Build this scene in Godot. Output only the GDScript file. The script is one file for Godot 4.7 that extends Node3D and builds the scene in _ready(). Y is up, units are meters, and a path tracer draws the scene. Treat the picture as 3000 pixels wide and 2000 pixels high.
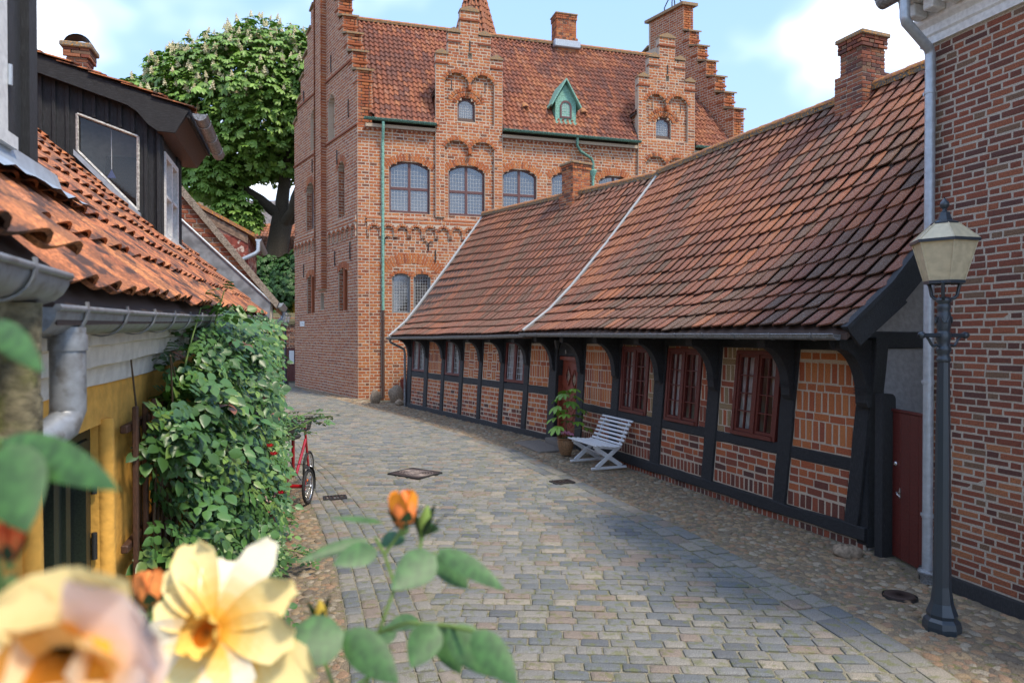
extends Node3D
# A cobbled lane between old houses: half-timbered cottages, a medieval brick town house, a yellow house with climbing roses.

const EYE := Vector3(0, 2.35, 0)
var rng := RandomNumberGenerator.new()
var T := {}
var M := {}
var taken := {}
var cam: Camera3D

# ------------------------------------------------------------------ geometry collector
class Geo:
	var v := PackedVector3Array()
	var n := PackedVector3Array()
	var c := PackedColorArray()
	var col := Color.WHITE
	var colored := false
	var ref = null
	func tri(a: Vector3, b: Vector3, d: Vector3) -> void:
		var m := (d - a).cross(b - a)
		if m.length_squared() < 1e-16:
			return
		m = m.normalized()
		if ref != null and m.dot((a + b + d) / 3.0 - ref) < 0.0:
			v.append_array([a, d, b])
			m = -m
		else:
			v.append_array([a, b, d])
		n.append_array([m, m, m])
		c.append_array([col, col, col])
	func quad(a: Vector3, b: Vector3, d: Vector3, e: Vector3) -> void:
		tri(a, b, d)
		tri(a, d, e)
	func sm(p: Array, m: Array) -> void:
		var f: Vector3 = (p[2] - p[0]).cross(p[1] - p[0])
		if f.length_squared() < 1e-18:
			return
		if f.dot(m[0] + m[1] + m[2]) < 0.0:
			v.append_array([p[0], p[2], p[1]])
			n.append_array([m[0], m[2], m[1]])
		else:
			v.append_array(p)
			n.append_array(m)
		c.append_array([col, col, col])
	func box(t: Transform3D, s: Vector3) -> void:
		var h := s * 0.5
		var p: Array[Vector3] = []
		for i in 8:
			p.append(t * Vector3(h.x if i & 1 else -h.x, h.y if i & 2 else -h.y, h.z if i & 4 else -h.z))
		var old = ref
		ref = t.origin
		quad(p[0], p[1], p[3], p[2])
		quad(p[4], p[5], p[7], p[6])
		quad(p[0], p[1], p[5], p[4])
		quad(p[2], p[3], p[7], p[6])
		quad(p[0], p[2], p[6], p[4])
		quad(p[1], p[3], p[7], p[5])
		ref = old
	func bev(t: Transform3D, s: Vector3, k: float) -> void:
		# box with chamfered edges: the octagonal section runs along the longest side, ends chamfered
		var h := s * 0.5
		var ax := 0
		if s.y >= s.x and s.y >= s.z:
			ax = 1
		elif s.z >= s.x and s.z >= s.y:
			ax = 2
		var i := (ax + 1) % 3
		var j := (ax + 2) % 3
		var rings := []
		for e in [[-h[ax], k], [-h[ax] + k, 0.0], [h[ax] - k, 0.0], [h[ax], k]]:
			var ring := PackedVector3Array()
			var a: float = h[i] - e[1]
			var b: float = h[j] - e[1]
			for q in [[-a + k, -b], [a - k, -b], [a, -b + k], [a, b - k], [a - k, b], [-a + k, b], [-a, b - k], [-a, -b + k]]:
				var p := Vector3.ZERO
				p[ax] = e[0]
				p[i] = q[0]
				p[j] = q[1]
				ring.append(t * p)
			rings.append(ring)
		loft(rings, true, true, false)
	func loft(rings: Array, closed := true, caps := true, smooth := true) -> void:
		var R := rings.size()
		var N: int = rings[0].size()
		var cen: Array[Vector3] = []
		for r in rings:
			var s := Vector3.ZERO
			for p in r:
				s += p
			cen.append(s / N)
		var nm := []
		if smooth:
			for i in R:
				var row := PackedVector3Array()
				for j in N:
					var along: Vector3 = rings[mini(i + 1, R - 1)][j] - rings[maxi(i - 1, 0)][j]
					var jn := (j + 1) % N if closed else mini(j + 1, N - 1)
					var jp := (j - 1 + N) % N if closed else maxi(j - 1, 0)
					var m: Vector3 = along.cross(rings[i][jn] - rings[i][jp])
					if m.length_squared() < 1e-18:
						m = rings[i][j] - cen[i]
					m = m.normalized()
					if closed and m.dot(rings[i][j] - cen[i]) < 0.0:
						m = -m
					row.append(m)
				nm.append(row)
		for i in R - 1:
			for j in (N if closed else N - 1):
				var k := (j + 1) % N
				if smooth:
					sm([rings[i][j], rings[i][k], rings[i + 1][k]], [nm[i][j], nm[i][k], nm[i + 1][k]])
					sm([rings[i][j], rings[i + 1][k], rings[i + 1][j]], [nm[i][j], nm[i + 1][k], nm[i + 1][j]])
				else:
					var old = ref
					if closed:
						ref = (cen[i] + cen[i + 1]) * 0.5
					quad(rings[i][j], rings[i][k], rings[i + 1][k], rings[i + 1][j])
					ref = old
		if caps and closed:
			for e in [[0, 1], [R - 1, R - 2]]:
				var old = ref
				ref = cen[e[1]]
				for j in N:
					tri(cen[e[0]], rings[e[0]][j], rings[e[0]][(j + 1) % N])
				ref = old
	func tube(path: Array, rad, sides := 8, caps := true, smooth := true) -> void:
		var rings := []
		var up := Vector3(0.13, 1.0, 0.21).normalized()
		var prev := Vector3.ZERO
		for i in path.size():
			var d: Vector3 = (path[mini(i + 1, path.size() - 1)] - path[maxi(i - 1, 0)]).normalized()
			var x := up.cross(d)
			if i > 0:
				x = prev - d * prev.dot(d)
			elif x.length() < 0.1:
				x = Vector3.RIGHT.cross(d)
			x = x.normalized()
			prev = x
			var y := d.cross(x)
			var r: float = rad[i] if rad is Array else rad
			var ring := PackedVector3Array()
			for j in sides:
				var a := TAU * j / sides
				ring.append(path[i] + (x * cos(a) + y * sin(a)) * r)
			rings.append(ring)
		loft(rings, true, caps, smooth)
	func lathe(t: Transform3D, prof: Array, segs := 16, smooth := true, turn := 0.0) -> void:
		var rings := []
		for p in prof:
			var ring := PackedVector3Array()
			for j in segs:
				var a := TAU * j / segs + turn
				ring.append(t * Vector3(cos(a) * p[0], p[1], sin(a) * p[0]))
			rings.append(ring)
		loft(rings, true, true, smooth)
	func prism(t: Transform3D, poly: PackedVector2Array, z0: float, z1: float) -> void:
		var idx := Geometry2D.triangulate_polygon(poly)
		var mid := Vector2.ZERO
		for p in poly:
			mid += p
		mid /= poly.size()
		var old = ref
		ref = t * Vector3(mid.x, mid.y, (z0 + z1) * 0.5)
		for z in [z0, z1]:
			ref = t * Vector3(mid.x, mid.y, (z0 + z1) - z)
			for i in range(0, idx.size(), 3):
				tri(t * Vector3(poly[idx[i]].x, poly[idx[i]].y, z), t * Vector3(poly[idx[i + 1]].x, poly[idx[i + 1]].y, z), t * Vector3(poly[idx[i + 2]].x, poly[idx[i + 2]].y, z))
		ref = null
		var cw := Geometry2D.is_polygon_clockwise(poly)
		for i in poly.size():
			var a := poly[i]
			var b := poly[(i + 1) % poly.size()]
			var out := Vector2(b.y - a.y, a.x - b.x) * (-1.0 if cw else 1.0)
			ref = t * Vector3((a.x + b.x) * 0.5 - out.x, (a.y + b.y) * 0.5 - out.y, (z0 + z1) * 0.5)
			quad(t * Vector3(a.x, a.y, z0), t * Vector3(b.x, b.y, z0), t * Vector3(b.x, b.y, z1), t * Vector3(a.x, a.y, z1))
		ref = old
	func add(o: Array, t: Transform3D, color: Color) -> void:
		# o: [vertices, normals] of a ready shape
		v.append_array(t * (o[0] as PackedVector3Array))
		var b := t.basis.inverse().transposed()
		n.append_array(Transform3D(b, Vector3.ZERO) * (o[1] as PackedVector3Array))
		var cc := PackedColorArray()
		cc.resize(o[0].size())
		cc.fill(color)
		c.append_array(cc)
		colored = true
	func mesh(mat: Material = null) -> ArrayMesh:
		var m := ArrayMesh.new()
		if v.is_empty():
			return m
		for i in n.size():
			n[i] = n[i].normalized()
		var a := []
		a.resize(Mesh.ARRAY_MAX)
		a[Mesh.ARRAY_VERTEX] = v
		a[Mesh.ARRAY_NORMAL] = n
		if colored:
			a[Mesh.ARRAY_COLOR] = c
		m.add_surface_from_arrays(Mesh.PRIMITIVE_TRIANGLES, a)
		if mat:
			m.surface_set_material(0, mat)
		return m
	func raw() -> Array:
		return [v, n]

# ------------------------------------------------------------------ upright frame of a wall: s along, y up, q outwards
class Fr:
	var o: Vector3
	var u: Vector3
	var q: Vector3
	func _init(at: Vector3, heading: float, side := -1.0, off := 0.0) -> void:
		var a := deg_to_rad(heading)
		u = Vector3(sin(a), 0, -cos(a))
		q = Vector3(cos(a), 0, sin(a)) * side
		o = at + q * off
	func p(s: float, y: float, d := 0.0) -> Vector3:
		return o + u * s + Vector3.UP * y + q * d
	func t(s := 0.0, y := 0.0, d := 0.0) -> Transform3D:   # x = along u, y = up, z = outwards
		return Transform3D(Basis(u, Vector3.UP, q), p(s, y, d))
	func face(s: float, y: float, d := 0.0) -> Transform3D:   # right-handed: z outwards
		return Transform3D(Basis(Vector3.UP.cross(q), Vector3.UP, q), p(s, y, d))

# ------------------------------------------------------------------ many alike pieces: the largest in view become nodes, the rest one mesh
class Pieces:
	var shapes := []      # [vertices, normals]
	var meshes := []
	var mats := []
	var cols := []
	var rest: Material
	var xf: Array[Transform3D] = []
	var sh := PackedInt32Array()
	var tone := PackedInt32Array()
	var w := PackedFloat32Array()
	func put(t: Transform3D, k: int, c: int, size: float) -> void:
		xf.append(t)
		sh.append(k)
		tone.append(c)
		var d := t.origin - Vector3(0, 2.35, 0)
		var z := -d.z
		var show := 0.0
		if z > 0.3 and absf(d.x / z) < 0.76 and absf(d.y / z + 0.01) < 0.515:
			show = size / (z * z)
		if z > 7.0 and d.x / z > 0.6:   # out of sight behind the corner house
			show = 0.0
		w.append(show)

func palette(shapes: Array, key: String) -> Pieces:
	var p := Pieces.new()
	p.shapes = shapes
	for s in shapes:
		var g := Geo.new()
		g.v = s[0]
		g.n = s[1].duplicate()
		p.meshes.append(g.mesh())
	p.mats = M[key + "_tones"]
	p.cols = M[key + "_cols"]
	p.rest = M[key + "_rest"]
	return p

func flush(p: Pieces, parent: Node3D, called: String, rest_called: String, limit := 300) -> void:
	var order := range(p.xf.size())
	order.sort_custom(func(a, b): return p.w[a] > p.w[b])
	var base := Vector3.ZERO
	if parent.has_meta("base"):
		base = parent.get_meta("base")
	var g := Geo.new()
	var k := 0
	for i in order:
		if k < limit and p.w[i] > 0.0:
			var o := MeshInstance3D.new()
			o.name = called if k == 0 else "%s_%03d" % [called, k]
			o.mesh = p.meshes[p.sh[i]]
			o.material_override = p.mats[p.tone[i]]
			var t: Transform3D = p.xf[i]
			t.origin -= base
			o.transform = t
			parent.add_child(o)
			k += 1
		else:
			g.add(p.shapes[p.sh[i]], p.xf[i], p.cols[p.tone[i]])
	if g.v.size():
		var o := MeshInstance3D.new()
		o.name = rest_called
		o.mesh = g.mesh(p.rest)
		o.position = -base
		o.set_meta("kind", "stuff")
		parent.add_child(o)

# ------------------------------------------------------------------ nodes
func numbered(called: String) -> String:
	var k: int = taken.get(called, 0)
	taken[called] = k + 1
	return called if k == 0 else "%s_%03d" % [called, k]

func tag(o: Node3D, label: String, category: String, group := "", kind := "") -> void:
	if label:
		o.set_meta("label", label)
	if category:
		o.set_meta("category", category)
	if group:
		o.set_meta("group", group)
	if kind:
		o.set_meta("kind", kind)

func thing(called: String, label: String, category: String, base := Vector3.ZERO, group := "") -> Node3D:
	var o := Node3D.new()
	o.name = numbered(called)
	add_child(o)
	o.position = base
	o.set_meta("base", base)
	tag(o, label, category, group)
	return o

func part(parent: Node3D, called: String, g: Geo, mat: Material, label := "") -> MeshInstance3D:
	var o := MeshInstance3D.new()
	o.name = called
	var k := 0
	while parent.has_node(NodePath(o.name)):
		k += 1
		o.name = "%s_%03d" % [called, k]
	o.mesh = g.mesh(mat)
	if parent.has_meta("base"):
		o.position = -(parent.get_meta("base") as Vector3)
	if label:
		o.set_meta("label", label)
	parent.add_child(o)
	return o

func structure(called: String, g: Geo, mat: Material, label := "", category := "") -> MeshInstance3D:
	var o := MeshInstance3D.new()
	o.name = numbered(called)
	o.mesh = g.mesh(mat)
	tag(o, label, category, "", "structure")
	add_child(o)
	return o

func R(a: float, b: float) -> float:
	return rng.randf_range(a, b)

# ------------------------------------------------------------------ materials
func lin(r: float, g: float, b: float) -> Color:
	return Color(r, g, b)

func mk(key: String, col: Color, rough: float, o := {}) -> StandardMaterial3D:
	var m := StandardMaterial3D.new()
	m.resource_name = key
	m.albedo_color = col.linear_to_srgb()
	m.roughness = rough
	m.metallic = o.get("metal", 0.0)
	if o.has("spec"):
		m.metallic_specular = o.spec
	if o.has("tex"):
		m.albedo_texture = T[o.tex]
	if o.has("bump"):
		m.heightmap_enabled = true
		m.heightmap_texture = T[o.bump]
		m.heightmap_scale = o.get("relief", 0.3)
	if o.has("tex") or o.has("bump"):
		m.uv1_triplanar = true
		m.uv1_world_triplanar = true
		var s = o.get("scale", 2.0)
		m.uv1_scale = s if s is Vector3 else Vector3.ONE * s
	if o.has("detail"):
		m.detail_enabled = true
		m.detail_albedo = T[o.detail]
		m.detail_uv_layer = BaseMaterial3D.DETAIL_UV_2
		m.detail_blend_mode = o.get("blend", BaseMaterial3D.BLEND_MODE_MIX)
		m.uv2_triplanar = true
		m.uv2_world_triplanar = true
		var s2 = o.get("scale2", 0.5)
		m.uv2_scale = s2 if s2 is Vector3 else Vector3.ONE * s2
	if o.get("vc", false):
		m.vertex_color_use_as_albedo = true
	if o.has("back"):
		m.backlight_enabled = true
		m.backlight = o.back
	if o.has("coat"):
		m.clearcoat_enabled = true
		m.clearcoat = o.coat
		m.clearcoat_roughness = o.get("coat_rough", 0.2)
	if o.has("alpha"):
		m.transparency = BaseMaterial3D.TRANSPARENCY_ALPHA
		m.albedo_color.a = o.alpha
	M[key] = m
	return m

func tones(key: String, cols: Array, rough: float, o := {}) -> void:
	var list := []
	for c in cols:
		list.append(mk(key + "_tone", c, rough, o))
	M[key + "_tones"] = list
	M[key + "_cols"] = cols
	var oo := o.duplicate()
	oo.vc = true
	M[key + "_rest"] = mk(key + "_mix", Color.WHITE, rough, oo)

func noise_tex(key: String, freq: float, octaves: int, lo: Color, hi: Color, a := 0.0, b := 1.0, kind := FastNoiseLite.TYPE_SIMPLEX_SMOOTH, mid = null) -> void:
	var n := FastNoiseLite.new()
	n.seed = 11 + T.size() * 7
	n.noise_type = kind
	n.frequency = freq
	n.fractal_octaves = octaves
	n.fractal_type = FastNoiseLite.FRACTAL_FBM if octaves > 1 else FastNoiseLite.FRACTAL_NONE
	var g := Gradient.new()
	g.set_color(0, lo)
	g.set_color(1, hi)
	g.set_offset(0, a)
	g.set_offset(1, b)
	if mid != null:
		g.add_point((a + b) * 0.5, mid)
	var t := NoiseTexture2D.new()
	t.width = 512
	t.height = 512
	t.seamless = true
	t.noise = n
	t.color_ramp = g
	T[key] = t

func make_textures() -> void:
	noise_tex("fine", 0.05, 4, Color(0.62, 0.62, 0.62), Color(1, 1, 1), 0.2, 0.75)
	noise_tex("soft", 0.015, 4, Color(0.72, 0.72, 0.72), Color(1, 1, 1), 0.25, 0.75)
	noise_tex("faint", 0.012, 3, Color(0.90, 0.90, 0.90), Color(1, 1, 1), 0.25, 0.75)
	noise_tex("rough", 0.09, 3, Color(0, 0, 0), Color(1, 1, 1), 0.15, 0.85)
	noise_tex("lumps", 0.02, 3, Color(0, 0, 0), Color(1, 1, 1), 0.15, 0.85)
	noise_tex("lichen", 0.045, 4, Color(0.72, 0.70, 0.64, 0.0), Color(0.80, 0.78, 0.72, 0.8), 0.68, 0.78)
	noise_tex("weather", 0.03, 4, Color(0.42, 0.43, 0.45, 0.0), Color(0.45, 0.46, 0.48, 0.2), 0.52, 0.82)
	noise_tex("soot", 0.018, 5, Color(0.17, 0.13, 0.115, 0.9), Color(0.17, 0.13, 0.115, 0.0), 0.44, 0.52)
	noise_tex("moss", 0.02, 4, Color(0.33, 0.35, 0.12, 0.0), Color(0.36, 0.38, 0.12, 0.55), 0.60, 0.76)
	noise_tex("stain", 0.012, 5, Color(0.35, 0.30, 0.24, 0.0), Color(0.30, 0.26, 0.2, 0.6), 0.55, 0.8)
	noise_tex("verdigris", 0.03, 4, Color(0.10, 0.09, 0.07, 1.0), Color(0.10, 0.09, 0.07, 0.0), 0.36, 0.5)
	noise_tex("flake", 0.02, 4, Color(0.72, 0.66, 0.58, 0.0), Color(0.78, 0.72, 0.66, 0.95), 0.62, 0.66)
	noise_tex("yellow_lichen", 0.03, 4, Color(0.75, 0.50, 0.10, 0.0), Color(0.78, 0.52, 0.10, 0.9), 0.60, 0.68)

func make_materials() -> void:
	var bump := {"tex": "fine", "bump": "rough", "relief": 0.12, "scale": 3.0}
	tones("oldbrick", [lin(0.507, 0.148, 0.0477), lin(0.567, 0.18, 0.0556), lin(0.436, 0.122, 0.0437), lin(0.613, 0.222, 0.0715), lin(0.342, 0.095, 0.0397), lin(0.236, 0.0824, 0.0397), lin(0.518, 0.211, 0.0915), lin(0.472, 0.132, 0.0437), lin(0.165, 0.0686, 0.0397)], 0.9, bump)
	tones("panelbrick", [lin(0.558, 0.156, 0.0513), lin(0.609, 0.187, 0.057), lin(0.497, 0.125, 0.0456), lin(0.658, 0.225, 0.0684), lin(0.397, 0.0998, 0.0456), lin(0.199, 0.0624, 0.0399), lin(0.137, 0.0524, 0.0376), lin(0.298, 0.0811, 0.0433), lin(0.373, 0.25, 0.125)], 0.88, bump)
	tones("housebrick", [lin(0.3, 0.0847, 0.0431), lin(0.244, 0.07, 0.0383), lin(0.355, 0.113, 0.0526), lin(0.189, 0.062, 0.0383), lin(0.133, 0.0508, 0.0383), lin(0.401, 0.147, 0.0671), lin(0.222, 0.124, 0.0718), lin(0.445, 0.169, 0.0718)], 0.88, bump)
	tones("tile", [lin(0.357, 0.118, 0.0544), lin(0.308, 0.104, 0.0535), lin(0.258, 0.0948, 0.0544), lin(0.396, 0.138, 0.0585), lin(0.224, 0.0918, 0.0516), lin(0.185, 0.0867, 0.0499), lin(0.457, 0.152, 0.0585), lin(0.162, 0.0867, 0.0533), lin(0.288, 0.0991, 0.0501)], 0.85, {"tex": "fine", "bump": "rough", "relief": 0.25, "scale": 2.2, "detail": "lichen", "scale2": 2.6})
	tones("redtile", [lin(.36, .12, .06), lin(.42, .15, .07), lin(.30, .10, .055), lin(.25, .092, .055), lin(.47, .18, .08), lin(.21, .085, .06), lin(.40, .17, .10)], 0.85, {"tex": "fine", "bump": "rough", "relief": 0.25, "scale": 1.6})
	tones("orangetile", [lin(0.737, 0.253, 0.0832), lin(0.689, 0.228, 0.0772), lin(0.784, 0.285, 0.095), lin(0.653, 0.202, 0.0713), lin(0.713, 0.265, 0.107)], 0.75, {"tex": "fine", "bump": "rough", "relief": 0.2, "scale": 3.0, "detail": "soot", "scale2": 0.9})
	tones("sett", [lin(0.279, 0.265, 0.236), lin(0.225, 0.228, 0.221), lin(0.32, 0.296, 0.251), lin(0.182, 0.195, 0.199), lin(0.352, 0.296, 0.24), lin(0.247, 0.239, 0.214), lin(0.299, 0.239, 0.191), lin(0.152, 0.16, 0.169), lin(0.26, 0.259, 0.244), lin(0.383, 0.336, 0.266)], 0.8, {"tex": "fine", "bump": "rough", "relief": 0.18, "scale": 3.5, "detail": "moss", "scale2": 0.7})
	tones("cobble", [lin(0.347, 0.247, 0.141), lin(0.283, 0.213, 0.132), lin(0.426, 0.31, 0.179), lin(0.244, 0.19, 0.127), lin(0.40, 0.30, 0.19), lin(0.373, 0.23, 0.127), lin(0.309, 0.259, 0.184), lin(0.44, 0.37, 0.27), lin(0.206, 0.161, 0.113), lin(0.38, 0.24, 0.145)], 0.75, {"tex": "fine", "bump": "rough", "relief": 0.25, "scale": 4.0})
	mk("mortar", lin(.74, .60, .45), 0.95, {"tex": "fine", "bump": "rough", "relief": 0.15, "scale": 4.0})
	mk("mortar_pale", lin(.68, .55, .42), 0.95, {"tex": "fine", "bump": "rough", "relief": 0.15, "scale": 4.0})
	mk("mortar_grey", lin(.60, .52, .42), 0.95, {"tex": "fine", "bump": "rough", "relief": 0.15, "scale": 4.0})
	mk("dirt", lin(.27, .215, .145), 0.95, {"tex": "fine", "bump": "rough", "relief": 0.22, "scale": 2.5, "detail": "moss", "scale2": 0.9})
	mk("joint_sand", lin(.30, .27, .19), 0.95, {"tex": "fine", "bump": "rough", "relief": 0.22, "scale": 3.0, "detail": "moss", "scale2": 0.8})
	mk("earth", lin(.16, .15, .10), 0.95, {"tex": "soft", "scale": 0.5})
	mk("black_timber", lin(.018, .019, .022), 0.62, {"tex": "fine", "bump": "rough", "relief": 0.5, "scale": Vector3(9, 1.2, 9), "detail": "weather", "scale2": Vector3(7, .7, 7)})
	mk("black_timber_h", lin(.018, .019, .022), 0.62, {"tex": "fine", "bump": "rough", "relief": 0.5, "scale": Vector3(1.2, 9, 1.2), "detail": "weather", "scale2": Vector3(.7, 7, .7)})
	mk("black_board", lin(.022, .024, .028), 0.6, {"tex": "fine", "bump": "rough", "relief": 0.3, "scale": Vector3(14, 1.5, 14), "detail": "weather", "scale2": Vector3(9, .8, 9)})
	mk("white_plaster", lin(.62, .62, .63), 0.9, {"tex": "faint", "bump": "lumps", "relief": 0.35, "scale": 1.6})
	mk("white_wash", lin(.72, .69, .62), 0.9, {"tex": "faint", "bump": "lumps", "relief": 0.25, "scale": 1.4})
	mk("yellow_plaster", lin(.80, .42, .075), 0.85, {"tex": "faint", "bump": "lumps", "relief": 0.2, "scale": 1.8})
	mk("far_yellow", lin(.72, .48, .08), 0.9, {"tex": "soft", "scale": 0.7})
	mk("red_paint", lin(.17, .028, .018), 0.5, {"tex": "fine", "bump": "rough", "relief": 0.12, "scale": Vector3(6, 1, 6)})
	mk("red_door", lin(.30, .055, .022), 0.5, {"tex": "fine", "bump": "rough", "relief": 0.12, "scale": Vector3(6, 1, 6)})
	mk("gate_paint", lin(.15, .022, .016), 0.5, {"tex": "fine", "bump": "rough", "relief": 0.12, "scale": Vector3(6, 1, 6)})
	mk("maroon_paint", lin(.10, .038, .034), 0.5)
	mk("green_paint", lin(.028, .04, .025), 0.42, {"tex": "fine", "scale": 4.0})
	mk("white_paint", lin(.72, .72, .70), 0.45, {"tex": "faint", "bump": "rough", "relief": 0.08, "scale": 3.0})
	mk("bench_paint", lin(.68, .69, .70), 0.45, {"tex": "faint", "bump": "rough", "relief": 0.1, "scale": 5.0})
	mk("peeling_paint", lin(.66, .64, .60), 0.7, {"tex": "soft", "scale": 3.0, "detail": "stain", "scale2": 6.0})
	mk("zinc", lin(.33, .35, .37), 0.45, {"metal": 0.35, "tex": "fine", "bump": "rough", "relief": 0.05, "scale": 1.5, "detail": "stain", "scale2": 1.6})
	mk("near_zinc", lin(.30, .32, .345), 0.42, {"metal": 0.35, "tex": "faint", "scale": 4.0, "detail": "stain", "scale2": 2.2})
	mk("pale_zinc", lin(.42, .46, .50), 0.4, {"metal": 0.4, "tex": "faint", "scale": 2.0})
	mk("lead", lin(.36, .38, .40), 0.5, {"metal": 0.3, "tex": "fine", "bump": "rough", "relief": 0.2, "scale": 2.0})
	mk("lead_bar", lin(.42, .44, .45), 0.5)
	mk("flashing", lin(.52, .54, .54), 0.6, {"tex": "fine", "scale": 3.0})
	mk("verdigris", lin(.18, .42, .33), 0.7, {"tex": "soft", "scale": 1.5, "detail": "verdigris", "scale2": 1.5})
	mk("verdigris_clean", lin(.22, .47, .37), 0.7, {"tex": "soft", "bump": "rough", "relief": 0.1, "scale": 1.5})
	mk("copper_brown", lin(.10, .055, .04), 0.6, {"tex": "fine", "scale": 2.0})
	mk("iron", lin(.03, .028, .027), 0.6, {"tex": "fine", "bump": "rough", "relief": 0.1, "scale": 4.0})
	mk("rust_iron", lin(.085, .055, .045), 0.65, {"metal": 0.3, "tex": "fine", "bump": "rough", "relief": 0.2, "scale": 5.0})
	mk("worn_iron", lin(.20, .16, .14), 0.5, {"metal": 0.3})
	mk("lamp_iron", lin(.022, .034, .045), 0.38, {"coat": 0.3, "coat_rough": 0.35})
	mk("lamp_glass", lin(.62, .54, .36), 0.35, {"tex": "faint", "scale": 2.0, "back": Color(.45, .42, .33)})
	mk("clear_glass", lin(.75, .8, .8), 0.05, {"alpha": 0.12})
	mk("glass", lin(.02, .025, .03), 0.04, {"alpha": 0.16, "spec": 0.6})
	mk("far_glass", lin(.20, .20, .20), 0.1, {"metal": 0.8})
	mk("room_wall", lin(.34, .31, .27), 0.9)
	mk("curtain", lin(.72, .72, .70), 0.9, {"tex": "soft", "scale": Vector3(14, .6, 14), "back": Color(.4, .4, .4)})
	mk("slab_stone", lin(.24, .21, .18), 0.85, {"tex": "fine", "bump": "rough", "relief": 0.22, "scale": 2.0})
	mk("boulder", lin(.34, .26, .18), 0.85, {"tex": "soft", "bump": "rough", "relief": 0.22, "scale": 2.0})
	mk("terracotta", lin(.36, .20, .10), 0.55, {"tex": "soft", "scale": 3.0})
	mk("soil", lin(.05, .04, .03), 1.0)
	mk("bark", lin(.12, .095, .065), 0.95, {"tex": "fine", "bump": "rough", "relief": 4.0, "scale": Vector3(1.6, .35, 1.6)})
	mk("leaf_chestnut", Color.WHITE, 0.5, {"vc": true, "back": Color(.35, .5, .12)})
	mk("leaf_rose", Color.WHITE, 0.4, {"vc": true, "back": Color(.25, .4, .1)})
	mk("leaf_near", lin(.055, .15, .035), 0.52, {"vc": true, "tex": "soft", "scale": 12.0, "back": Color(.2, .32, .08)})
	mk("blossom", lin(.80, .74, .56), 0.8, {"back": Color(.4, .4, .3)})
	mk("petal", Color.WHITE, 0.85, {"vc": true, "back": Color(.5, .45, .3)})
	mk("stem", lin(.16, .25, .06), 0.5)
	mk("stem_brown", lin(.09, .06, .035), 0.8)
	mk("ridge_mortar", lin(.17, .15, .12), 0.95, {"tex": "fine", "bump": "rough", "relief": 0.22, "scale": 3.0, "detail": "yellow_lichen", "scale2": 1.2})
	mk("ridge_tile", lin(.40, .17, .085), 0.85, {"tex": "fine", "bump": "rough", "relief": 0.3, "scale": 2.0, "detail": "yellow_lichen", "scale2": 0.9})
	mk("capstone", lin(.30, .24, .17), 0.9, {"tex": "fine", "bump": "rough", "relief": 0.22, "scale": 2.0, "detail": "yellow_lichen", "scale2": 1.5})
	mk("under_roof", lin(.07, .045, .035), 0.95)
	mk("red_plaster", lin(.25, .05, .032), 0.9, {"tex": "soft", "bump": "lumps", "relief": 0.22, "scale": 0.9, "detail": "flake", "scale2": 0.35})
	mk("coping", lin(.38, .33, .27), 0.95, {"tex": "fine", "bump": "rough", "relief": 0.22, "scale": 1.5, "detail": "stain", "scale2": 1.5})
	mk("grey_sheet", lin(.26, .28, .31), 0.55, {"tex": "soft", "scale": 0.6})
	mk("metal_roof", lin(.22, .19, .18), 0.6, {"tex": "soft", "scale": 0.2})
	mk("sandstone", lin(.42, .34, .23), 0.9, {"tex": "fine", "bump": "rough", "relief": 0.22, "scale": 0.7})
	mk("bike_red", lin(.33, .01, .015), 0.25, {"coat": 0.8, "coat_rough": 0.1})
	mk("rubber", lin(.02, .02, .02), 0.8)
	mk("chrome", lin(.6, .6, .6), 0.25, {"metal": 0.9})
	mk("brown_wood", lin(.09, .04, .022), 0.6, {"tex": "fine", "scale": Vector3(10, 1, 10)})
	mk("sign_white", lin(.7, .7, .7), 0.6)
	mk("ink", lin(.05, .05, .05), 0.8)
	mk("mossy_stone", lin(.20, .17, .10), 0.95, {"tex": "fine", "bump": "rough", "relief": 0.22, "scale": 1.0, "detail": "moss", "scale2": 0.6})

# ------------------------------------------------------------------ shapes of small pieces
func brick_shape(L: float, H: float, Dp: float, ch: float, jit: float) -> Array:
	# front at z = 0, back at z = -Dp, centred in x and y; worn corners
	var g := Geo.new()
	g.ref = Vector3(0, 0, -Dp * 0.5)
	var f: Array[Vector3] = []
	var m: Array[Vector3] = []
	var b: Array[Vector3] = []
	for k in [[-1, -1], [1, -1], [1, 1], [-1, 1]]:
		var j := Vector3(R(-jit, jit), R(-jit, jit), 0)
		var x: float = k[0] * L * 0.5
		var y: float = k[1] * H * 0.5
		var c := ch * R(0.7, 1.5)
		f.append(Vector3(x - k[0] * c, y - k[1] * c, R(-0.0015, 0.0015)) + j)
		m.append(Vector3(x, y, -c) + j)
		b.append(Vector3(x, y, -Dp))
	g.quad(f[0], f[1], f[2], f[3])
	for i in 4:
		var k := (i + 1) % 4
		g.quad(f[i], f[k], m[k], m[i])
		g.quad(m[i], m[k], b[k], b[i])
	return g.raw()

func brick_shapes(L: float, Hd: float, H: float, Dp := 0.05, ch := 0.003, jit := 0.003) -> Array:
	var a := []
	for i in 3:
		a.append(brick_shape(L, H, Dp, ch, jit))
	for i in 3:
		a.append(brick_shape(Hd, H, Dp, ch, jit))
	return a

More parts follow.
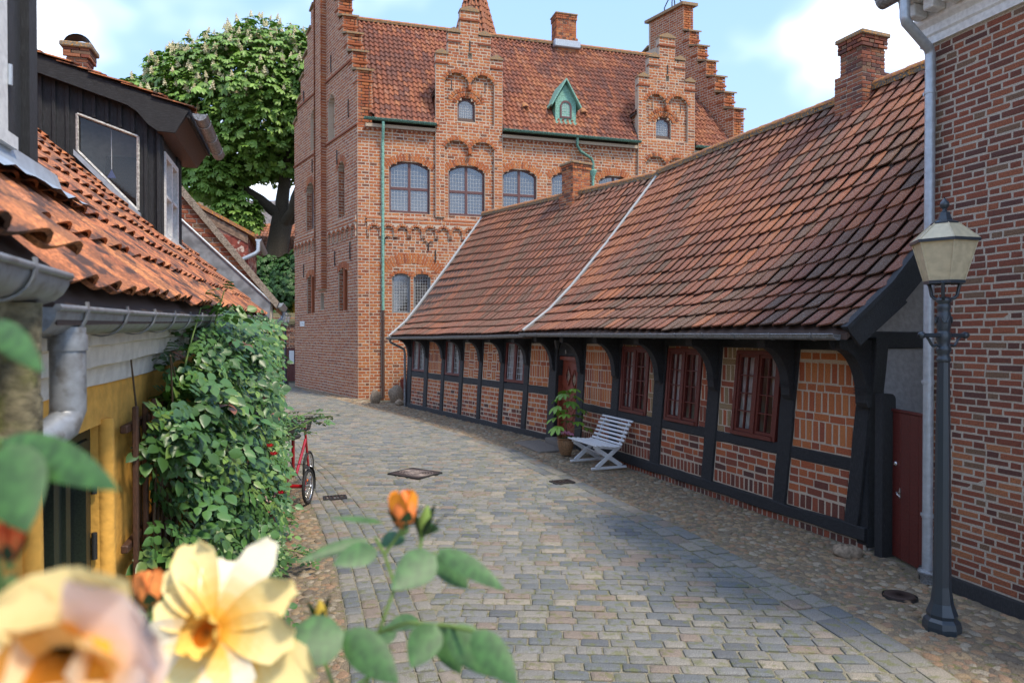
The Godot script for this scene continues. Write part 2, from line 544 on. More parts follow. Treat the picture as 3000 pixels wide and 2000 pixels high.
func sett_shape(worn: float) -> Array:
	# unit stone: 1 x 1 in x, z; top at y = 0; domed and rounded
	var g := Geo.new()
	g.ref = Vector3(0, -0.3, 0)
	var rings := []
	var cor := []
	for k in [Vector2(.5, -.40), Vector2(.5, .40), Vector2(.44, .5), Vector2(-.44, .5), Vector2(-.5, .40), Vector2(-.5, -.40), Vector2(-.44, -.5), Vector2(.44, -.5)]:
		cor.append(k + Vector2(R(-1, 1) * 0.02, R(-1, 1) * 0.035))
	for e in [[1.0, -0.09], [0.985, -0.014], [0.93, -0.003], [0.55, 0.001 + worn]]:
		var ring := PackedVector3Array()
		for c in cor:
			ring.append(Vector3(c.x * e[0], e[1] + R(-0.002, 0.002), c.y * e[0]))
		rings.append(ring)
	g.loft(rings, true, false, true)
	var top: PackedVector3Array = rings[3]
	for k in 8:
		g.sm([Vector3(0, worn, 0), top[k], top[(k + 1) % 8]], [Vector3.UP, Vector3.UP, Vector3.UP])
	return g.raw()

func cobble_shape() -> Array:
	var g := Geo.new()
	var rings := []
	var rad := []
	for k in 9:
		rad.append(R(0.82, 1.06) * 0.5)
	for e in [[1.0, -0.25], [0.98, 0.02], [0.84, 0.24], [0.52, 0.40], [0.18, 0.45]]:
		var ring := PackedVector3Array()
		for k in 9:
			var a := TAU * k / 9.0
			ring.append(Vector3(cos(a) * rad[k] * e[0], e[1] + R(-0.02, 0.02), sin(a) * rad[k] * e[0]))
		rings.append(ring)
	g.loft(rings, true, true, true)
	return g.raw()

func tile_shape(W: float, L: float, amp: float, thick: float, tongue: float, segs := 7, style := 0) -> Array:
	# pantile: x across (centred), y up the slope from 0 at the lower end, z off the roof. The lower end is a rounded tongue.
	var g := Geo.new()
	var top := PackedVector3Array()
	var low := PackedVector3Array()
	var lowu := PackedVector3Array()
	var over := W * 0.13
	for i in segs + 1:
		var f := float(i) / segs
		var x := -W * 0.5 + (W + over) * f
		var w := x / W + 0.5
		var z := amp * cos(TAU * (w - 0.36)) * (1.0 if w < 0.9 else 1.0)
		if style == 1:
			z = amp * (-0.8 + 1.8 * smoothstep(0.05, 0.86, w)) if w < 0.95 else amp * (1.0 - (w - 0.95) * 9.0)
		if style == 2:
			var kn := [-1.0, -0.85, -0.3, 0.45, 0.85, 1.0, 0.95, 0.75, 0.4]
			var ww := clampf(w / 1.10, 0.0, 1.0) * 8.0
			var i0 := mini(int(ww), 7)
			z = amp * lerpf(kn[i0], kn[i0 + 1], ww - i0)
		elif w > 1.0:
			z += thick * 0.6
		var e := (w - (0.62 if style == 2 else 0.36)) / (0.48 if style == 2 else 0.52)
		var yl := tongue * clampf(e * e, 0.0, 1.0)
		if w > 0.92 and style != 2:
			yl = tongue * 0.55
		if style == 2:
			yl = tongue * (1.0 - sqrt(maxf(0.0, 1.0 - minf(1.0, e * e))))
		top.append(Vector3(x, L, z - amp * 0.1))
		low.append(Vector3(x, yl, z + thick))
		lowu.append(Vector3(x, yl + 0.004, z - thick * 0.25))
	g.loft([top, low], false, false, true)
	for i in segs:   # lower edge
		g.ref = (low[i] + low[i + 1]) * 0.5 + Vector3(0, 0.1, -0.01)
		g.quad(low[i], low[i + 1], lowu[i + 1], lowu[i])
	g.ref = null
	g.quad(low[segs], top[segs], top[segs] - Vector3(0, 0, thick * 0.7), low[segs] - Vector3(0, 0, thick * 0.9))
	g.quad(low[0], top[0], top[0] - Vector3(0, 0, thick), lowu[0])
	return g.raw()

# ------------------------------------------------------------------ brickwork on a wall frame
# openings: Array of Callable(y) -> null or [a, b]
func ranges_at(a: float, b: float, y: float, holes: Array) -> Array:
	var list := [[a, b]]
	for h in holes:
		var g = h.call(y)
		if g == null:
			continue
		var out := []
		for r in list:
			if g[1] <= r[0] or g[0] >= r[1]:
				out.append(r)
				continue
			if g[0] > r[0]:
				out.append([r[0], g[0]])
			if g[1] < r[1]:
				out.append([g[1], r[1]])
		list = out
	return list

func rect_hole(a: float, b: float, y0: float, y1: float) -> Callable:
	return func(y): return [a, b] if y > y0 and y < y1 else null

func arch_hole(a: float, b: float, y0: float, y1: float, rise: float) -> Callable:
	# segmental arch: springs at y1 - rise, crown at y1
	var w := (b - a) * 0.5
	var rad := (w * w + rise * rise) / (2.0 * rise)
	var cy := y1 - rad
	return func(y):
		if y <= y0 or y >= y1:
			return null
		if y < y1 - rise:
			return [a, b]
		var h := sqrt(maxf(0.0, rad * rad - (y - cy) * (y - cy)))
		h = minf(h, w)
		return [(a + b) * 0.5 - h, (a + b) * 0.5 + h]

func courses(p: Pieces, f: Fr, y0: float, y1: float, ch: float, L: float, Hd: float, joint: float, span: Callable, holes: Array, tone: Callable, q := 0.0, wob := 0.003, flemish := true) -> void:
	var rows := int(round((y1 - y0) / ch))
	var hh := (y1 - y0) / rows
	for r in rows:
		var y := y0 + hh * (r + 0.5)
		var ab: Array = span.call(y)
		if ab[1] - ab[0] < 0.03:
			continue
		for rg in ranges_at(ab[0], ab[1], y, holes):
			var a: float = rg[0]
			var b: float = rg[1]
			var s := a + joint * 0.5
			var k := (r % 2) + rng.randi_range(0, 1) * (0 if flemish else 2)
			var first := true
			while s < b - joint * 0.6:
				var stretch := k % 2 == 0 if flemish else k % 3 != 2
				var len := L if stretch else Hd
				if first and r % 2:
					len = len * 0.55 if stretch else len
				first = false
				len *= R(0.93, 1.06)
				var left := b - joint * 0.5 - s
				if left < len + joint + Hd * 0.45:
					len = left
					if len > L * 1.25:
						len = left * 0.5 - joint * 0.5
				if len > 0.018:
					var is_l := len > (L + Hd) * 0.5
					var kk := rng.randi_range(0, 2) + (0 if is_l else 3)
					var yy := y + R(-wob, wob) + sin(s * 1.7 + y * 3.1) * wob
					var t := f.face(s + len * 0.5, yy, q + R(-0.003, 0.003))
					t.basis = t.basis * Basis(Vector3(0, 0, 1), R(-0.008, 0.008)) * Basis.from_scale(Vector3(len / (L if is_l else Hd), R(0.95, 1.03), 1))
					p.put(t, kk, tone.call(s, y), len * hh)
				s += len + joint
				k += 1

func mortar_body(g: Geo, f: Fr, y0: float, y1: float, ch: float, span: Callable, holes: Array, back: float, q := -0.005) -> void:
	# the wall behind the bricks: one block per run of courses with the same gaps
	var rows := int(round((y1 - y0) / ch))
	var hh := (y1 - y0) / rows
	var prev := []
	var from := y0
	for r in rows + 1:
		var y := y0 + hh * (r + 0.5)
		var now := []
		if r < rows:
			var ab: Array = span.call(y)
			if ab[1] - ab[0] > 0.01:
				now = ranges_at(ab[0], ab[1], y, holes)
		if str(now) != str(prev):
			for rg in prev:
				var y2 := y0 + hh * r
				g.box(f.t((rg[0] + rg[1]) * 0.5, (from + y2) * 0.5, q - back * 0.5), Vector3(rg[1] - rg[0], y2 - from, back))
			prev = now
			from = y0 + hh * r

func voussoirs(p: Pieces, f: Fr, cs: float, cy: float, r0: float, H: float, a0: float, a1: float, n: int, shape_h: float, shape_l: float, tone: Callable, q := 0.004) -> void:
	# bricks set radially; angle 0 points up. r0 inner radius, H the brick's radial length
	for i in n:
		var a := lerpf(a0, a1, (i + 0.5) / n)
		var rr := r0 + H * 0.5
		var w := (a1 - a0) * rr / n * 0.76
		var t := f.face(cs + sin(a) * rr, cy + cos(a) * rr, q + R(-0.002, 0.003))
		var flip := signf(t.basis.x.dot(f.u))
		t.basis = t.basis * Basis(Vector3(0, 0, 1), -a * flip + PI / 2.0) * Basis.from_scale(Vector3(H / shape_l, absf(w) / shape_h, 1))
		p.put(t, rng.randi_range(0, 2), tone.call(cs, cy), H * absf(w))

func arch_over(p: Pieces, f: Fr, a: float, b: float, crown: float, rise: float, H: float, n: int, sh: float, sl: float, tone: Callable, extra := 0.0, q := 0.004) -> void:
	var w := (b - a) * 0.5
	var rad := (w * w + rise * rise) / (2.0 * rise)
	var half := asin(clampf(w / rad, -1, 1)) if rise < w else PI * 0.5 + asin(clampf((rise - w) / rad, 0, 1))
	voussoirs(p, f, (a + b) * 0.5, crown - rad, rad, H, -half - extra, half + extra, n, sh, sl, tone, q)

func hewn(g: Geo, pts: Array, side: Vector3, out: Vector3, w: float, d: float, jit := 0.006) -> void:
	# a hewn timber along pts; w across (side), d thick (out), face centred on pts
	var rings := []
	var ch := 0.012
	for i in pts.size():
		var ring := PackedVector3Array()
		var hw := w * 0.5 + R(-jit, jit)
		var o := R(-jit, jit)
		for k in [[-1.0, -1.0], [1.0, -1.0], [1.0, 1.0], [-1.0, 1.0]]:
			for e in ([[1, 0], [0, 1]] if k[0] * k[1] < 0 else [[0, 1], [1, 0]]):
				var x: float = k[0] * (hw - ch * e[0])
				var z: float = k[1] * (d * 0.5 - ch * e[1])
				ring.append(pts[i] + side * (x + o) + out * (z + R(-jit, jit) * 0.4 * float(k[1] > 0)))
		rings.append(ring)
	g.loft(rings, true, true, false)

func along(a: Vector3, b: Vector3, n: int) -> Array:
	var l := []
	for i in n + 1:
		l.append(a.lerp(b, float(i) / n))
	return l

# ------------------------------------------------------------------ roofs
# prof: Array of [q, y] from eaves to ridge, q measured inwards from the frame's plane
func prof_at(prof: Array, d: float) -> Array:
	# [q, y, slope angle] at distance d up the slope
	for i in prof.size() - 1:
		var a := Vector2(prof[i][0], prof[i][1])
		var b := Vector2(prof[i + 1][0], prof[i + 1][1])
		var l := a.distance_to(b)
		if d <= l or i == prof.size() - 2:
			var p := a.lerp(b, d / l)
			return [p.x, p.y, (b - a).angle()]
		d -= l
	return []

func prof_len(prof: Array) -> float:
	var l := 0.0
	for i in prof.size() - 1:
		l += Vector2(prof[i][0], prof[i][1]).distance_to(Vector2(prof[i + 1][0], prof[i + 1][1]))
	return l

func tile_roof(p: Pieces, f: Fr, prof: Array, s0: float, s1: float, W: float, gauge: float, lift: Callable, tone: Callable, keep: Callable, shapes: int, tilt := 0.05) -> void:
	var total := prof_len(prof)
	var rows := int(ceil(total / gauge))
	var cols := int(round((s1 - s0) / W))
	var ww := (s1 - s0) / cols
	for r in rows:
		var d := total * r / rows
		var e := prof_at(prof, d + gauge * 0.5)
		var e0 := prof_at(prof, d)
		var mean: float = e[2]
		for c in cols:
			var s := s0 + ww * (c + 0.5) + R(-0.006, 0.006)
			if not keep.call(s, e0[0], e0[1], d):
				continue
			var up := (-f.q * cos(mean) + Vector3.UP * sin(mean)).normalized()
			var nor := (f.q * sin(mean) + Vector3.UP * cos(mean)).normalized()
			var t := Transform3D(Basis(up.cross(nor), up, nor), f.p(s, e0[1] + lift.call(s, d / total), -e0[0]) + nor * (0.03 + R(-0.004, 0.006)) + up * (R(-0.012, 0.008) - (R(0.02, 0.06) if R(0, 1) < 0.03 else 0.0)))
			t.basis = t.basis * Basis(Vector3(1, 0, 0), tilt * -1.0 + R(-0.012, 0.012)) * Basis(Vector3(0, 0, 1), R(-0.02, 0.02) * (2.5 if R(0, 1) < 0.04 else 1.0)) * Basis.from_scale(Vector3(ww / W, 1, 1))
			p.put(t, rng.randi_range(0, shapes - 1), tone.call(s, d / total), W * gauge)

func roof_deck(g: Geo, f: Fr, prof: Array, s0: float, s1: float, lift: Callable, thick := 0.07, down := 0.03) -> void:
	var n := 8
	for i in prof.size() - 1:
		for k in n:
			var a := lerpf(s0, s1, float(k) / n)
			var b := lerpf(s0, s1, float(k + 1) / n)
			var fa := float(i) / (prof.size() - 1)
			var fb := float(i + 1) / (prof.size() - 1)
			var q: Array[Vector3] = []
			for w in [[a, i, fa], [b, i, fa], [b, i + 1, fb], [a, i + 1, fb]]:
				q.append(f.p(w[0], prof[w[1]][1] + lift.call(w[0], w[2]) - down, -prof[w[1]][0]))
			var dn := Vector3.DOWN * thick
			g.ref = (q[0] + q[2]) * 0.5 + dn * 0.5
			g.quad(q[0], q[1], q[2], q[3])
			g.quad(q[0] + dn, q[1] + dn, q[2] + dn, q[3] + dn)
			if i == 0:
				g.quad(q[0], q[1], q[1] + dn, q[0] + dn)
			if k == 0:
				g.quad(q[0], q[3], q[3] + dn, q[0] + dn)
			if k == n - 1:
				g.quad(q[1], q[2], q[2] + dn, q[1] + dn)
	g.ref = null

func ridge_row(parent: Node3D, f: Fr, s0: float, s1: float, q: float, y: Callable, rad: float, step := 0.36) -> void:
	# half-round ridge tiles bedded on a mortar strip
	var m := Geo.new()
	var n := int((s1 - s0) / step)
	for i in n:
		var a := lerpf(s0, s1, float(i) / n)
		var b := lerpf(s0, s1, float(i + 1) / n)
		m.box(Transform3D(Basis(f.u, Vector3.UP, f.q), f.p((a + b) * 0.5, (y.call(a) + y.call(b)) * 0.5 - 0.02, -q)), Vector3(b - a, 0.10 + R(-0.01, 0.01), rad * 2.1 + R(-0.02, 0.02)))
	part(parent, "ridge_mortar", m, M.ridge_mortar)
	for i in n:
		var a := lerpf(s0, s1, float(i) / n)
		var b := lerpf(s0, s1, float(i + 1) / n) + 0.03
		var g := Geo.new()
		var rings := []
		for e in [[a, 1.0], [b, 1.12]]:
			var ring := PackedVector3Array()
			for k in 9:
				var an := PI * k / 8.0
				ring.append(f.p(e[0], y.call(e[0]) + 0.01 + sin(an) * rad * e[1] * 0.85, -q + cos(an) * rad * e[1]))
			rings.append(ring)
		g.loft(rings, false, false, true)
		part(parent, "ridge_tile", g, M.ridge_tile)

func half_gutter(parent: Node3D, called: String, pts: Array, rad: float, outward: Vector3, mat: Material, bracket := 0.0, bracket_mat: Material = null) -> MeshInstance3D:
	var g := Geo.new()
	var outer := []
	var inner := []
	for p in pts:
		var ro := PackedVector3Array()
		var ri := PackedVector3Array()
		for k in 10:
			var a := PI + PI * k / 9.0
			ro.append(p + outward * -cos(a) * rad + Vector3.UP * sin(a) * rad)
			ri.append(p + outward * -cos(a) * rad * 0.94 + Vector3.UP * sin(a) * rad * 0.94)
		outer.append(ro)
		inner.append(ri)
	g.loft(outer, false, false, true)
	g.loft(inner, false, false, true)
	var lip := []
	for p in pts:
		lip.append(p + outward * rad)
	g.tube(lip, rad * 0.13, 6)
	for e in [0, pts.size() - 1]:
		for k in 9:
			g.tri(pts[e], outer[e][k], outer[e][k + 1])
	var o := part(parent, called, g, mat)
	if bracket > 0.0:
		var len := 0.0
		for i in pts.size() - 1:
			len += pts[i].distance_to(pts[i + 1])
		var n := int(len / bracket)
		for i in n:
			var d := len * (i + 0.5) / n
			var at: Vector3 = pts[0]
			var dir := Vector3.ZERO
			for j in pts.size() - 1:
				var l: float = pts[j].distance_to(pts[j + 1])
				dir = (pts[j + 1] - pts[j]).normalized()
				if d <= l:
					at = pts[j] + dir * d
					break
				d -= l
			var b := Geo.new()
			var path := []
			for k in 13:
				var a := PI * 0.92 + PI * 1.16 * k / 12.0
				path.append(at + outward * -cos(a) * rad * 1.05 + Vector3.UP * sin(a) * rad * 1.05)
			var ring := []
			for k in path.size():
				var rr := PackedVector3Array()
				var nor: Vector3 = (path[k] - at).normalized()
				for w in [[-1, 0], [1, 0], [1, 1], [-1, 1]]:
					rr.append(path[k] + dir * w[0] * rad * 0.13 + nor * w[1] * rad * 0.07)
				ring.append(rr)
			b.loft(ring, true, true, false)
			var bo := MeshInstance3D.new()
			bo.name = "bracket" if i == 0 else "bracket_%03d" % i
			bo.mesh = b.mesh(bracket_mat if bracket_mat else mat)
			o.add_child(bo)
	return o

# ------------------------------------------------------------------ windows
func rail(g: Geo, f: Fr, s0: float, y0: float, s1: float, y1: float, q0: float, q1: float) -> void:
	g.box(f.t((s0 + s1) * 0.5, (y0 + y1) * 0.5, (q0 + q1) * 0.5), Vector3(absf(s1 - s0), absf(y1 - y0), absf(q1 - q0)))

func room_behind(parent: Node3D, f: Fr, s0: float, s1: float, y0: float, y1: float, q: float, deep: float) -> void:
	var g := Geo.new()
	var m := 0.05
	for e in [[s0 - m, y0 - m, s1 + m, y1 + m, q - deep - 0.03, q - deep], [s0 - m - 0.03, y0 - m, s0 - m, y1 + m, q - deep, q], [s1 + m, y0 - m, s1 + m + 0.03, y1 + m, q - deep, q], [s0 - m, y1 + m, s1 + m, y1 + m + 0.03, q - deep, q], [s0 - m, y0 - m - 0.03, s1 + m, y0 - m, q - deep, q]]:
		rail(g, f, e[0], e[1], e[2], e[3], e[4], e[5])
	part(parent, "room", g, M.room_wall)

func drape(parent: Node3D, f: Fr, s0: float, s1: float, y0: float, y1: float, q: float) -> void:
	var g := Geo.new()
	var a := PackedVector3Array()
	var b := PackedVector3Array()
	var n := 18
	for i in n + 1:
		var s := lerpf(s0, s1, float(i) / n)
		var w := 0.018 * sin(i * 1.55 + s * 9.0)
		a.append(f.p(s, y1, q + w))
		b.append(f.p(s, y0, q + w * 1.4))
	g.loft([a, b], false, false, true)
	part(parent, "curtain", g, M.curtain)

func casement(parent: Node3D, f: Fr, lean: float, s0: float, s1: float, y0: float, y1: float, nx: int, ny: int, mat: Material, q := 0.0) -> void:
	# a two-leaf timber window: frame, leaves, glazing bars, one pane each; s shifts with height by lean
	var ff := Fr.new(f.o, 0)
	ff.u = f.u
	ff.q = f.q
	var g := Geo.new()
	var sh := func(y): return lean * (y - y0)
	var mid := (s0 + s1) * 0.5
	var fw := 0.055
	var bar := func(gg: Geo, a: float, ya: float, b: float, yb: float, qa: float, qb: float):
		var rings := []
		for e in [[ya], [yb]]:
			var y: float = e[0]
			var o: float = sh.call(y)
			rings.append(PackedVector3Array([f.p(a + o, y, qa), f.p(b + o, y, qa), f.p(b + o, y, qb), f.p(a + o, y, qb)]))
		gg.loft(rings, true, true, false)
	bar.call(g, s0, y0, s0 + fw, y1, q - 0.06, q + 0.02)
	bar.call(g, s1 - fw, y0, s1, y1, q - 0.06, q + 0.02)
	bar.call(g, s0 + fw, y1 - fw, s1 - fw, y1, q - 0.06, q + 0.02)
	bar.call(g, s0 + fw, y0, s1 - fw, y0 + fw, q - 0.06, q + 0.03)
	bar.call(g, mid - 0.03, y0 + fw, mid + 0.03, y1 - fw, q - 0.06, q + 0.024)
	var w := part(parent, "window", g, mat)
	for side in [[s0 + fw + 0.004, mid - 0.034], [mid + 0.034, s1 - fw - 0.004]]:
		var l := Geo.new()
		var lw := 0.04
		var a: float = side[0]
		var b: float = side[1]
		var ya := y0 + fw + 0.004
		var yb := y1 - fw - 0.004
		bar.call(l, a, ya, a + lw, yb, q - 0.05, q + 0.008)
		bar.call(l, b - lw, ya, b, yb, q - 0.05, q + 0.008)
		bar.call(l, a + lw, yb - lw, b - lw, yb, q - 0.05, q + 0.008)
		bar.call(l, a + lw, ya, b - lw, ya + lw, q - 0.05, q + 0.008)
		var gx: float = (b - a - lw * 2) / nx
		var gy: float = (yb - ya - lw * 2) / ny
		for i in range(1, nx):
			bar.call(l, a + lw + gx * i - 0.008, ya + lw, a + lw + gx * i + 0.008, yb - lw, q - 0.04, q)
		for j in range(1, ny):
			bar.call(l, a + lw, ya + lw + gy * j - 0.008, b - lw, ya + lw + gy * j + 0.008, q - 0.039, q - 0.002)
		part(w, "casement", l, mat)
		for i in nx:
			for j in ny:
				var pg := Geo.new()
				var pa := a + lw + gx * i + 0.006
				var py := ya + lw + gy * j + 0.006
				var tilt := R(-0.002, 0.002)
				var o0: float = sh.call(py)
				var o1: float = sh.call(py + gy)
				pg.quad(f.p(pa + o0, py, q - 0.024), f.p(pa + gx - 0.012 + o0, py, q - 0.024 + tilt), f.p(pa + gx - 0.012 + o1, py + gy - 0.012, q - 0.024 - tilt), f.p(pa + o1, py + gy - 0.012, q - 0.024))
				part(w, "pane", pg, M.glass)

# ------------------------------------------------------------------ half-timbered cottages
func panel(g: Geo, f: Fr, a: float, b: float, y0: float, y1: float, lean: float, yr: float, back := 0.14) -> void:
	var la := func(y): return lean * (y - yr)
	var rings := []
	for y in [y0, y1]:
		var o: float = la.call(y)
		rings.append(PackedVector3Array([f.p(a + o, y, -0.004), f.p(b + o, y, -0.004), f.p(b + o, y, -back), f.p(a + o, y, -back)]))
	g.loft(rings, true, true, false)

func soldiers(p: Pieces, f: Fr, a: float, b: float, y0: float, h: float, w: float, joint: float, L: float, H: float, tone: Callable) -> void:
	var n := maxi(1, int(round((b - a) / (w + joint))))
	var ww := (b - a) / n
	for i in n:
		var t := f.face(a + ww * (i + 0.5), y0 + h * 0.5 + R(-0.004, 0.004), R(-0.003, 0.004))
		t.basis = t.basis * Basis(Vector3(0, 0, 1), PI * 0.5 + R(-0.015, 0.015)) * Basis.from_scale(Vector3((h - joint) / L, (ww - joint) / H * R(0.94, 1.02), 1))
		p.put(t, rng.randi_range(0, 2), tone.call(a, y0), h * ww)

func bonded(p: Pieces, f: Fr, a: float, b: float, y0: float, y1: float, ch: float, L: float, Hd: float, lean: float, yr: float, joint: float, tone: Callable) -> void:
	var span := func(y): return [a + lean * (y - yr), b + lean * (y - yr)]
	courses(p, f, y0, y1, ch, L, Hd, joint, span, [], tone, 0.0, 0.004, false)

func basket(p: Pieces, f: Fr, a: float, b: float, y0: float, y1: float, lean: float, yr: float, joint: float, L: float, H: float, tone: Callable) -> void:
	# blocks of upright and lying bricks by turns
	var rows := maxi(1, int(round((y1 - y0) / 0.27)))
	var hh := (y1 - y0) / rows
	var cols := maxi(1, int(round((b - a) / 0.28)))
	var ww := (b - a) / cols
	for r in rows:
		for c in cols:
			var o := lean * (y0 + hh * (r + 0.5) - yr)
			var s := a + ww * c + o
			var y := y0 + hh * r
			if (r + c) % 2:
				soldiers(p, f, s + joint * 0.5, s + ww - joint * 0.5, y + joint * 0.5, hh - joint * 0.5, 0.075, joint, L, H, tone)
			else:
				for k in 3:
					var t := f.face(s + ww * 0.5, y + hh * (k + 0.5) / 3.0, R(-0.003, 0.004))
					t.basis = t.basis * Basis.from_scale(Vector3((ww - joint) / L, (hh / 3.0 - joint) / H, 1))
					p.put(t, rng.randi_range(0, 2), tone.call(s, y), ww * hh / 3.0)

func bracket_piece(root: Node3D, f: Fr, s: float, w: float, y0: float, y1: float, reach: float) -> void:
	var g := Geo.new()
	var poly := PackedVector2Array()
	poly.append(Vector2(0.015, y1))
	poly.append(Vector2(reach, y1))
	poly.append(Vector2(reach, y1 - 0.06))
	for k in 8:   # concave underside
		var a := PI * 0.5 * k / 7.0
		poly.append(Vector2(reach - (reach - 0.11) * sin(a) - 0.01, y0 + 0.09 + (y1 - 0.10 - y0 - 0.09) * cos(a)))
	poly.append(Vector2(0.10, y0 + 0.05))
	poly.append(Vector2(0.065, y0))
	poly.append(Vector2(0.015, y0))
	var t := Transform3D(Basis(f.q, Vector3.UP, f.u), f.p(s, 0, 0))
	g.prism(t, poly, -w * 0.5, w * 0.5)
	for k in 3:   # carved lines near the foot
		g.box(Transform3D(Basis(f.q, Vector3.UP, f.u), f.p(s, y0 + 0.16 + k * 0.035, 0.07)), Vector3(0.10, 0.012, w + 0.012))
	part(root, "bracket", g, M.black_timber)

func cottages() -> void:
	# ---------------- the nearer cottage
	var f := Fr.new(Vector3(4.07, 0, -7.84), -21.3, -1.0)
	var lean := -0.115
	var yr := 0.82
	var base := f.p(4.3, -0.12, -1.5)
	var h := thing("timber_framed_house", "black timber framed brick cottage with arched brackets and white slatted bench along it", "house", base)
	var posts := [[0.0, 0.20], [1.15, 1.40], [2.67, 2.94], [4.12, 4.42], [5.61, 5.88], [7.06, 7.37], [8.40, 8.80]]
	var L := 0.225
	var H := 0.082
	var p := palette(brick_shapes(L, 0.11, H), "panelbrick")
	var orange := func(_s, _y): return [0, 1, 2, 3, 0, 1, 3, 4][rng.randi_range(0, 7)]
	var low := func(_s, y): return ([5, 6, 7, 4, 5, 7][rng.randi_range(0, 5)] if R(0, 1) > (y - 0.1) * 1.35 else [0, 2, 4, 2, 7, 0][rng.randi_range(0, 5)])
	var tan := func(_s, _y): return [8, 8, 8, 7, 4, 2][rng.randi_range(0, 5)]
	var mg := Geo.new()
	var j := 0.022
	for k in 6:
		var a: float = posts[k][1]
		var b: float = posts[k + 1][0]
		if k == 5:
			continue
		panel(mg, f, a, b, 0.12, 0.75, lean, yr)
		soldiers(p, f, a + 0.01 - lean * 0.6, b - 0.01 - lean * 0.6, 0.125, 0.19, 0.078, j, L, H, low)
		bonded(p, f, a + 0.005, b - 0.005, 0.32, 0.745, 0.104, L, 0.11, lean, yr, j, low)
		if k == 0 or k == 4:
			panel(mg, f, a, b, 0.90, 2.16, lean, yr)
			var y := 0.905
			for e in [0.10, -0.27, 0.10, -0.265, 0.10, -0.265, 0.15]:
				var o := lean * (y + absf(e) * 0.5 - yr)
				if e < 0.0:
					soldiers(p, f, a + 0.008 + o, b - 0.008 + o, y, -e, 0.078, j, L, H, orange)
				else:
					bonded(p, f, a + 0.005, b - 0.005, y, y + e, 0.104, L, 0.11, lean, yr, j, orange)
				y += absf(e)
		else:
			var w: Array = [[], [1.43, 2.36], [3.13, 4.08], [4.62, 5.58]][k]
			var strips := []
			if w[0] - a > 0.12:
				strips.append([a, w[0]])
			if b - w[1] > 0.12:
				strips.append([w[1], b])
			for st in strips:
				panel(mg, f, st[0], st[1], 0.90, 2.16, lean, yr)
				var y := 0.905
				var up := false
				while y < 2.05:
					var e := 0.25 if up else 0.085
					var o := lean * (y + e * 0.5 - yr)
					if up:
						soldiers(p, f, st[0] + 0.01 + o, st[1] - 0.01 + o, y, e, 0.075, j, L, H, tan)
					else:
						bonded(p, f, st[0] + 0.004, st[1] - 0.004, y, y + e, 0.085, L, 0.11, lean, yr, j, tan)
					y += e
					up = not up
			panel(mg, f, w[0], w[1], 2.13, 2.20, lean, yr)
			bonded(p, f, w[0], w[1], 2.13, 2.195, 0.07, L, 0.11, lean, yr, j, tan)
			casement(h, f, lean, w[0] + lean * (0.9 - yr) + 0.015, w[1] + lean * (0.9 - yr) - 0.015, 0.905, 2.125, 2, 4, M.red_paint, 0.0)
			var wa: float = w[0] - 0.07
			var wb: float = w[1] - 0.07
			room_behind(h, f, wa, wb, 0.9, 2.12, -0.08, 1.1)
			drape(h, f, wa + (wb - wa) * 0.56, wb - 0.01, 0.95, 2.1, -0.085)
			drape(h, f, wa + 0.02, wa + (wb - wa) * 0.25, 0.95, 2.1, -0.09)
			var sill := Geo.new()
			rail(sill, f, wa, 0.93, wb, 0.96, -0.26, -0.09)
			part(h, "inner_sill", sill, M.white_paint)
	# foundation of upright bricks under the sill
	var fg := Geo.new()
	rail(fg, f, 0.0, -0.4, 7.2, -0.03, -0.2, -0.004)
	part(h, "foundation", fg, M.mortar_grey)
	soldiers(p, f, 0.02, 5.9, -0.20, 0.155, 0.078, 0.02, L, H, func(_s, _y): return [5, 6, 7, 4, 7][rng.randi_range(0, 4)])
	part(h, "mortar_panel", mg, M.mortar)
	# timbers
	for k in posts.size():
		var a: float = posts[k][0]
		var b: float = posts[k][1]
		var g := Geo.new()
		var c := (a + b) * 0.5
		var pts := []
		for i in 9:
			var y := lerpf(-0.02 if k < 5 else -0.12, 2.26, i / 8.0)
			pts.append(f.p(c + lean * (y - yr) + R(-0.008, 0.008), y, -0.075 + (0.02 if k == 6 else 0.0)))
		hewn(g, pts, f.u, f.q, b - a, 0.2)
		part(h, "post", g, M.black_timber)
		bracket_piece(h, f, c + lean * 1.05, 0.15, 1.52, 2.29, 0.50)
	for k in 6:
		if k == 5:
			continue
		var g := Geo.new()
		hewn(g, along(f.p(posts[k][1] - 0.02, 0.825 + R(-0.008, 0.008), -0.06), f.p(posts[k + 1][0] + 0.02, 0.825 + R(-0.008, 0.008), -0.06), 5), Vector3.UP, f.q, 0.15, 0.145)
		part(h, "rail", g, M.black_timber_h)
	var sg := Geo.new()
	hewn(sg, along(f.p(-0.02, 0.045, -0.06), f.p(7.2, 0.03, -0.06), 18), Vector3.UP, f.q, 0.16, 0.19, 0.009)
	part(h, "sill_beam", sg, M.black_timber_h)
	var pg := Geo.new()
	hewn(pg, along(f.p(-0.15, 2.235, -0.07), f.p(8.85, 2.235, -0.07), 10), Vector3.UP, f.q, 0.15, 0.17)
	part(h, "wall_plate", pg, M.black_timber_h)
	flush(p, h, "brick", "brick_infill")
	# door
	var dg := Geo.new()
	rail(dg, f, 7.37, 1.88, 8.42, 2.03, -0.12, 0.0)
	rail(dg, f, 7.42, 2.03, 8.36, 2.16, -0.12, -0.01)
	part(h, "door_lintel", dg, M.black_timber_h)
	var dr := Geo.new()
	rail(dr, f, 7.36, -0.1, 7.44, 1.86, -0.16, -0.03)
	rail(dr, f, 8.33, -0.1, 8.41, 1.86, -0.16, -0.03)
	rail(dr, f, 7.44, 1.78, 8.33, 1.86, -0.16, -0.03)
	var df := part(h, "door_frame", dr, M.red_door)
	var dd := Geo.new()
	rail(dd, f, 7.44, -0.08, 8.33, 1.78, -0.16, -0.12)
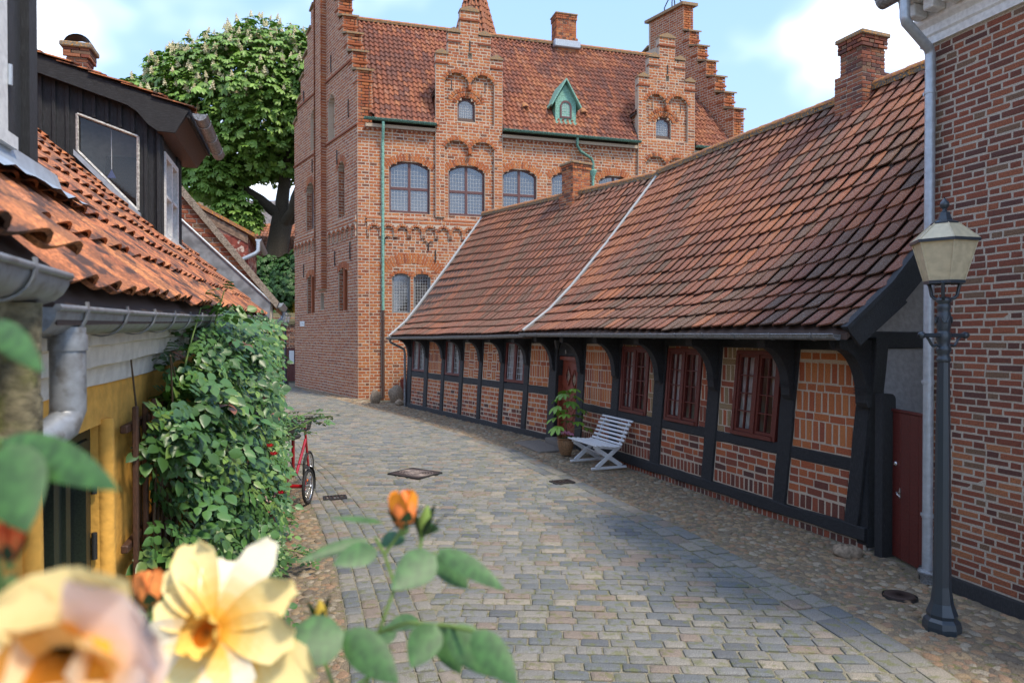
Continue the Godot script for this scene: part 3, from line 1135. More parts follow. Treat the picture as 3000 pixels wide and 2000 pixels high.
	for k in 9:   # slanting boards of the lower leaf
		for sgn in [-1.0, 1.0]:
			var yy := -0.02 + k * 0.12
			var m := 7.885
			dd.box(Transform3D(Basis(f.u, Vector3.UP, f.q) * Basis(Vector3(0, 0, 1), sgn * 0.7), f.p(m + sgn * 0.2, yy + 0.1, -0.115)), Vector3(0.5, 0.012, 0.012))
	var door := part(h, "door", dd, M.red_door)
	for e in [[7.70, 1.35], [8.0, 1.42]]:
		var lz := Geo.new()
		lz.prism(f.t(0, 0, -0.115), PackedVector2Array([Vector2(e[0], e[1] - 0.21), Vector2(e[0] + 0.13, e[1]), Vector2(e[0], e[1] + 0.21), Vector2(e[0] - 0.13, e[1])]), 0.0, 0.006)
		part(door, "pane", lz, M.glass)
		var lf := Geo.new()
		for q in [[0, 1], [1, 2], [2, 3], [3, 0]]:
			var c := [Vector2(0, -0.21), Vector2(0.13, 0), Vector2(0, 0.21), Vector2(-0.13, 0)]
			lf.tube([f.p(e[0] + c[q[0]].x, e[1] + c[q[0]].y, -0.108), f.p(e[0] + c[q[1]].x, e[1] + c[q[1]].y, -0.108)], 0.016, 6)
		part(door, "lozenge_frame", lf, M.red_door)
	var kn := Geo.new()
	kn.lathe(Transform3D(Basis(f.u, f.q, Vector3.UP), f.p(7.55, 0.95, -0.12)), [[0.02, 0.0], [0.012, 0.03], [0.028, 0.05], [0.0, 0.07]], 10)
	part(door, "knob", kn, M.iron)
	var num := Geo.new()
	rail(num, f, 7.83, 1.915, 7.95, 2.015, 0.0, 0.008)
	var plate := part(h, "number_plate", num, M.ink)
	add_text(plate, "5", f.face(7.89, 1.965, 0.010), 0.075, M.sign_white, "numeral")
	# lantern over the door, under the eaves
	var lt := thing("wall_lantern", "small black lantern hanging under the eaves above the red door", "lantern", f.p(7.9, 2.05, 0.2))
	var lg := Geo.new()
	lg.lathe(Transform3D(Basis(), f.p(7.9, 2.05, 0.2)), [[0.03, -0.02], [0.05, 0.0], [0.085, 0.17], [0.02, 0.22], [0.012, 0.3]], 6, false)
	part(lt, "lantern_body", lg, M.iron)
	var la := Geo.new()
	la.tube([f.p(7.9, 2.27, 0.2), f.p(7.9, 2.31, 0.12), f.p(7.9, 2.30, -0.02)], 0.012, 6)
	part(lt, "arm", la, M.iron)
	# roof
	var prof := [[-0.62, 2.40], [0.05, 2.90], [0.62, 3.46], [1.6, 4.56], [3.1, 6.40]]
	var lift := func(s, fr): return 0.016 * sin(s * 1.3) + 0.022 * sin(s * 0.9 + fr * 8.0) * sin(fr * 3.1)
	var rg := Geo.new()
	roof_deck(rg, f, prof, -0.30, 8.86, lift)
	roof_deck(rg, f, [[6.8, 2.40], [3.1, 6.40]], -0.30, 8.86, lift)
	var roof := part(h, "roof", rg, M.under_roof)
	var shapes := []
	for k in 4:
		shapes.append(tile_shape(0.235, 0.40, 0.034, R(0.015, 0.019), 0.10, 10, 2))
	var tp := palette(shapes, "tile")
	var patch := FastNoiseLite.new()
	patch.seed = 5
	patch.frequency = 0.35
	var tone := func(s, fr):
		var v: float = patch.get_noise_2d(s, fr * 5.5) * 1.5 + R(-0.45, 0.45) + (s - 5.0) * 0.05 - 0.12
		if v > 0.42:
			return [0, 3, 6, 3][rng.randi_range(0, 3)]
		if v > 0.0:
			return [0, 1, 3, 8][rng.randi_range(0, 3)]
		if v > -0.35:
			return [1, 2, 8, 4][rng.randi_range(0, 3)]
		return [4, 5, 2, 7][rng.randi_range(0, 3)]
	tile_roof(tp, f, prof, -0.28, 8.86, 0.235, 0.325, lift, tone, func(_s, _q, _y, _d): return true, 4)
	flush(tp, roof, "tile", "roof_tiles")
	ridge_row(h, f, -0.3, 8.86, 3.1, func(s): return 6.45 + 0.012 * sin(s * 1.3), 0.11)
	# mortar and zinc along the verge above the neighbour
	var vg := Geo.new()
	for i in prof.size() - 1:
		for k in 3:
			var a := Vector2(prof[i][0], prof[i][1]).lerp(Vector2(prof[i + 1][0], prof[i + 1][1]), k / 3.0)
			var b := Vector2(prof[i][0], prof[i][1]).lerp(Vector2(prof[i + 1][0], prof[i + 1][1]), (k + 1) / 3.0)
			vg.tube([f.p(8.90, a.x * 0 + a.y + 0.045, -a.x), f.p(8.90, b.y + 0.045, -b.x)], 0.042, 5, true, false)
	part(h, "verge_mortar", vg, M.flashing)
	# near gable: plaster, beams, barge board
	var gf := Fr.new(f.p(-0.02, 0, 0), 68.7, 1.0)
	var wg := Geo.new()
	wg.prism(gf.t(0, 0, 0), PackedVector2Array([Vector2(0.05, -0.3), Vector2(6.2, -0.3), Vector2(6.2, 2.75), Vector2(3.1, 6.3), Vector2(1.6, 4.45), Vector2(0.62, 3.35), Vector2(0.05, 2.80)]), -0.16, -0.012)
	part(h, "gable_wall", wg, M.white_plaster)
	var rw := Geo.new()
	rail(rw, f, 0.0, -0.3, 8.8, 2.6, -6.2, -6.0)
	rail(rw, f, 8.7, -0.3, 8.85, 2.9, -6.2, -0.2)
	part(h, "rear_wall", rw, M.white_plaster)
	for e in [[Vector2(0.0, 2.29), Vector2(3.5, 2.29), 0.19], [Vector2(0.0, 0.02), Vector2(2.5, 0.02), 0.2]]:
		var g := Geo.new()
		hewn(g, along(gf.p(e[0].x, e[0].y, -0.06), gf.p(e[1].x, e[1].y, -0.06), 6), Vector3.UP, gf.q, e[2], 0.15)
		part(h, "gable_beam", g, M.black_timber_h)
	var cp := Geo.new()
	hewn(cp, along(gf.p(0.14, -0.1, -0.07), gf.p(0.12, 2.25, -0.07), 6), gf.u, gf.q, 0.26, 0.17)
	part(h, "gable_post", cp, M.black_timber)
	var rf := Geo.new()
	for i in range(0, prof.size() - 1):
		var a: Array = prof[i]
		var b: Array = prof[i + 1]
		rf.quad(gf.p(a[0], a[1] - 0.06, 0.0), gf.p(b[0], b[1] - 0.06, 0.0), gf.p(b[0], b[1] - 0.32, 0.0), gf.p(a[0] + 0.1, a[1] - 0.22, 0.0))
	part(h, "verge_rafter", rf, M.black_timber)
	var bg := Geo.new()
	var bt := Geo.new()
	for i in prof.size() - 1:
		var a: Array = prof[i]
		var b: Array = prof[i + 1]
		var t := gf.t(0, 0, 0.27)
		bg.prism(t, PackedVector2Array([Vector2(a[0] - 0.02, a[1] + 0.015), Vector2(b[0] - 0.02, b[1] + 0.015), Vector2(b[0] + 0.20, b[1] - 0.19), Vector2(a[0] + 0.17, a[1] - 0.17)]), 0.0, 0.035)
		bt.prism(t, PackedVector2Array([Vector2(a[0] - 0.05, a[1] + 0.035), Vector2(b[0] - 0.05, b[1] + 0.035), Vector2(b[0] - 0.01, b[1]), Vector2(a[0] - 0.01, a[1])]), -0.03, 0.055)
	part(h, "barge_board", bg, M.black_timber)
	part(h, "verge_strip", bt, M.black_board)
	var sf := Geo.new()
	for i in 2:
		var a: Array = prof[i]
		var b: Array = prof[i + 1]
		sf.quad(gf.p(a[0], a[1] - 0.10, 0.0), gf.p(b[0], b[1] - 0.10, 0.0), gf.p(b[0], b[1] - 0.10, 0.27), gf.p(a[0], a[1] - 0.10, 0.27))
	part(h, "soffit", sf, M.black_timber)
	half_gutter(h, "gutter", [f.p(-0.22, 2.355, 0.66), f.p(4.0, 2.362, 0.66), f.p(8.9, 2.372, 0.66)], 0.068, f.q, M.zinc, 0.62)
	chimney(h, f, 2.58, 3.03, -3.34, -2.82, 6.1, 7.1, 7.36, 0.065, "housebrick", true)

	# ---------------- the farther cottage
	var f2 := Fr.new(Vector3(0.95, 0, -15.86), -31.0, -1.0)
	var h2 := thing("timber_framed_house", "low black timber framed brick cottage with leaded windows beside the tall brick house", "house", f2.p(4.4, -0.12, -1.5))
	var posts2 := [[-0.13, 0.09], [1.06, 1.28], [2.25, 2.46], [3.46, 3.66], [4.61, 4.83], [5.86, 6.08], [7.10, 7.37], [8.44, 8.80]]
	yr = 1.03
	lean = -0.12
	var p2 := palette(brick_shapes(0.23, 0.115, 0.088), "panelbrick")
	var m2 := Geo.new()
	for k in 7:
		var a: float = posts2[k][1]
		var b: float = posts2[k + 1][0]
		panel(m2, f2, a, b, 0.0, 0.94, lean, yr)
		bonded(p2, f2, a + 0.01, b - 0.01, 0.01, 0.93, 0.112, 0.23, 0.115, lean, yr, 0.025, func(_s, y): return [5, 7, 6, 4][rng.randi_range(0, 3)] if R(0, 1) > y * 1.4 else [0, 1, 2, 0, 3, 2][rng.randi_range(0, 5)])
		if k in [1, 4, 6]:
			var wa := a + lean * (1.14 - yr) + 0.01
			var wb := b + lean * (1.14 - yr) - 0.01
			leaded_window(h2, f2, lean, wa, wb, 1.135, 2.16)
			room_behind(h2, f2, wa - 0.06, wb - 0.06, 1.14, 2.14, -0.08, 0.9)
			drape(h2, f2, wa - 0.04, wa + (wb - wa) * 0.40 - 0.05, 1.16, 2.12, -0.09)
			drape(h2, f2, wb - (wb - wa) * 0.36 - 0.05, wb - 0.06, 1.16, 2.12, -0.09)
		else:
			panel(m2, f2, a, b, 1.12, 2.16, lean, yr)
			if k == 2 or k == 3:
				basket(p2, f2, a + 0.01, b - 0.01, 1.125, 2.10, lean, yr, 0.023, 0.23, 0.088, orange)
			else:
				var y := 1.125
				for e in ([0.10, -0.27, -0.27, 0.10, -0.25] if k == 5 else [0.10, 0.10, -0.29, 0.10, -0.27, 0.10]):
					var o := lean * (y + absf(e) * 0.5 - yr)
					if e < 0.0:
						soldiers(p2, f2, a + 0.012 + o, b - 0.012 + o, y, -e, 0.08, 0.023, 0.23, 0.088, orange)
					else:
						bonded(p2, f2, a + 0.005, b - 0.005, y, y + e, 0.104, 0.23, 0.115, lean, yr, 0.023, orange)
					y += absf(e)
	part(h2, "mortar_panel", m2, M.mortar)
	for k in posts2.size():
		if k == 0:
			continue
		var a: float = posts2[k][0]
		var b: float = posts2[k][1]
		var g := Geo.new()
		var pts := []
		for i in 7:
			var y := lerpf(-0.05, 2.2, i / 6.0)
			pts.append(f2.p((a + b) * 0.5 + lean * (y - yr) + R(-0.008, 0.008), y, -0.07))
		hewn(g, pts, f2.u, f2.q, b - a, 0.2)
		part(h2, "post", g, M.black_timber)
		bracket_piece(h2, f2, (a + b) * 0.5 + lean * 0.8, 0.14, 1.60, 2.25, 0.45)
		var rg2 := Geo.new()
		hewn(rg2, along(f2.p(posts2[k - 1][1] - 0.02, 1.03 + R(-0.01, 0.01), -0.06), f2.p(a + 0.02, 1.03 + R(-0.01, 0.01), -0.06), 4), Vector3.UP, f2.q, 0.175, 0.15)
		part(h2, "rail", rg2, M.black_timber_h)
	var s2 := Geo.new()
	hewn(s2, along(f2.p(0.0, -0.085, -0.05), f2.p(8.85, -0.085, -0.05), 16), Vector3.UP, f2.q, 0.19, 0.19, 0.008)
	part(h2, "sill_beam", s2, M.black_timber_h)
	var w2 := Geo.new()
	hewn(w2, along(f2.p(-0.1, 2.22, -0.07), f2.p(8.85, 2.19, -0.07), 10), Vector3.UP, f2.q, 0.16, 0.17)
	part(h2, "wall_plate", w2, M.black_timber_h)
	flush(p2, h2, "brick", "brick_infill")
	var prof2 := [[-0.58, 2.36], [0.0, 2.76], [0.5, 3.22], [1.7, 4.66], [3.1, 6.42]]
	var lift2 := func(s, fr): return -0.010 * s * (1.0 - fr) + fr * (-0.06 + 0.042 * s) + 0.012 * sin(s * 1.9) + 0.02 * sin(s * 1.1 + fr * 7.0) * sin(fr * 3.1)
	var r2 := Geo.new()
	roof_deck(r2, f2, prof2, 0.0, 9.0, lift2)
	roof_deck(r2, f2, [[6.6, 2.40], [3.1, 6.42]], 0.0, 9.0, lift2)
	var roof2 := part(h2, "roof", r2, M.under_roof)
	var tp2 := palette(shapes, "tile")
	var tone2 := func(s, fr):
		var v: float = patch.get_noise_2d(s + 30.0, fr * 5.5) * 1.2 + R(-0.5, 0.5) + (fr - 0.45) * 0.6 - 0.1
		if v > 0.4:
			return [0, 3, 3, 8][rng.randi_range(0, 3)]
		if v > -0.05:
			return [0, 1, 8, 2][rng.randi_range(0, 3)]
		return [2, 4, 1, 5][rng.randi_range(0, 3)]
	tile_roof(tp2, f2, prof2, -1.25, 9.0, 0.235, 0.325, lift2, tone2, func(s, q, _y, _d): return s > -0.35 - q * 0.17 - 0.12, 4)
	flush(tp2, roof2, "tile", "roof_tiles")
	ridge_row(h2, f2, -0.75, 9.0, 3.1, func(s): return 6.45 - 0.06 + 0.042 * s, 0.11)
	var v2 := Geo.new()
	for i in prof2.size() - 1:
		for k in 3:
			var a := Vector2(prof2[i][0], prof2[i][1]).lerp(Vector2(prof2[i + 1][0], prof2[i + 1][1]), k / 3.0)
			var b := Vector2(prof2[i][0], prof2[i][1]).lerp(Vector2(prof2[i + 1][0], prof2[i + 1][1]), (k + 1) / 3.0)
			var la2: float = lift2.call(9.0, (i + k / 3.0) / (prof2.size() - 1))
			var lb2: float = lift2.call(9.0, (i + (k + 1) / 3.0) / (prof2.size() - 1))
			v2.tube([f2.p(9.04, a.y + 0.03 + la2, -a.x), f2.p(9.04, b.y + 0.03 + lb2, -b.x)], 0.05, 5, true, false)
	part(h2, "verge_flashing", v2, M.flashing)
	var g2 := Geo.new()
	var gf2 := Fr.new(f2.p(8.85, 0, 0), 59.0, -1.0)
	g2.prism(gf2.t(0, 0, 0), PackedVector2Array([Vector2(0.0, -0.3), Vector2(6.2, -0.3), Vector2(6.2, 2.7), Vector2(3.1, 6.5), Vector2(1.7, 4.7), Vector2(0.5, 3.2), Vector2(0.0, 2.7)]), -0.2, -0.01)
	rail(g2, f2, 0.0, -0.3, 8.8, 2.6, -6.2, -6.0)
	part(h2, "gable_wall", g2, M.white_plaster)
	half_gutter(h2, "gutter", [f2.p(0.28, 2.345, 0.60), f2.p(4.5, 2.29, 0.60), f2.p(9.1, 2.25, 0.60)], 0.066, f2.q, M.zinc, 0.75)
	var dp := Geo.new()
	dp.tube([f2.p(8.95, 2.19, 0.60), f2.p(8.95, 2.08, 0.55), f2.p(8.88, 1.85, 0.10), f2.p(8.88, 1.7, 0.07), f2.p(8.88, -0.12, 0.07)], 0.042, 10)
	part(h2, "downpipe", dp, M.zinc)
	chimney(h2, f2, 3.06, 3.62, -3.43, -2.80, 5.7, 7.2, 7.42, 0.075, "oldbrick", false)

func leaded_window(parent: Node3D, f: Fr, lean: float, s0: float, s1: float, y0: float, y1: float) -> void:
	var g := Geo.new()
	var bar := func(gg: Geo, a: float, ya: float, b: float, yb: float, qa: float, qb: float):
		var rings := []
		for y in [ya, yb]:
			var o: float = lean * (y - y0)
			rings.append(PackedVector3Array([f.p(a + o, y, qa), f.p(b + o, y, qa), f.p(b + o, y, qb), f.p(a + o, y, qb)]))
		gg.loft(rings, true, true, false)
	var mid := (s0 + s1) * 0.5
	for e in [[s0, y0, s0 + 0.07, y1], [s1 - 0.07, y0, s1, y1], [mid - 0.05, y0 + 0.07, mid + 0.05, y1 - 0.05], [s0 + 0.07, y0, s1 - 0.07, y0 + 0.07], [s0 + 0.07, y1 - 0.05, s1 - 0.07, y1]]:
		bar.call(g, e[0], e[1], e[2], e[3], -0.06, 0.012)
	var w := part(parent, "window", g, M.red_paint)
	for e in [[s0 + 0.07, mid - 0.05], [mid + 0.05, s1 - 0.07]]:
		var a: float = e[0] + 0.02
		var b: float = e[1] - 0.02
		var pg := Geo.new()
		var o1: float = lean * (y1 - y0)
		pg.quad(f.p(a, y0 + 0.07, -0.03), f.p(b, y0 + 0.07, -0.03), f.p(b + o1, y1 - 0.05, -0.03), f.p(a + o1, y1 - 0.05, -0.03))
		part(w, "pane", pg, M.glass)
		var lg := Geo.new()
		for i in range(0, 4):
			var x := lerpf(a, b, i / 3.0)
			bar.call(lg, x - 0.006, y0 + 0.07, x + 0.006, y1 - 0.05, -0.034, -0.022)
		for k in range(0, 7):
			var y := lerpf(y0 + 0.08, y1 - 0.06, k / 6.0)
			bar.call(lg, a, y - 0.006, b, y + 0.006, -0.036, -0.02)
		part(w, "lead_lattice", lg, M.lead_bar)

func chimney(parent: Node3D, f: Fr, s0: float, s1: float, q0: float, q1: float, y0: float, y1: float, y2: float, ch: float, brick: String, plinth: bool) -> void:
	# brick stack: faces q1 (towards the street) and s0 (towards the lower s) are laid in bricks, with an oversailing cap
	var g := Geo.new()
	rail(g, f, s0 + 0.012, y0, s1 - 0.012, y2 - 0.02, q0 + 0.012, q1 - 0.012)
	var c := part(parent, "chimney", g, M.mortar_grey)
	var L := 0.20
	var p := palette(brick_shapes(L, 0.095, ch - 0.013, 0.03), brick)
	var tone := func(_s, _y): return rng.randi_range(0, p.cols.size() - 1)
	var lay := func(a0: float, a1: float, b0: float, b1: float, ya: float, yb: float):
		var fa := Fr.new(f.p(0, 0, b1), 0)
		fa.u = f.u
		fa.q = f.q
		courses(p, fa, ya, yb, ch, L, 0.095, 0.013, func(_y): return [a0, a1], [], tone)
		var fb := Fr.new(f.p(a0, 0, b0), 0)
		fb.u = f.q
		fb.q = -f.u
		courses(p, fb, ya, yb, ch, L, 0.095, 0.013, func(_y): return [0.0, b1 - b0], [], tone)
		var fc := Fr.new(f.p(a1, 0, b0), 0)
		fc.u = f.q
		fc.q = f.u
		courses(p, fc, ya, yb, ch, L, 0.095, 0.013, func(_y): return [0.0, b1 - b0], [], tone)
	var mid := y0
	if plinth:
		mid = y0 + 0.62
		lay.call(s0 - 0.05, s1 + 0.07, q0 - 0.05, q1 + 0.05, y0 - 0.25, mid)
		rail(g, f, s0 - 0.04, y0, s1 + 0.06, mid - 0.02, q0 - 0.04, q1 + 0.04)
	else:
		mid = y0 + 0.75
		lay.call(s0 - 0.06, s1 + 0.06, q0 - 0.05, q1 + 0.06, y0, mid)
		rail(g, f, s0 - 0.05, y0, s1 + 0.05, mid - 0.02, q0 - 0.04, q1 + 0.05)
	c.mesh = g.mesh(M.mortar_grey)
	lay.call(s0, s1, q0, q1, mid, y1)
	var fl := palette(p.shapes, brick)
	lay.call(s0 - 0.03, s1 + 0.03, q0 - 0.03, q1 + 0.03, y1, y2 - 0.06)
	flush(p, c, "brick", "brickwork", 120)
	var cap := Geo.new()
	cap.bev(f.t((s0 + s1) * 0.5, y2 - 0.035, (q0 + q1) * 0.5), Vector3(s1 - s0 + 0.12, 0.07, q1 - q0 + 0.12), 0.012)
	part(c, "cap", cap, M.capstone)

func add_text(parent: Node3D, txt: String, t: Transform3D, size: float, mat: Material, called := "lettering") -> void:
	var m := TextMesh.new()
	var fnt := SystemFont.new()
	fnt.font_names = PackedStringArray(["Droid Sans"])
	m.font = fnt
	m.text = txt
	m.font_size = 64
	m.pixel_size = size / 48.0
	m.depth = 0.002
	m.material = mat
	var o := MeshInstance3D.new()
	o.name = called
	o.mesh = m
	parent.add_child(o)
	var base := Vector3.ZERO
	if parent.has_meta("base"):
		base = parent.get_meta("base")
	o.transform = Transform3D(t.basis, t.origin - base)

# ------------------------------------------------------------------ lane
const RIGHT := [[-3.0, 3.45], [-4.92, 3.21], [-5.79, 3.08], [-6.65, 2.84], [-7.73, 2.50], [-8.93, 2.12], [-9.98, 1.70], [-10.95, 1.36], [-11.97, 1.02], [-13.22, 0.58], [-14.59, 0.12], [-15.27, -0.34], [-16.55, -1.05], [-17.94, -1.83], [-20.06, -3.0], [-21.74, -3.95], [-23.39, -5.1], [-25.5, -6.3], [-29.0, -8.4], [-36.0, -12.6]]
const LEFT := [[-2.0, -0.40], [-3.6, -0.80], [-5.18, -1.25], [-5.89, -1.44], [-7.11, -1.83], [-7.87, -2.12], [-8.52, -2.37], [-9.46, -2.74], [-10.6, -3.22], [-12.0, -3.85], [-13.4, -4.60], [-15.4, -5.55], [-20.0, -8.0], [-26.0, -11.3], [-36.0, -16.8]]
const GY := -0.12

func at_z(list: Array, z: float) -> float:
	for i in list.size() - 1:
		if z <= list[i][0] and z >= list[i + 1][0]:
			return lerpf(list[i][1], list[i + 1][1], (list[i][0] - z) / (list[i][0] - list[i + 1][0]))
	return list[0][1] if z > list[0][0] else list[-1][1]

func right_wall(z: float) -> float:
	return at_z([[-2.0, 5.65], [-6.89, 4.16], [-7.6, 4.2], [-7.84, 4.05], [-15.86, 0.93], [-23.5, -3.66], [-24.6, -3.4], [-25.4, -5.9], [-26.2, -5.95], [-33.0, -10.5], [-36.0, -12.4]], z)

func left_wall(z: float) -> float:
	return -1.135 - 0.24 - 0.3057 * (-z - 1.78) - 0.08

func sett_patch(p: Pieces, x: float, z: float, yaw: float, len: float, wid: float, size: float) -> void:
	var t := Transform3D(Basis(Vector3.UP, yaw + R(-0.02, 0.02)) * Basis(Vector3.RIGHT, R(-0.012, 0.012)) * Basis(Vector3.BACK, R(-0.012, 0.012)) * Basis.from_scale(Vector3(len, 1, wid)), Vector3(x, GY + R(-0.005, 0.004), z))
	var k := rng.randi_range(0, 9)
	if k in [9, 4, 7] and R(0, 1) < 0.65:
		k = rng.randi_range(0, 3)
	p.put(t, rng.randi_range(0, p.shapes.size() - 1), k, size)

func along_edge(p: Pieces, edge: Array, inward: float, rows: int, w: float, z0: float, z1: float, lo: float, hi: float) -> void:
	for r in rows:
		var z := z0
		while z > z1:
			var len := R(lo, hi)
			var x0 := at_z(edge, z)
			var x1 := at_z(edge, z - 0.3)
			var dir := Vector2(x1 - x0, -0.3).normalized()
			var zc := z + dir.y * len * 0.5
			var xc := at_z(edge, zc)
			var nor := Vector2(-dir.y, dir.x) * inward
			var off := w * (r + 0.5)
			sett_patch(p, xc + nor.x * off, zc + nor.y * off, atan2(-dir.y, dir.x), len - 0.010, w - 0.010, len * w)
			z += dir.y * len

func lane() -> void:
	var g := Geo.new()
	g.ref = Vector3(0, -50, -20)
	g.quad(Vector3(-400, -0.19, 60), Vector3(400, -0.19, 60), Vector3(400, -0.19, -700), Vector3(-400, -0.19, -700))
	structure("ground", g, M.earth)
	# carriageway bed and its setts
	var b := Geo.new()
	b.ref = Vector3(0, -50, -15)
	var zs := []
	var z := -2.0
	while z > -35.9:
		zs.append(z)
		z -= 0.5
	for i in zs.size() - 1:
		b.quad(Vector3(at_z(LEFT, zs[i]), GY - 0.014, zs[i]), Vector3(at_z(RIGHT, zs[i]), GY - 0.014, zs[i]), Vector3(at_z(RIGHT, zs[i + 1]), GY - 0.014, zs[i + 1]), Vector3(at_z(LEFT, zs[i + 1]), GY - 0.014, zs[i + 1]))
	var road := structure("road", b, M.joint_sand, "narrow lane paved with worn grey setts", "road")
	var shapes := []
	for k in 6:
		shapes.append(sett_shape(R(0.0, 0.004)))
	var p := palette(shapes, "sett")
	var row := -3.0
	var n := 0
	while row > -35.0:
		var d := R(0.125, 0.15)
		var zz := row
		var x := at_z(LEFT, zz) + 0.80 + (0.1 if n % 2 else 0.0) * R(0.3, 1.0)
		while true:
			var z2 := zz + 0.05 * x + 0.03 * sin(x * 1.1 + row * 0.4)
			var end := at_z(RIGHT, z2) - 0.46
			if x > end - 0.08:
				break
			var len := R(0.17, 0.29)
			if x + len > end - 0.1:
				len = end - x
			sett_patch(p, x + len * 0.5, z2, -0.05, len - R(0.006, 0.013), d - R(0.005, 0.011), len * d)
			x += len
		row -= d
		n += 1
	along_edge(p, LEFT, -1.0 * -1.0, 5, 0.155, -2.6, -34.0, 0.15, 0.24)
	along_edge(p, RIGHT, -1.0, 2, 0.215, -3.2, -34.0, 0.22, 0.36)
	flush(p, road, "sett", "sett_paving")
	# cobbled strips
	var cs := []
	for k in 6:
		cs.append(cobble_shape())
	for side in 2:
		var c := Geo.new()
		c.ref = Vector3(0, -50, -15)
		var q := palette(cs, "cobble")
		for i in zs.size() - 1:
			var a0: float = at_z(RIGHT, zs[i]) if side == 0 else left_wall(zs[i]) - 0.5
			var a1: float = right_wall(zs[i]) + 0.5 if side == 0 else at_z(LEFT, zs[i])
			var b0: float = at_z(RIGHT, zs[i + 1]) if side == 0 else left_wall(zs[i + 1]) - 0.5
			var b1: float = right_wall(zs[i + 1]) + 0.5 if side == 0 else at_z(LEFT, zs[i + 1])
			c.quad(Vector3(a0, GY - 0.016, zs[i]), Vector3(a1, GY - 0.016, zs[i]), Vector3(b1, GY - 0.016, zs[i + 1]), Vector3(b0, GY - 0.016, zs[i + 1]))
		var strip := structure("pavement", c, M.dirt, ["strip of rounded fieldstones along the timber framed cottages", "strip of rounded fieldstones below the climbing roses"][side], "pavement")
		var zc := -2.6
		while zc > -31.0:
			var far := clampf((-zc - 12.0) / 14.0, 0.0, 1.0)
			var cell := lerpf(0.078, 0.115, far)
			var x0: float = at_z(RIGHT, zc) + 0.03 if side == 0 else left_wall(zc)
			var x1: float = right_wall(zc) if side == 0 else at_z(LEFT, zc) - 0.04
			if side == 1 and zc < -14.0:
				break
			var x := x0 + R(0, 0.04)
			while x < x1:
				var sz := cell * R(0.72, 1.35)
				if R(0, 1) < 0.05:
					sz *= 1.4
				var t := Transform3D(Basis(Vector3.UP, R(0, TAU)) * Basis.from_euler(Vector3(R(-0.2, 0.2), 0, R(-0.2, 0.2))) * Basis.from_scale(Vector3(sz * R(0.95, 1.6), sz * R(0.32, 0.5), sz * R(0.8, 1.0))), Vector3(x + R(-0.015, 0.015), GY - 0.022 + R(-0.006, 0.006), zc + R(-0.025, 0.025)))
				q.put(t, rng.randi_range(0, 5), rng.randi_range(0, 9), sz * sz)
				x += cell * R(0.85, 1.12)
			zc -= cell * 0.86
		flush(q, strip, "cobblestone", "cobbles")
	# iron covers
	manhole(Vector3(-1.72, GY + 0.004, -12.08), -0.62, 0.36, true)
	grate(Vector3(-2.68, GY + 0.004, -10.3), 0.35, 0.16, 0.11, "small dark drain grate in the setts beside the tricycle", true)
	grate(Vector3(0.84, GY + 0.004, -11.4), 0.42, 0.17, 0.12, "small rusty drain cover in the setts facing the white bench", false)
	var rc := thing("round_cover", "small round rusty iron cover set among the fieldstones beside the lamp post", "cover", Vector3(3.67, GY, -6.43))
	var rg := Geo.new()
	rg.lathe(Transform3D(Basis(), Vector3(3.67, GY, -6.43)), [[0.13, -0.03], [0.135, 0.012], [0.115, 0.016], [0.0, 0.016]], 20)
	part(rc, "plate", rg, M.rust_iron)
	var rr := Geo.new()
	rr.lathe(Transform3D(Basis(), Vector3(3.67, GY, -6.43)), [[0.145, -0.03], [0.145, 0.006], [0.152, 0.006], [0.152, -0.03]], 20)
	part(rc, "rim", rr, M.iron)

func manhole(at: Vector3, yaw: float, half: float, _rings: bool) -> void:
	var o := thing("manhole_cover", "square rusty iron manhole cover with curved ribs in the middle of the lane", "manhole cover", at)
	var t := Transform3D(Basis(Vector3.UP, yaw), at)
	var g := Geo.new()
	g.bev(t, Vector3(half * 2.0, 0.03, half * 1.7), 0.006)
	part(o, "plate", g, M.rust_iron)
	var fr := Geo.new()
	for e in [[1, 0], [-1, 0], [0, 1], [0, -1]]:
		fr.box(t * Transform3D(Basis(), Vector3(e[0] * half, 0.004, e[1] * half * 0.85)), Vector3(0.03 if e[0] else half * 2.0, 0.032, half * 1.7 if e[0] else 0.03))
	part(o, "frame", fr, M.iron)
	for c in [[-0.32, 4], [0.28, 5]]:
		for k in c[1]:
			var r: float = 0.045 + k * 0.05
			var rib := Geo.new()
			var path := []
			for i in 17:
				var a := TAU * i / 16.0
				var q := Vector3(clampf(c[0] * half + cos(a) * r, -half * 0.93, half * 0.93), 0.018, clampf(sin(a) * r * 0.95, -half * 0.78, half * 0.78))
				path.append(t * q)
			rib.tube(path, 0.010, 5, false)
			part(o, "rib", rib, M.worn_iron)

func grate(at: Vector3, yaw: float, a: float, b: float, label: String, bars: bool) -> void:
	var o := thing("drain_grate", label, "drain grate", at)
	var t := Transform3D(Basis(Vector3.UP, yaw), at)
	var g := Geo.new()
	for e in [[1, 0], [-1, 0], [0, 1], [0, -1]]:
		g.box(t * Transform3D(Basis(), Vector3(e[0] * a, 0.0, e[1] * b)), Vector3(0.025 if e[0] else a * 2.0 + 0.02, 0.028, b * 2.0 - 0.03 if e[0] else 0.025))
	part(o, "frame", g, M.iron)
	var pl := Geo.new()
	pl.box(t * Transform3D(Basis(), Vector3(0, -0.012, 0)), Vector3(a * 1.9, 0.02, b * 1.9))
	part(o, "plate", pl, M.rust_iron if not bars else M.iron)
	for i in 6:
		var s := Geo.new()
		s.box(t * Transform3D(Basis(), Vector3(lerpf(-a * 0.8, a * 0.8, i / 5.0), 0.002, 0)), Vector3(0.018, 0.02, b * 1.8))
		part(o, "bar", s, M.rust_iron)

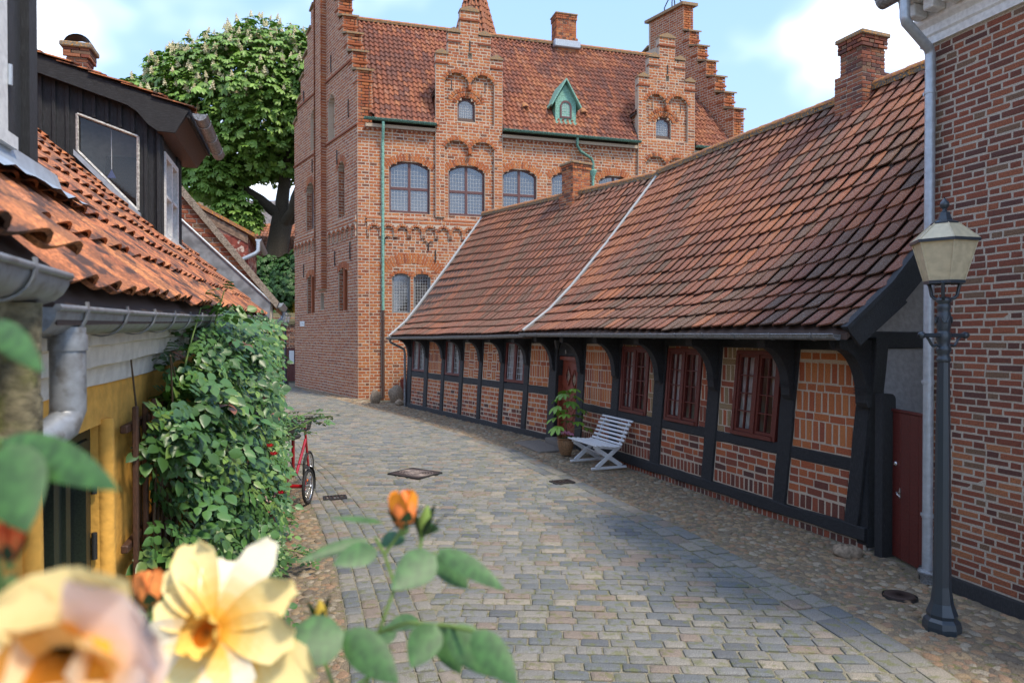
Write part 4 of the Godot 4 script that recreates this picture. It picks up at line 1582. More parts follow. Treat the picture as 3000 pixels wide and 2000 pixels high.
# ------------------------------------------------------------------ brick house by the lamp post
func corner_house() -> void:
	var f := Fr.new(Vector3(4.18, 0, -6.89), -17.0, -1.0)
	var h := thing("brick_house", "red brick house with white dentil cornice and zinc downpipe behind the lamp post", "house", f.p(-1.5, -0.12, -2.0))
	var p := palette(brick_shapes(0.213, 0.10, 0.0495), "housebrick")
	var tone := func(s, y):
		if y < 1.35 and R(0, 1) < 0.35:
			return [5, 7, 2, 7][rng.randi_range(0, 3)]
		return [0, 1, 2, 3, 0, 4, 1, 6, 0, 2, 3][rng.randi_range(0, 10)]
	var span := func(_y): return [-3.4, 0.0]
	courses(p, f, 0.02, 5.22, 0.0668, 0.213, 0.10, 0.017, span, [], tone, 0.0, 0.0025)
	# a patched strip of upright bricks low on the wall
	var g := Geo.new()
	rail(g, f, -3.4, -0.3, 0.0, 5.25, -5.0, -0.004)
	part(h, "wall", g, M.mortar_grey)
	flush(p, h, "brick", "brickwork")
	var b := Geo.new()
	b.bev(f.t(-1.72, -0.14, 0.015), Vector3(3.52, 0.30, 0.05), 0.008)
	part(h, "plinth", b, M.black_board)
	var c := Geo.new()
	var t := Transform3D(Basis(f.q, Vector3.UP, f.u), f.p(0, 0, 0))
	c.prism(t, PackedVector2Array([Vector2(-0.1, 5.235), Vector2(0.035, 5.235), Vector2(0.035, 5.31), Vector2(0.055, 5.33), Vector2(0.06, 5.40), Vector2(0.10, 5.44), Vector2(0.11, 5.47), Vector2(0.11, 5.60), Vector2(0.30, 5.60), Vector2(0.31, 5.66), Vector2(0.36, 5.72), Vector2(0.36, 5.78), Vector2(-0.1, 5.78)]), -3.4, 0.06)
	var cor := part(h, "cornice", c, M.white_paint)
	for k in 17:
		var dg := Geo.new()
		dg.bev(f.t(-0.05 - k * 0.2, 5.535, 0.20), Vector3(0.11, 0.125, 0.17), 0.01)
		part(cor, "dentil", dg, M.white_paint)
	var rg := Geo.new()
	rg.prism(t, PackedVector2Array([Vector2(0.40, 5.80), Vector2(-2.5, 8.6), Vector2(-5.4, 5.8)]), -3.4, 0.05)
	part(h, "roof", rg, M.ridge_tile)
	half_gutter(h, "gutter", [f.p(0.14, 5.70, 0.44), f.p(-3.4, 5.70, 0.44)], 0.085, f.q, M.zinc, 0.8)
	var d := Geo.new()
	d.tube([f.p(-0.14, 5.64, 0.44), f.p(-0.14, 5.42, 0.44), f.p(-0.14, 5.37, 0.425), f.p(-0.105, 5.17, 0.10), f.p(-0.10, 5.11, 0.075), f.p(-0.10, -0.02, 0.075)], 0.047, 14)
	var dp := part(h, "downpipe", d, M.pale_zinc)
	for y in [4.75, 1.88, 0.55, 3.2]:
		var k := Geo.new()
		k.lathe(Transform3D(Basis(), f.p(-0.10, y, 0.075)), [[0.049, -0.02], [0.053, -0.02], [0.053, 0.02], [0.049, 0.02]], 14)
		k.box(f.t(-0.04, y, 0.07), Vector3(0.04, 0.03, 0.02))
		part(dp, "pipe_clip", k, M.pale_zinc)
	var s := Geo.new()
	s.lathe(Transform3D(Basis(), f.p(-0.10, 0, 0.075)), [[0.05, 0.02], [0.085, 0.01], [0.09, -0.02], [0.06, -0.06], [0.06, -0.12]], 14)
	part(dp, "pipe_foot", s, M.zinc)

# ------------------------------------------------------------------ street lamps
func lamp_post(at: Vector3, label: String, lit_glass: Material) -> void:
	var o := thing("street_lamp", label, "street lamp", at, "old lanterns along the lane")
	var t := Transform3D(Basis(Vector3.UP, 0.25), at)
	var g := Geo.new()
	g.lathe(t, [[0.142, -0.02], [0.145, 0.03], [0.135, 0.075], [0.11, 0.10], [0.118, 0.13], [0.085, 0.22], [0.068, 0.36], [0.062, 0.9], [0.055, 1.6], [0.045, 2.24]], 8, false)
	part(o, "post", g, M.lamp_iron)
	var c := Geo.new()
	c.lathe(t, [[0.046, 2.24], [0.056, 2.25], [0.056, 2.27], [0.046, 2.285], [0.044, 2.31], [0.058, 2.335], [0.056, 2.36], [0.04, 2.38], [0.05, 2.42], [0.058, 2.46], [0.046, 2.50]], 16)
	part(o, "capital", c, M.lamp_iron)
	var bar := Geo.new()
	bar.bev(t * Transform3D(Basis(), Vector3(0, 2.465, 0)), Vector3(0.44, 0.035, 0.04), 0.008)
	for s in [-1.0, 1.0]:
		bar.lathe(t * Transform3D(Basis(Vector3(0, 0, 1), PI * 0.5), Vector3(s * 0.225, 2.465, 0)), [[0.0, -0.03], [0.026, -0.02], [0.03, 0.0], [0.026, 0.02], [0.0, 0.03]], 8)
		var sc := []
		for i in 11:
			var a := i / 10.0
			sc.append(t * Vector3(s * lerpf(0.05, 0.17, a), 2.37 + 0.07 * a * a + 0.012 * sin(a * 9.0), 0))
		bar.tube(sc, 0.011, 6)
	part(o, "ladder_bar", bar, M.lamp_iron)
	var hd := Geo.new()
	hd.lathe(t, [[0.045, 2.50], [0.052, 2.53], [0.056, 2.60], [0.05, 2.65], [0.044, 2.67], [0.053, 2.69], [0.05, 2.72], [0.042, 2.73], [0.058, 2.745], [0.058, 2.775], [0.03, 2.785]], 14)
	for k in 4:   # moulded mask on each side of the head
		var a := TAU * k / 4.0 + 0.6
		var path := []
		for i in 9:
			var e := PI * i / 8.0
			path.append(t * Vector3(cos(a + 0.45 * cos(e)) * 0.059, 2.62 - 0.05 * sin(e), sin(a + 0.45 * cos(e)) * 0.059))
		hd.tube(path, 0.007, 5)
	part(o, "head", hd, M.lamp_iron)
	for k in 3:   # cradle arms
		var a := TAU * k / 3.0 + 0.35
		var arm := Geo.new()
		var path := []
		for e in [[0.045, 2.765], [0.08, 2.775], [0.105, 2.80], [0.115, 2.85], [0.125, 2.89], [0.14, 2.905]]:
			path.append(t * Vector3(cos(a) * e[0], e[1], sin(a) * e[0]))
		arm.tube(path, 0.014, 6)
		part(o, "cradle_arm", arm, M.lamp_iron)
	var hexr := func(y: float, r: float, th: float, hh: float):
		var q := Geo.new()
		var rings := []
		for e in [[r - th, y], [r, y], [r, y + hh], [r - th, y + hh], [r - th, y]]:
			var ring := PackedVector3Array()
			for k in 6:
				ring.append(t * Vector3(cos(TAU * k / 6.0) * e[0], e[1], sin(TAU * k / 6.0) * e[0]))
			rings.append(ring)
		q.loft(rings, true, false, false)
		return q
	part(o, "lower_ring", hexr.call(2.895, 0.155, 0.03, 0.025), M.lamp_iron)
	part(o, "upper_ring", hexr.call(3.235, 0.262, 0.03, 0.024), M.lamp_iron)
	var pt := func(r: float, y: float, k: int): return t * Vector3(cos(TAU * k / 6.0) * r, y, sin(TAU * k / 6.0) * r)
	for k in 6:
		var pn := Geo.new()
		pn.ref = t * Vector3(0, 3.05, 0)
		pn.quad(pt.call(0.142, 2.915, k), pt.call(0.142, 2.915, k + 1), pt.call(0.236, 3.24, k + 1), pt.call(0.236, 3.24, k))
		part(o, "pane", pn, lit_glass)
		var rp := Geo.new()
		rp.ref = t * Vector3(0, 3.2, 0)
		rp.quad(pt.call(0.255, 3.255, k), pt.call(0.255, 3.255, k + 1), pt.call(0.088, 3.405, k + 1), pt.call(0.088, 3.405, k))
		part(o, "roof_pane", rp, lit_glass)
		var rb := Geo.new()
		rb.tube([pt.call(0.146, 2.91, k), pt.call(0.24, 3.24, k)], 0.006, 5)
		rb.tube([pt.call(0.257, 3.255, k), pt.call(0.09, 3.407, k)], 0.005, 5)
		part(o, "rib", rb, M.lamp_iron if lit_glass != M.lamp_glass else M.lamp_glass)
	var bulb := Geo.new()
	bulb.lathe(t, [[0.014, 2.92], [0.012, 3.12], [0.03, 3.13], [0.032, 3.19], [0.0, 3.22]], 10)
	part(o, "bulb_holder", bulb, M.white_paint)
	var cap := Geo.new()
	cap.lathe(t, [[0.105, 3.395], [0.105, 3.405], [0.06, 3.425], [0.047, 3.46], [0.04, 3.49], [0.02, 3.50], [0.017, 3.525]], 6, false)
	cap.lathe(t, [[0.015, 3.52], [0.03, 3.535], [0.038, 3.555], [0.032, 3.575], [0.012, 3.60], [0.0, 3.62]], 12)
	part(o, "cap", cap, M.lamp_iron)

# ------------------------------------------------------------------ gate between the houses
func gate() -> void:
	var o := thing("gate", "low dark red boarded gate between the cottage gable and the brick house", "gate", Vector3(4.28, -0.1, -7.3))
	var f := Fr.new(Vector3(4.27, 0, -6.96), -2.0, -1.0)
	for k in 4:
		var g := Geo.new()
		var a := k * 0.155
		g.bev(f.t(a + 0.0755, 0.70, 0), Vector3(0.151, 1.60, 0.03), 0.005)
		part(o, "board", g, M.gate_paint)
	var top := Geo.new()
	top.bev(f.t(0.31, 1.515, 0.004), Vector3(0.63, 0.03, 0.05), 0.006)
	part(o, "top_rail", top, M.gate_paint)
	var hn := Geo.new()
	hn.bev(f.t(0.47, 0.62, 0.02), Vector3(0.02, 0.11, 0.012), 0.003)
	hn.tube([f.p(0.47, 0.63, 0.03), f.p(0.47, 0.63, 0.06), f.p(0.44, 0.615, 0.065), f.p(0.38, 0.60, 0.065)], 0.009, 8)
	part(o, "handle", hn, M.chrome)
	var lk := Geo.new()
	lk.lathe(Transform3D(Basis(f.u, f.q, Vector3.UP), f.p(0.55, 0.93, 0.015)), [[0.026, 0.0], [0.026, 0.012], [0.012, 0.02], [0.0, 0.02]], 12)
	part(o, "lock", lk, M.chrome)
	var post := thing("gate_post", "black rounded timber post beside the dark red gate", "post", Vector3(4.2, -0.12, -7.62))
	var pg := Geo.new()
	var poly := PackedVector2Array([Vector2(-0.10, -0.15), Vector2(0.10, -0.15), Vector2(0.10, 1.6)])
	for k in 6:
		var a := PI * 0.5 * k / 5.0
		poly.append(Vector2(0.02 + cos(a) * 0.08, 1.62 + sin(a) * 0.07))
	poly.append(Vector2(-0.10, 1.69))
	var pf := Fr.new(Vector3(4.19, 0, -7.66), 68.7, 1.0)
	pg.prism(pf.t(0, 0, 0), poly, -0.04, 0.06)
	part(post, "shaft", pg, M.black_timber)
	var st := thing("fieldstone", "large flat grey fieldstone at the cottage corner", "stone", Vector3(3.78, GY, -7.66))
	st.add_child(boulder_mesh(Vector3(0, 0.02, 0), Vector3(0.17, 0.085, 0.12), M.boulder, 3))

func boulder_mesh(at: Vector3, r: Vector3, mat: Material, sd: int) -> MeshInstance3D:
	var n := FastNoiseLite.new()
	n.seed = sd
	n.frequency = 0.9
	var g := Geo.new()
	var rings := []
	for i in 13:
		var v := PI * i / 12.0
		var ring := PackedVector3Array()
		for k in 18:
			var a := TAU * k / 18.0
			var d := Vector3(sin(v) * cos(a), -cos(v), sin(v) * sin(a))
			var e := 1.0 + 0.28 * n.get_noise_3dv(d) + 0.10 * n.get_noise_3dv(d * 3.0)
			ring.append(at + d * r * e)
		rings.append(ring)
	g.loft(rings, true, true, true)
	var o := MeshInstance3D.new()
	o.name = "rock"
	o.mesh = g.mesh(mat)
	return o

func boulders() -> void:
	for e in [[Vector3(-4.95, GY, -24.75), Vector3(0.20, 0.27, 0.2), "smaller rounded boulder at the foot of the brown downpipe", 5], [Vector3(-4.25, GY, -24.9), Vector3(0.27, 0.36, 0.27), "larger rounded boulder between the downpipe and the timber framed cottage", 9], [Vector3(-3.95, GY, -23.9), Vector3(0.16, 0.12, 0.16), "flat dark stone at the cottage corner post", 12]]:
		var o := thing("boulder", e[2], "boulder", e[0])
		o.add_child(boulder_mesh(Vector3(0, e[1].y * 0.7, 0), e[1], M.boulder, e[3]))

# ------------------------------------------------------------------ bench, pot, doorstep
func bench() -> void:
	var f := Fr.new(Vector3(4.07, 0, -7.84), -21.3, -1.0)
	var s0 := 4.98
	var s1 := 6.12
	var o := thing("bench", "white slatted garden bench with crossed legs before the cottage wall", "bench", f.p(5.55, GY, 0.45))
	# side profile (q from the wall, y): seat curves up into the back
	var prof := [[0.80, 0.33], [0.70, 0.325], [0.60, 0.315], [0.50, 0.30], [0.41, 0.29], [0.335, 0.295], [0.28, 0.33], [0.235, 0.395], [0.20, 0.465], [0.17, 0.535], [0.14, 0.605], [0.10, 0.675], [0.055, 0.735]]
	for i in prof.size():
		var a: Array = prof[maxi(i - 1, 0)]
		var b: Array = prof[mini(i + 1, prof.size() - 1)]
		var ang := atan2(b[1] - a[1], -(b[0] - a[0]))
		var g := Geo.new()
		var nz := Vector3.UP * cos(ang) + f.q * sin(ang)
		var al := -f.q * cos(ang) + Vector3.UP * sin(ang)
		g.bev(Transform3D(Basis(f.u, nz, al), f.p((s0 + s1) * 0.5, prof[i][1] + 0.02, prof[i][0])), Vector3(s1 - s0, 0.022, 0.05 if i < 6 else 0.042), 0.005)
		part(o, "slat", g, M.bench_paint)
	for s in [s0 + 0.14, s1 - 0.14]:
		var r := Geo.new()
		var path := []
		for q in prof:
			path.append(f.p(s, q[1] - 0.008, q[0] - 0.01))
		var rings := []
		for i in path.size():
			var d: Vector3 = (path[mini(i + 1, path.size() - 1)] - path[maxi(i - 1, 0)]).normalized()
			var up := d.cross(f.u).normalized()
			rings.append(PackedVector3Array([path[i] - f.u * 0.014 - up * 0.03, path[i] + f.u * 0.014 - up * 0.03, path[i] + f.u * 0.014 + up * 0.012, path[i] - f.u * 0.014 + up * 0.012]))
		r.loft(rings, true, true, false)
		part(o, "side_rail", r, M.bench_paint)
		for leg in [[0.74, 0.29, 0.20, -0.06], [0.24, 0.32, 0.74, -0.06]]:
			var l := Geo.new()
			var a := f.p(s + (0.016 if leg[0] > 0.5 else -0.016), leg[1], leg[0])
			var b := f.p(s + (0.016 if leg[0] > 0.5 else -0.016), leg[3], leg[2])
			var d := (b - a).normalized()
			l.bev(Transform3D(Basis(f.u, d, f.u.cross(d)), (a + b) * 0.5), Vector3(0.028, a.distance_to(b), 0.075), 0.005)
			part(o, "leg", l, M.bench_paint)
		var ft := Geo.new()
		ft.bev(f.t(s, -0.078, 0.47), Vector3(0.05, 0.04, 0.72), 0.006)
		part(o, "foot_rail", ft, M.bench_paint)
	var br := Geo.new()
	br.tube([f.p(s0 + 0.14, 0.02, 0.30), f.p(s1 - 0.14, 0.16, 0.50)], 0.014, 6)
	br.tube([f.p(s0 + 0.14, 0.16, 0.50), f.p(s1 - 0.14, 0.02, 0.30)], 0.014, 6)
	part(o, "brace", br, M.bench_paint)

func palm_leaf(scale: float, fold: float) -> Array:
	# horse-chestnut leaf: leaflets spread from the stalk's tip, drooping
	var g := Geo.new()
	for k in 5:
		var a := (k - 2) * 0.62
		var len: float = scale * [0.72, 0.92, 1.0, 0.92, 0.72][k]
		var dir := Vector3(sin(a), 0, cos(a))
		var side := Vector3(cos(a), 0, -sin(a))
		var pts := []
		for e in [[0.0, 0.02], [0.35, 0.13], [0.68, 0.20], [0.88, 0.14], [1.0, 0.0]]:
			var c: Vector3 = dir * len * e[0] + Vector3.DOWN * len * (0.35 * e[0] * e[0])
			pts.append([c - side * len * e[1] + Vector3.UP * len * e[1] * fold, c, c + side * len * e[1] + Vector3.UP * len * e[1] * fold])
		for i in 4:
			g.quad(pts[i][0], pts[i][1], pts[i + 1][1], pts[i + 1][0])
			g.quad(pts[i][1], pts[i][2], pts[i + 1][2], pts[i + 1][1])
	return g.raw()

func pot_plant() -> void:
	var at := Vector3(1.10, GY + 0.02, -13.95)
	var o := thing("flower_pot", "terracotta pot beside the red door", "flower pot", at)
	var g := Geo.new()
	g.lathe(Transform3D(Basis(), at), [[0.105, 0.0], [0.115, 0.02], [0.15, 0.13], [0.172, 0.24], [0.168, 0.29], [0.16, 0.31], [0.185, 0.315], [0.19, 0.335], [0.18, 0.345], [0.165, 0.34], [0.155, 0.31]], 24)
	part(o, "pot", g, M.terracotta)
	var s := Geo.new()
	s.lathe(Transform3D(Basis(), at), [[0.16, 0.30], [0.08, 0.32], [0.0, 0.325]], 16)
	part(o, "soil", s, M.soil)
	var tr := thing("chestnut_sapling", "young horse chestnut with spreading leaves growing in the terracotta pot", "sapling", at + Vector3(0.03, 0.32, 0))
	var b := at + Vector3(0.03, 0.32, 0)
	var st := Geo.new()
	st.tube([b, b + Vector3(-0.03, 0.3, 0.02), b + Vector3(0.0, 0.6, 0), b + Vector3(0.04, 0.95, 0.02)], [0.011, 0.009, 0.007, 0.004], 6)
	part(tr, "trunk", st, M.stem_brown)
	var leaf := palm_leaf(0.24, 0.25)
	var lm := Geo.new()
	lm.add(leaf, Transform3D(), lin(.16, .30, .035))
	var tones2 := [lin(.15, .28, .03), lin(.20, .36, .045), lin(.11, .22, .03)]
	for k in 17:
		var y := 0.18 + 0.80 * k / 16.0
		var a := k * 2.4
		var len := lerpf(0.34, 0.12, k / 16.0) * R(0.7, 1.1)
		var tip := b + Vector3(cos(a) * len, y + 0.05, sin(a) * len)
		var tw := Geo.new()
		tw.tube([b + Vector3(0, y, 0), tip], 0.0035, 5)
		part(tr, "leaf_stalk", tw, M.stem)
		var lg := Geo.new()
		lg.add(leaf, Transform3D(Basis(Vector3.UP, PI * 0.5 - a) * Basis(Vector3.RIGHT, R(0.0, 0.4)) * Basis.from_scale(Vector3.ONE * R(0.8, 1.15)), tip), tones2[k % 3])
		part(tr, "leaf", lg, M.leaf_chestnut)
	var fl := thing("geranium", "pink flowering geranium in the terracotta pot", "flower", at + Vector3(0, 0.33, 0))
	for k in 26:
		var lg := Geo.new()
		var q := at + Vector3(R(-0.17, 0.17), 0.35 + R(0, 0.07), R(-0.15, 0.17))
		lg.colored = true
		lg.col = lin(.07, .17, .035)
		lg.lathe(Transform3D(Basis.from_euler(Vector3(R(-0.6, 0.6), R(0, 6), R(-0.6, 0.6))), q), [[0.035, 0.01], [0.02, 0.0], [0.0, -0.004]], 7)
		part(fl, "leaf", lg, M.leaf_rose)
	for k in 4:
		var q := at + Vector3([-0.12, -0.03, 0.05, 0.11][k], 0.43 + R(-0.02, 0.03), 0.10 + R(-0.05, 0.05))
		var hg := Geo.new()
		hg.colored = true
		for i in 30:
			var d := Vector3(R(-1, 1), R(-0.3, 1), R(-1, 1)).normalized()
			hg.col = lin(.75, R(.28, .45), R(.42, .55))
			hg.box(Transform3D(Basis.from_euler(Vector3(R(0, 6), R(0, 6), 0)), q + d * 0.035), Vector3(0.024, 0.004, 0.02))
		part(fl, "blossom", hg, M.petal)

func doorstep() -> void:
	var f := Fr.new(Vector3(4.07, 0, -7.84), -21.3, -1.0)
	var o := thing("doorstep", "worn stone doorstep slabs before the red cottage door", "doorstep", f.p(7.9, GY, 0.3))
	for e in [[7.9, -0.08, 0.12, 1.1, 0.16, 0.30], [7.95, -0.115, 0.62, 1.45, 0.05, 0.62]]:
		var g := Geo.new()
		g.bev(f.t(e[0], e[1], e[2]), Vector3(e[3], e[4], e[5]), 0.015)
		part(o, "slab", g, M.slab_stone)

# ------------------------------------------------------------------ the medieval brick house
const CH := 0.118
const BL := 0.262
const BH := 0.125
const BJ := 0.028

func step_span(y: float) -> Array:
	if y < 12.5:
		return [0.0, 8.2]
	var k := int(floor((y - 12.5) / 0.885)) + 1
	if k <= 5:
		return [0.515 * k, 8.2 - 0.515 * k]
	return [2.95, 5.25] if y < 18.3 else [4.1, 4.1]

func big_window(parent: Node3D, f: Fr, a: float, b: float, y0: float, y1: float, rise: float, q: float, paint: Material, bars := Vector2i(5, 6), split := true) -> void:
	# arched frame with mullion and transom, four leaded lights
	var w := (b - a) * 0.5
	var rad := (w * w + rise * rise) / (2.0 * rise)
	var c := (a + b) * 0.5
	var cy := y1 - rad
	var top := func(s: float, inset: float): return cy + sqrt(maxf(0.0, (rad - inset) * (rad - inset) - (s - c) * (s - c)))
	var fw := 0.075
	var g := Geo.new()
	var poly_out := []
	var n := 10
	for i in n + 1:
		var s := lerpf(a, b, float(i) / n)
		poly_out.append([s, top.call(s, 0.0), clampf(s, a + fw, b - fw)])
	for i in n:
		var p: Array = poly_out[i]
		var r: Array = poly_out[i + 1]
		g.quad(f.p(p[0], p[1], q), f.p(r[0], r[1], q), f.p(r[2], top.call(r[2], fw), q), f.p(p[2], top.call(p[2], fw), q))
		g.quad(f.p(r[2], top.call(r[2], fw), q), f.p(p[2], top.call(p[2], fw), q), f.p(p[2], top.call(p[2], fw), q - 0.06), f.p(r[2], top.call(r[2], fw), q - 0.06))
	rail(g, f, a, y0, a + fw, top.call(a + fw, fw), q - 0.06, q + 0.001)
	rail(g, f, b - fw, y0, b, top.call(b - fw, fw), q - 0.06, q + 0.001)
	rail(g, f, a + fw, y0, b - fw, y0 + fw, q - 0.06, q + 0.002)
	var ym := lerpf(y0, y1 - rise * 0.5, 0.5)
	if split:
		rail(g, f, c - 0.05, y0 + fw, c + 0.05, y1 - fw, q - 0.06, q + 0.006)
		rail(g, f, a + fw, ym - 0.05, b - fw, ym + 0.05, q - 0.06, q + 0.004)
	var o := part(parent, "window", g, paint)
	var cells := [[a + fw, c - 0.05], [c + 0.05, b - fw]] if split else [[a + fw, b - fw]]
	for e in cells:
		for v in ([[y0 + fw, ym - 0.05, false], [ym + 0.05, y1 - fw, true]] if split else [[y0 + fw, y1 - fw, true]]):
			var sa: float = e[0]
			var sb: float = e[1]
			var pg := Geo.new()
			pg.ref = f.p(c, y0, q - 3.0)
			var gl := q - 0.035
			var m := 6
			for i in m:
				var s0 := lerpf(sa, sb, float(i) / m)
				var s1 := lerpf(sa, sb, float(i + 1) / m)
				var t0: float = minf(v[1], top.call(s0, fw)) if v[2] else v[1]
				var t1: float = minf(v[1], top.call(s1, fw)) if v[2] else v[1]
				pg.quad(f.p(s0, v[0], gl), f.p(s1, v[0], gl), f.p(s1, t1, gl), f.p(s0, t0, gl))
			part(o, "pane", pg, M.far_glass)
			var lg := Geo.new()
			for i in range(0, bars.x + 1):
				var s := lerpf(sa + 0.012, sb - 0.012, float(i) / bars.x)
				var t: float = minf(v[1], top.call(s, fw)) if v[2] else v[1]
				rail(lg, f, s - 0.005, v[0], s + 0.005, t, gl - 0.005, gl + 0.012)
			for k in range(0, bars.y + 1):
				var y := lerpf(v[0] + 0.012, v[1] - 0.012, float(k) / bars.y)
				var s0 := sa
				var s1 := sb
				if v[2] and y > top.call(sa, fw) - 0.0:
					var hw := sqrt(maxf(0.0, (rad - fw) * (rad - fw) - (y - cy) * (y - cy)))
					s0 = maxf(sa, c - hw)
					s1 = minf(sb, c + hw)
				if s1 - s0 > 0.05:
					rail(lg, f, s0, y - 0.005, s1, y + 0.005, gl - 0.004, gl + 0.014)
			part(o, "lead_lattice", lg, M.lead_bar)

func tie_iron(parent: Node3D, f: Fr, s: float, y: float, h: float, fancy := false) -> void:
	var g := Geo.new()
	g.tube([f.p(s, y, 0.03), f.p(s + 0.01, y + h * 0.5, 0.035), f.p(s, y + h, 0.03)], 0.022, 6)
	if fancy:
		for e in [-1.0, 1.0]:
			g.tube([f.p(s, y + h, 0.03), f.p(s + e * 0.10, y + h + 0.10, 0.03), f.p(s + e * 0.2, y + h + 0.06, 0.03)], 0.018, 6)
	part(parent, "wall_tie", g, M.iron)

func frieze(p: Pieces, g: Geo, f: Fr, s0: float, s1: float, period: float, tone: Callable) -> void:
	var n := int(round((s1 - s0) / period))
	var w := (s1 - s0) / n
	var holes := []
	for i in n:
		var a := s0 + w * i + w * 0.14
		var b := s0 + w * (i + 1) - w * 0.14
		holes.append(arch_hole(a, b, 5.9, 6.56, (b - a) * 0.5))
		arch_over(p, f, a, b, 6.56, (b - a) * 0.5, 0.10, 9, CH - BJ, BL, tone, 0.0, 0.075)
	mortar_body(g, f, 6.14, 6.92, CH, func(_y): return [s0, s1], holes, 0.062, 0.06)
	var spandrel := []
	for i in n:
		var c := s0 + w * (i + 0.5)
		spandrel.append(arch_hole(c - w * 0.5 + 0.02, c + w * 0.5 - 0.02, 5.9, 6.68, w * 0.5 - 0.02))
	courses(p, f, 6.66, 6.92, 0.13, BH, BH, BJ, func(_y): return [s0, s1], spandrel, tone, 0.068)
	courses(p, f, 6.14, 6.38, CH, BH, BH, BJ, func(_y): return [s0, s1], holes, tone, 0.068)

func stepped_cap(parent: Node3D, at: Vector3, x: Vector3, z: Vector3, w: float, d: float) -> void:
	# a little saddle of tiles and mortar on a gable step: w along x, d along z
	var g := Geo.new()
	var t := Transform3D(Basis(x, Vector3.UP, z), at)
	g.prism(t, PackedVector2Array([Vector2(-w * 0.5 - 0.05, -0.02), Vector2(w * 0.5 + 0.05, -0.02), Vector2(w * 0.5 + 0.04, 0.05), Vector2(0, 0.19), Vector2(-w * 0.5 - 0.04, 0.05)]), -d * 0.5 - 0.03, d * 0.5 + 0.03)
	part(parent, "step_cap", g, M.capstone)

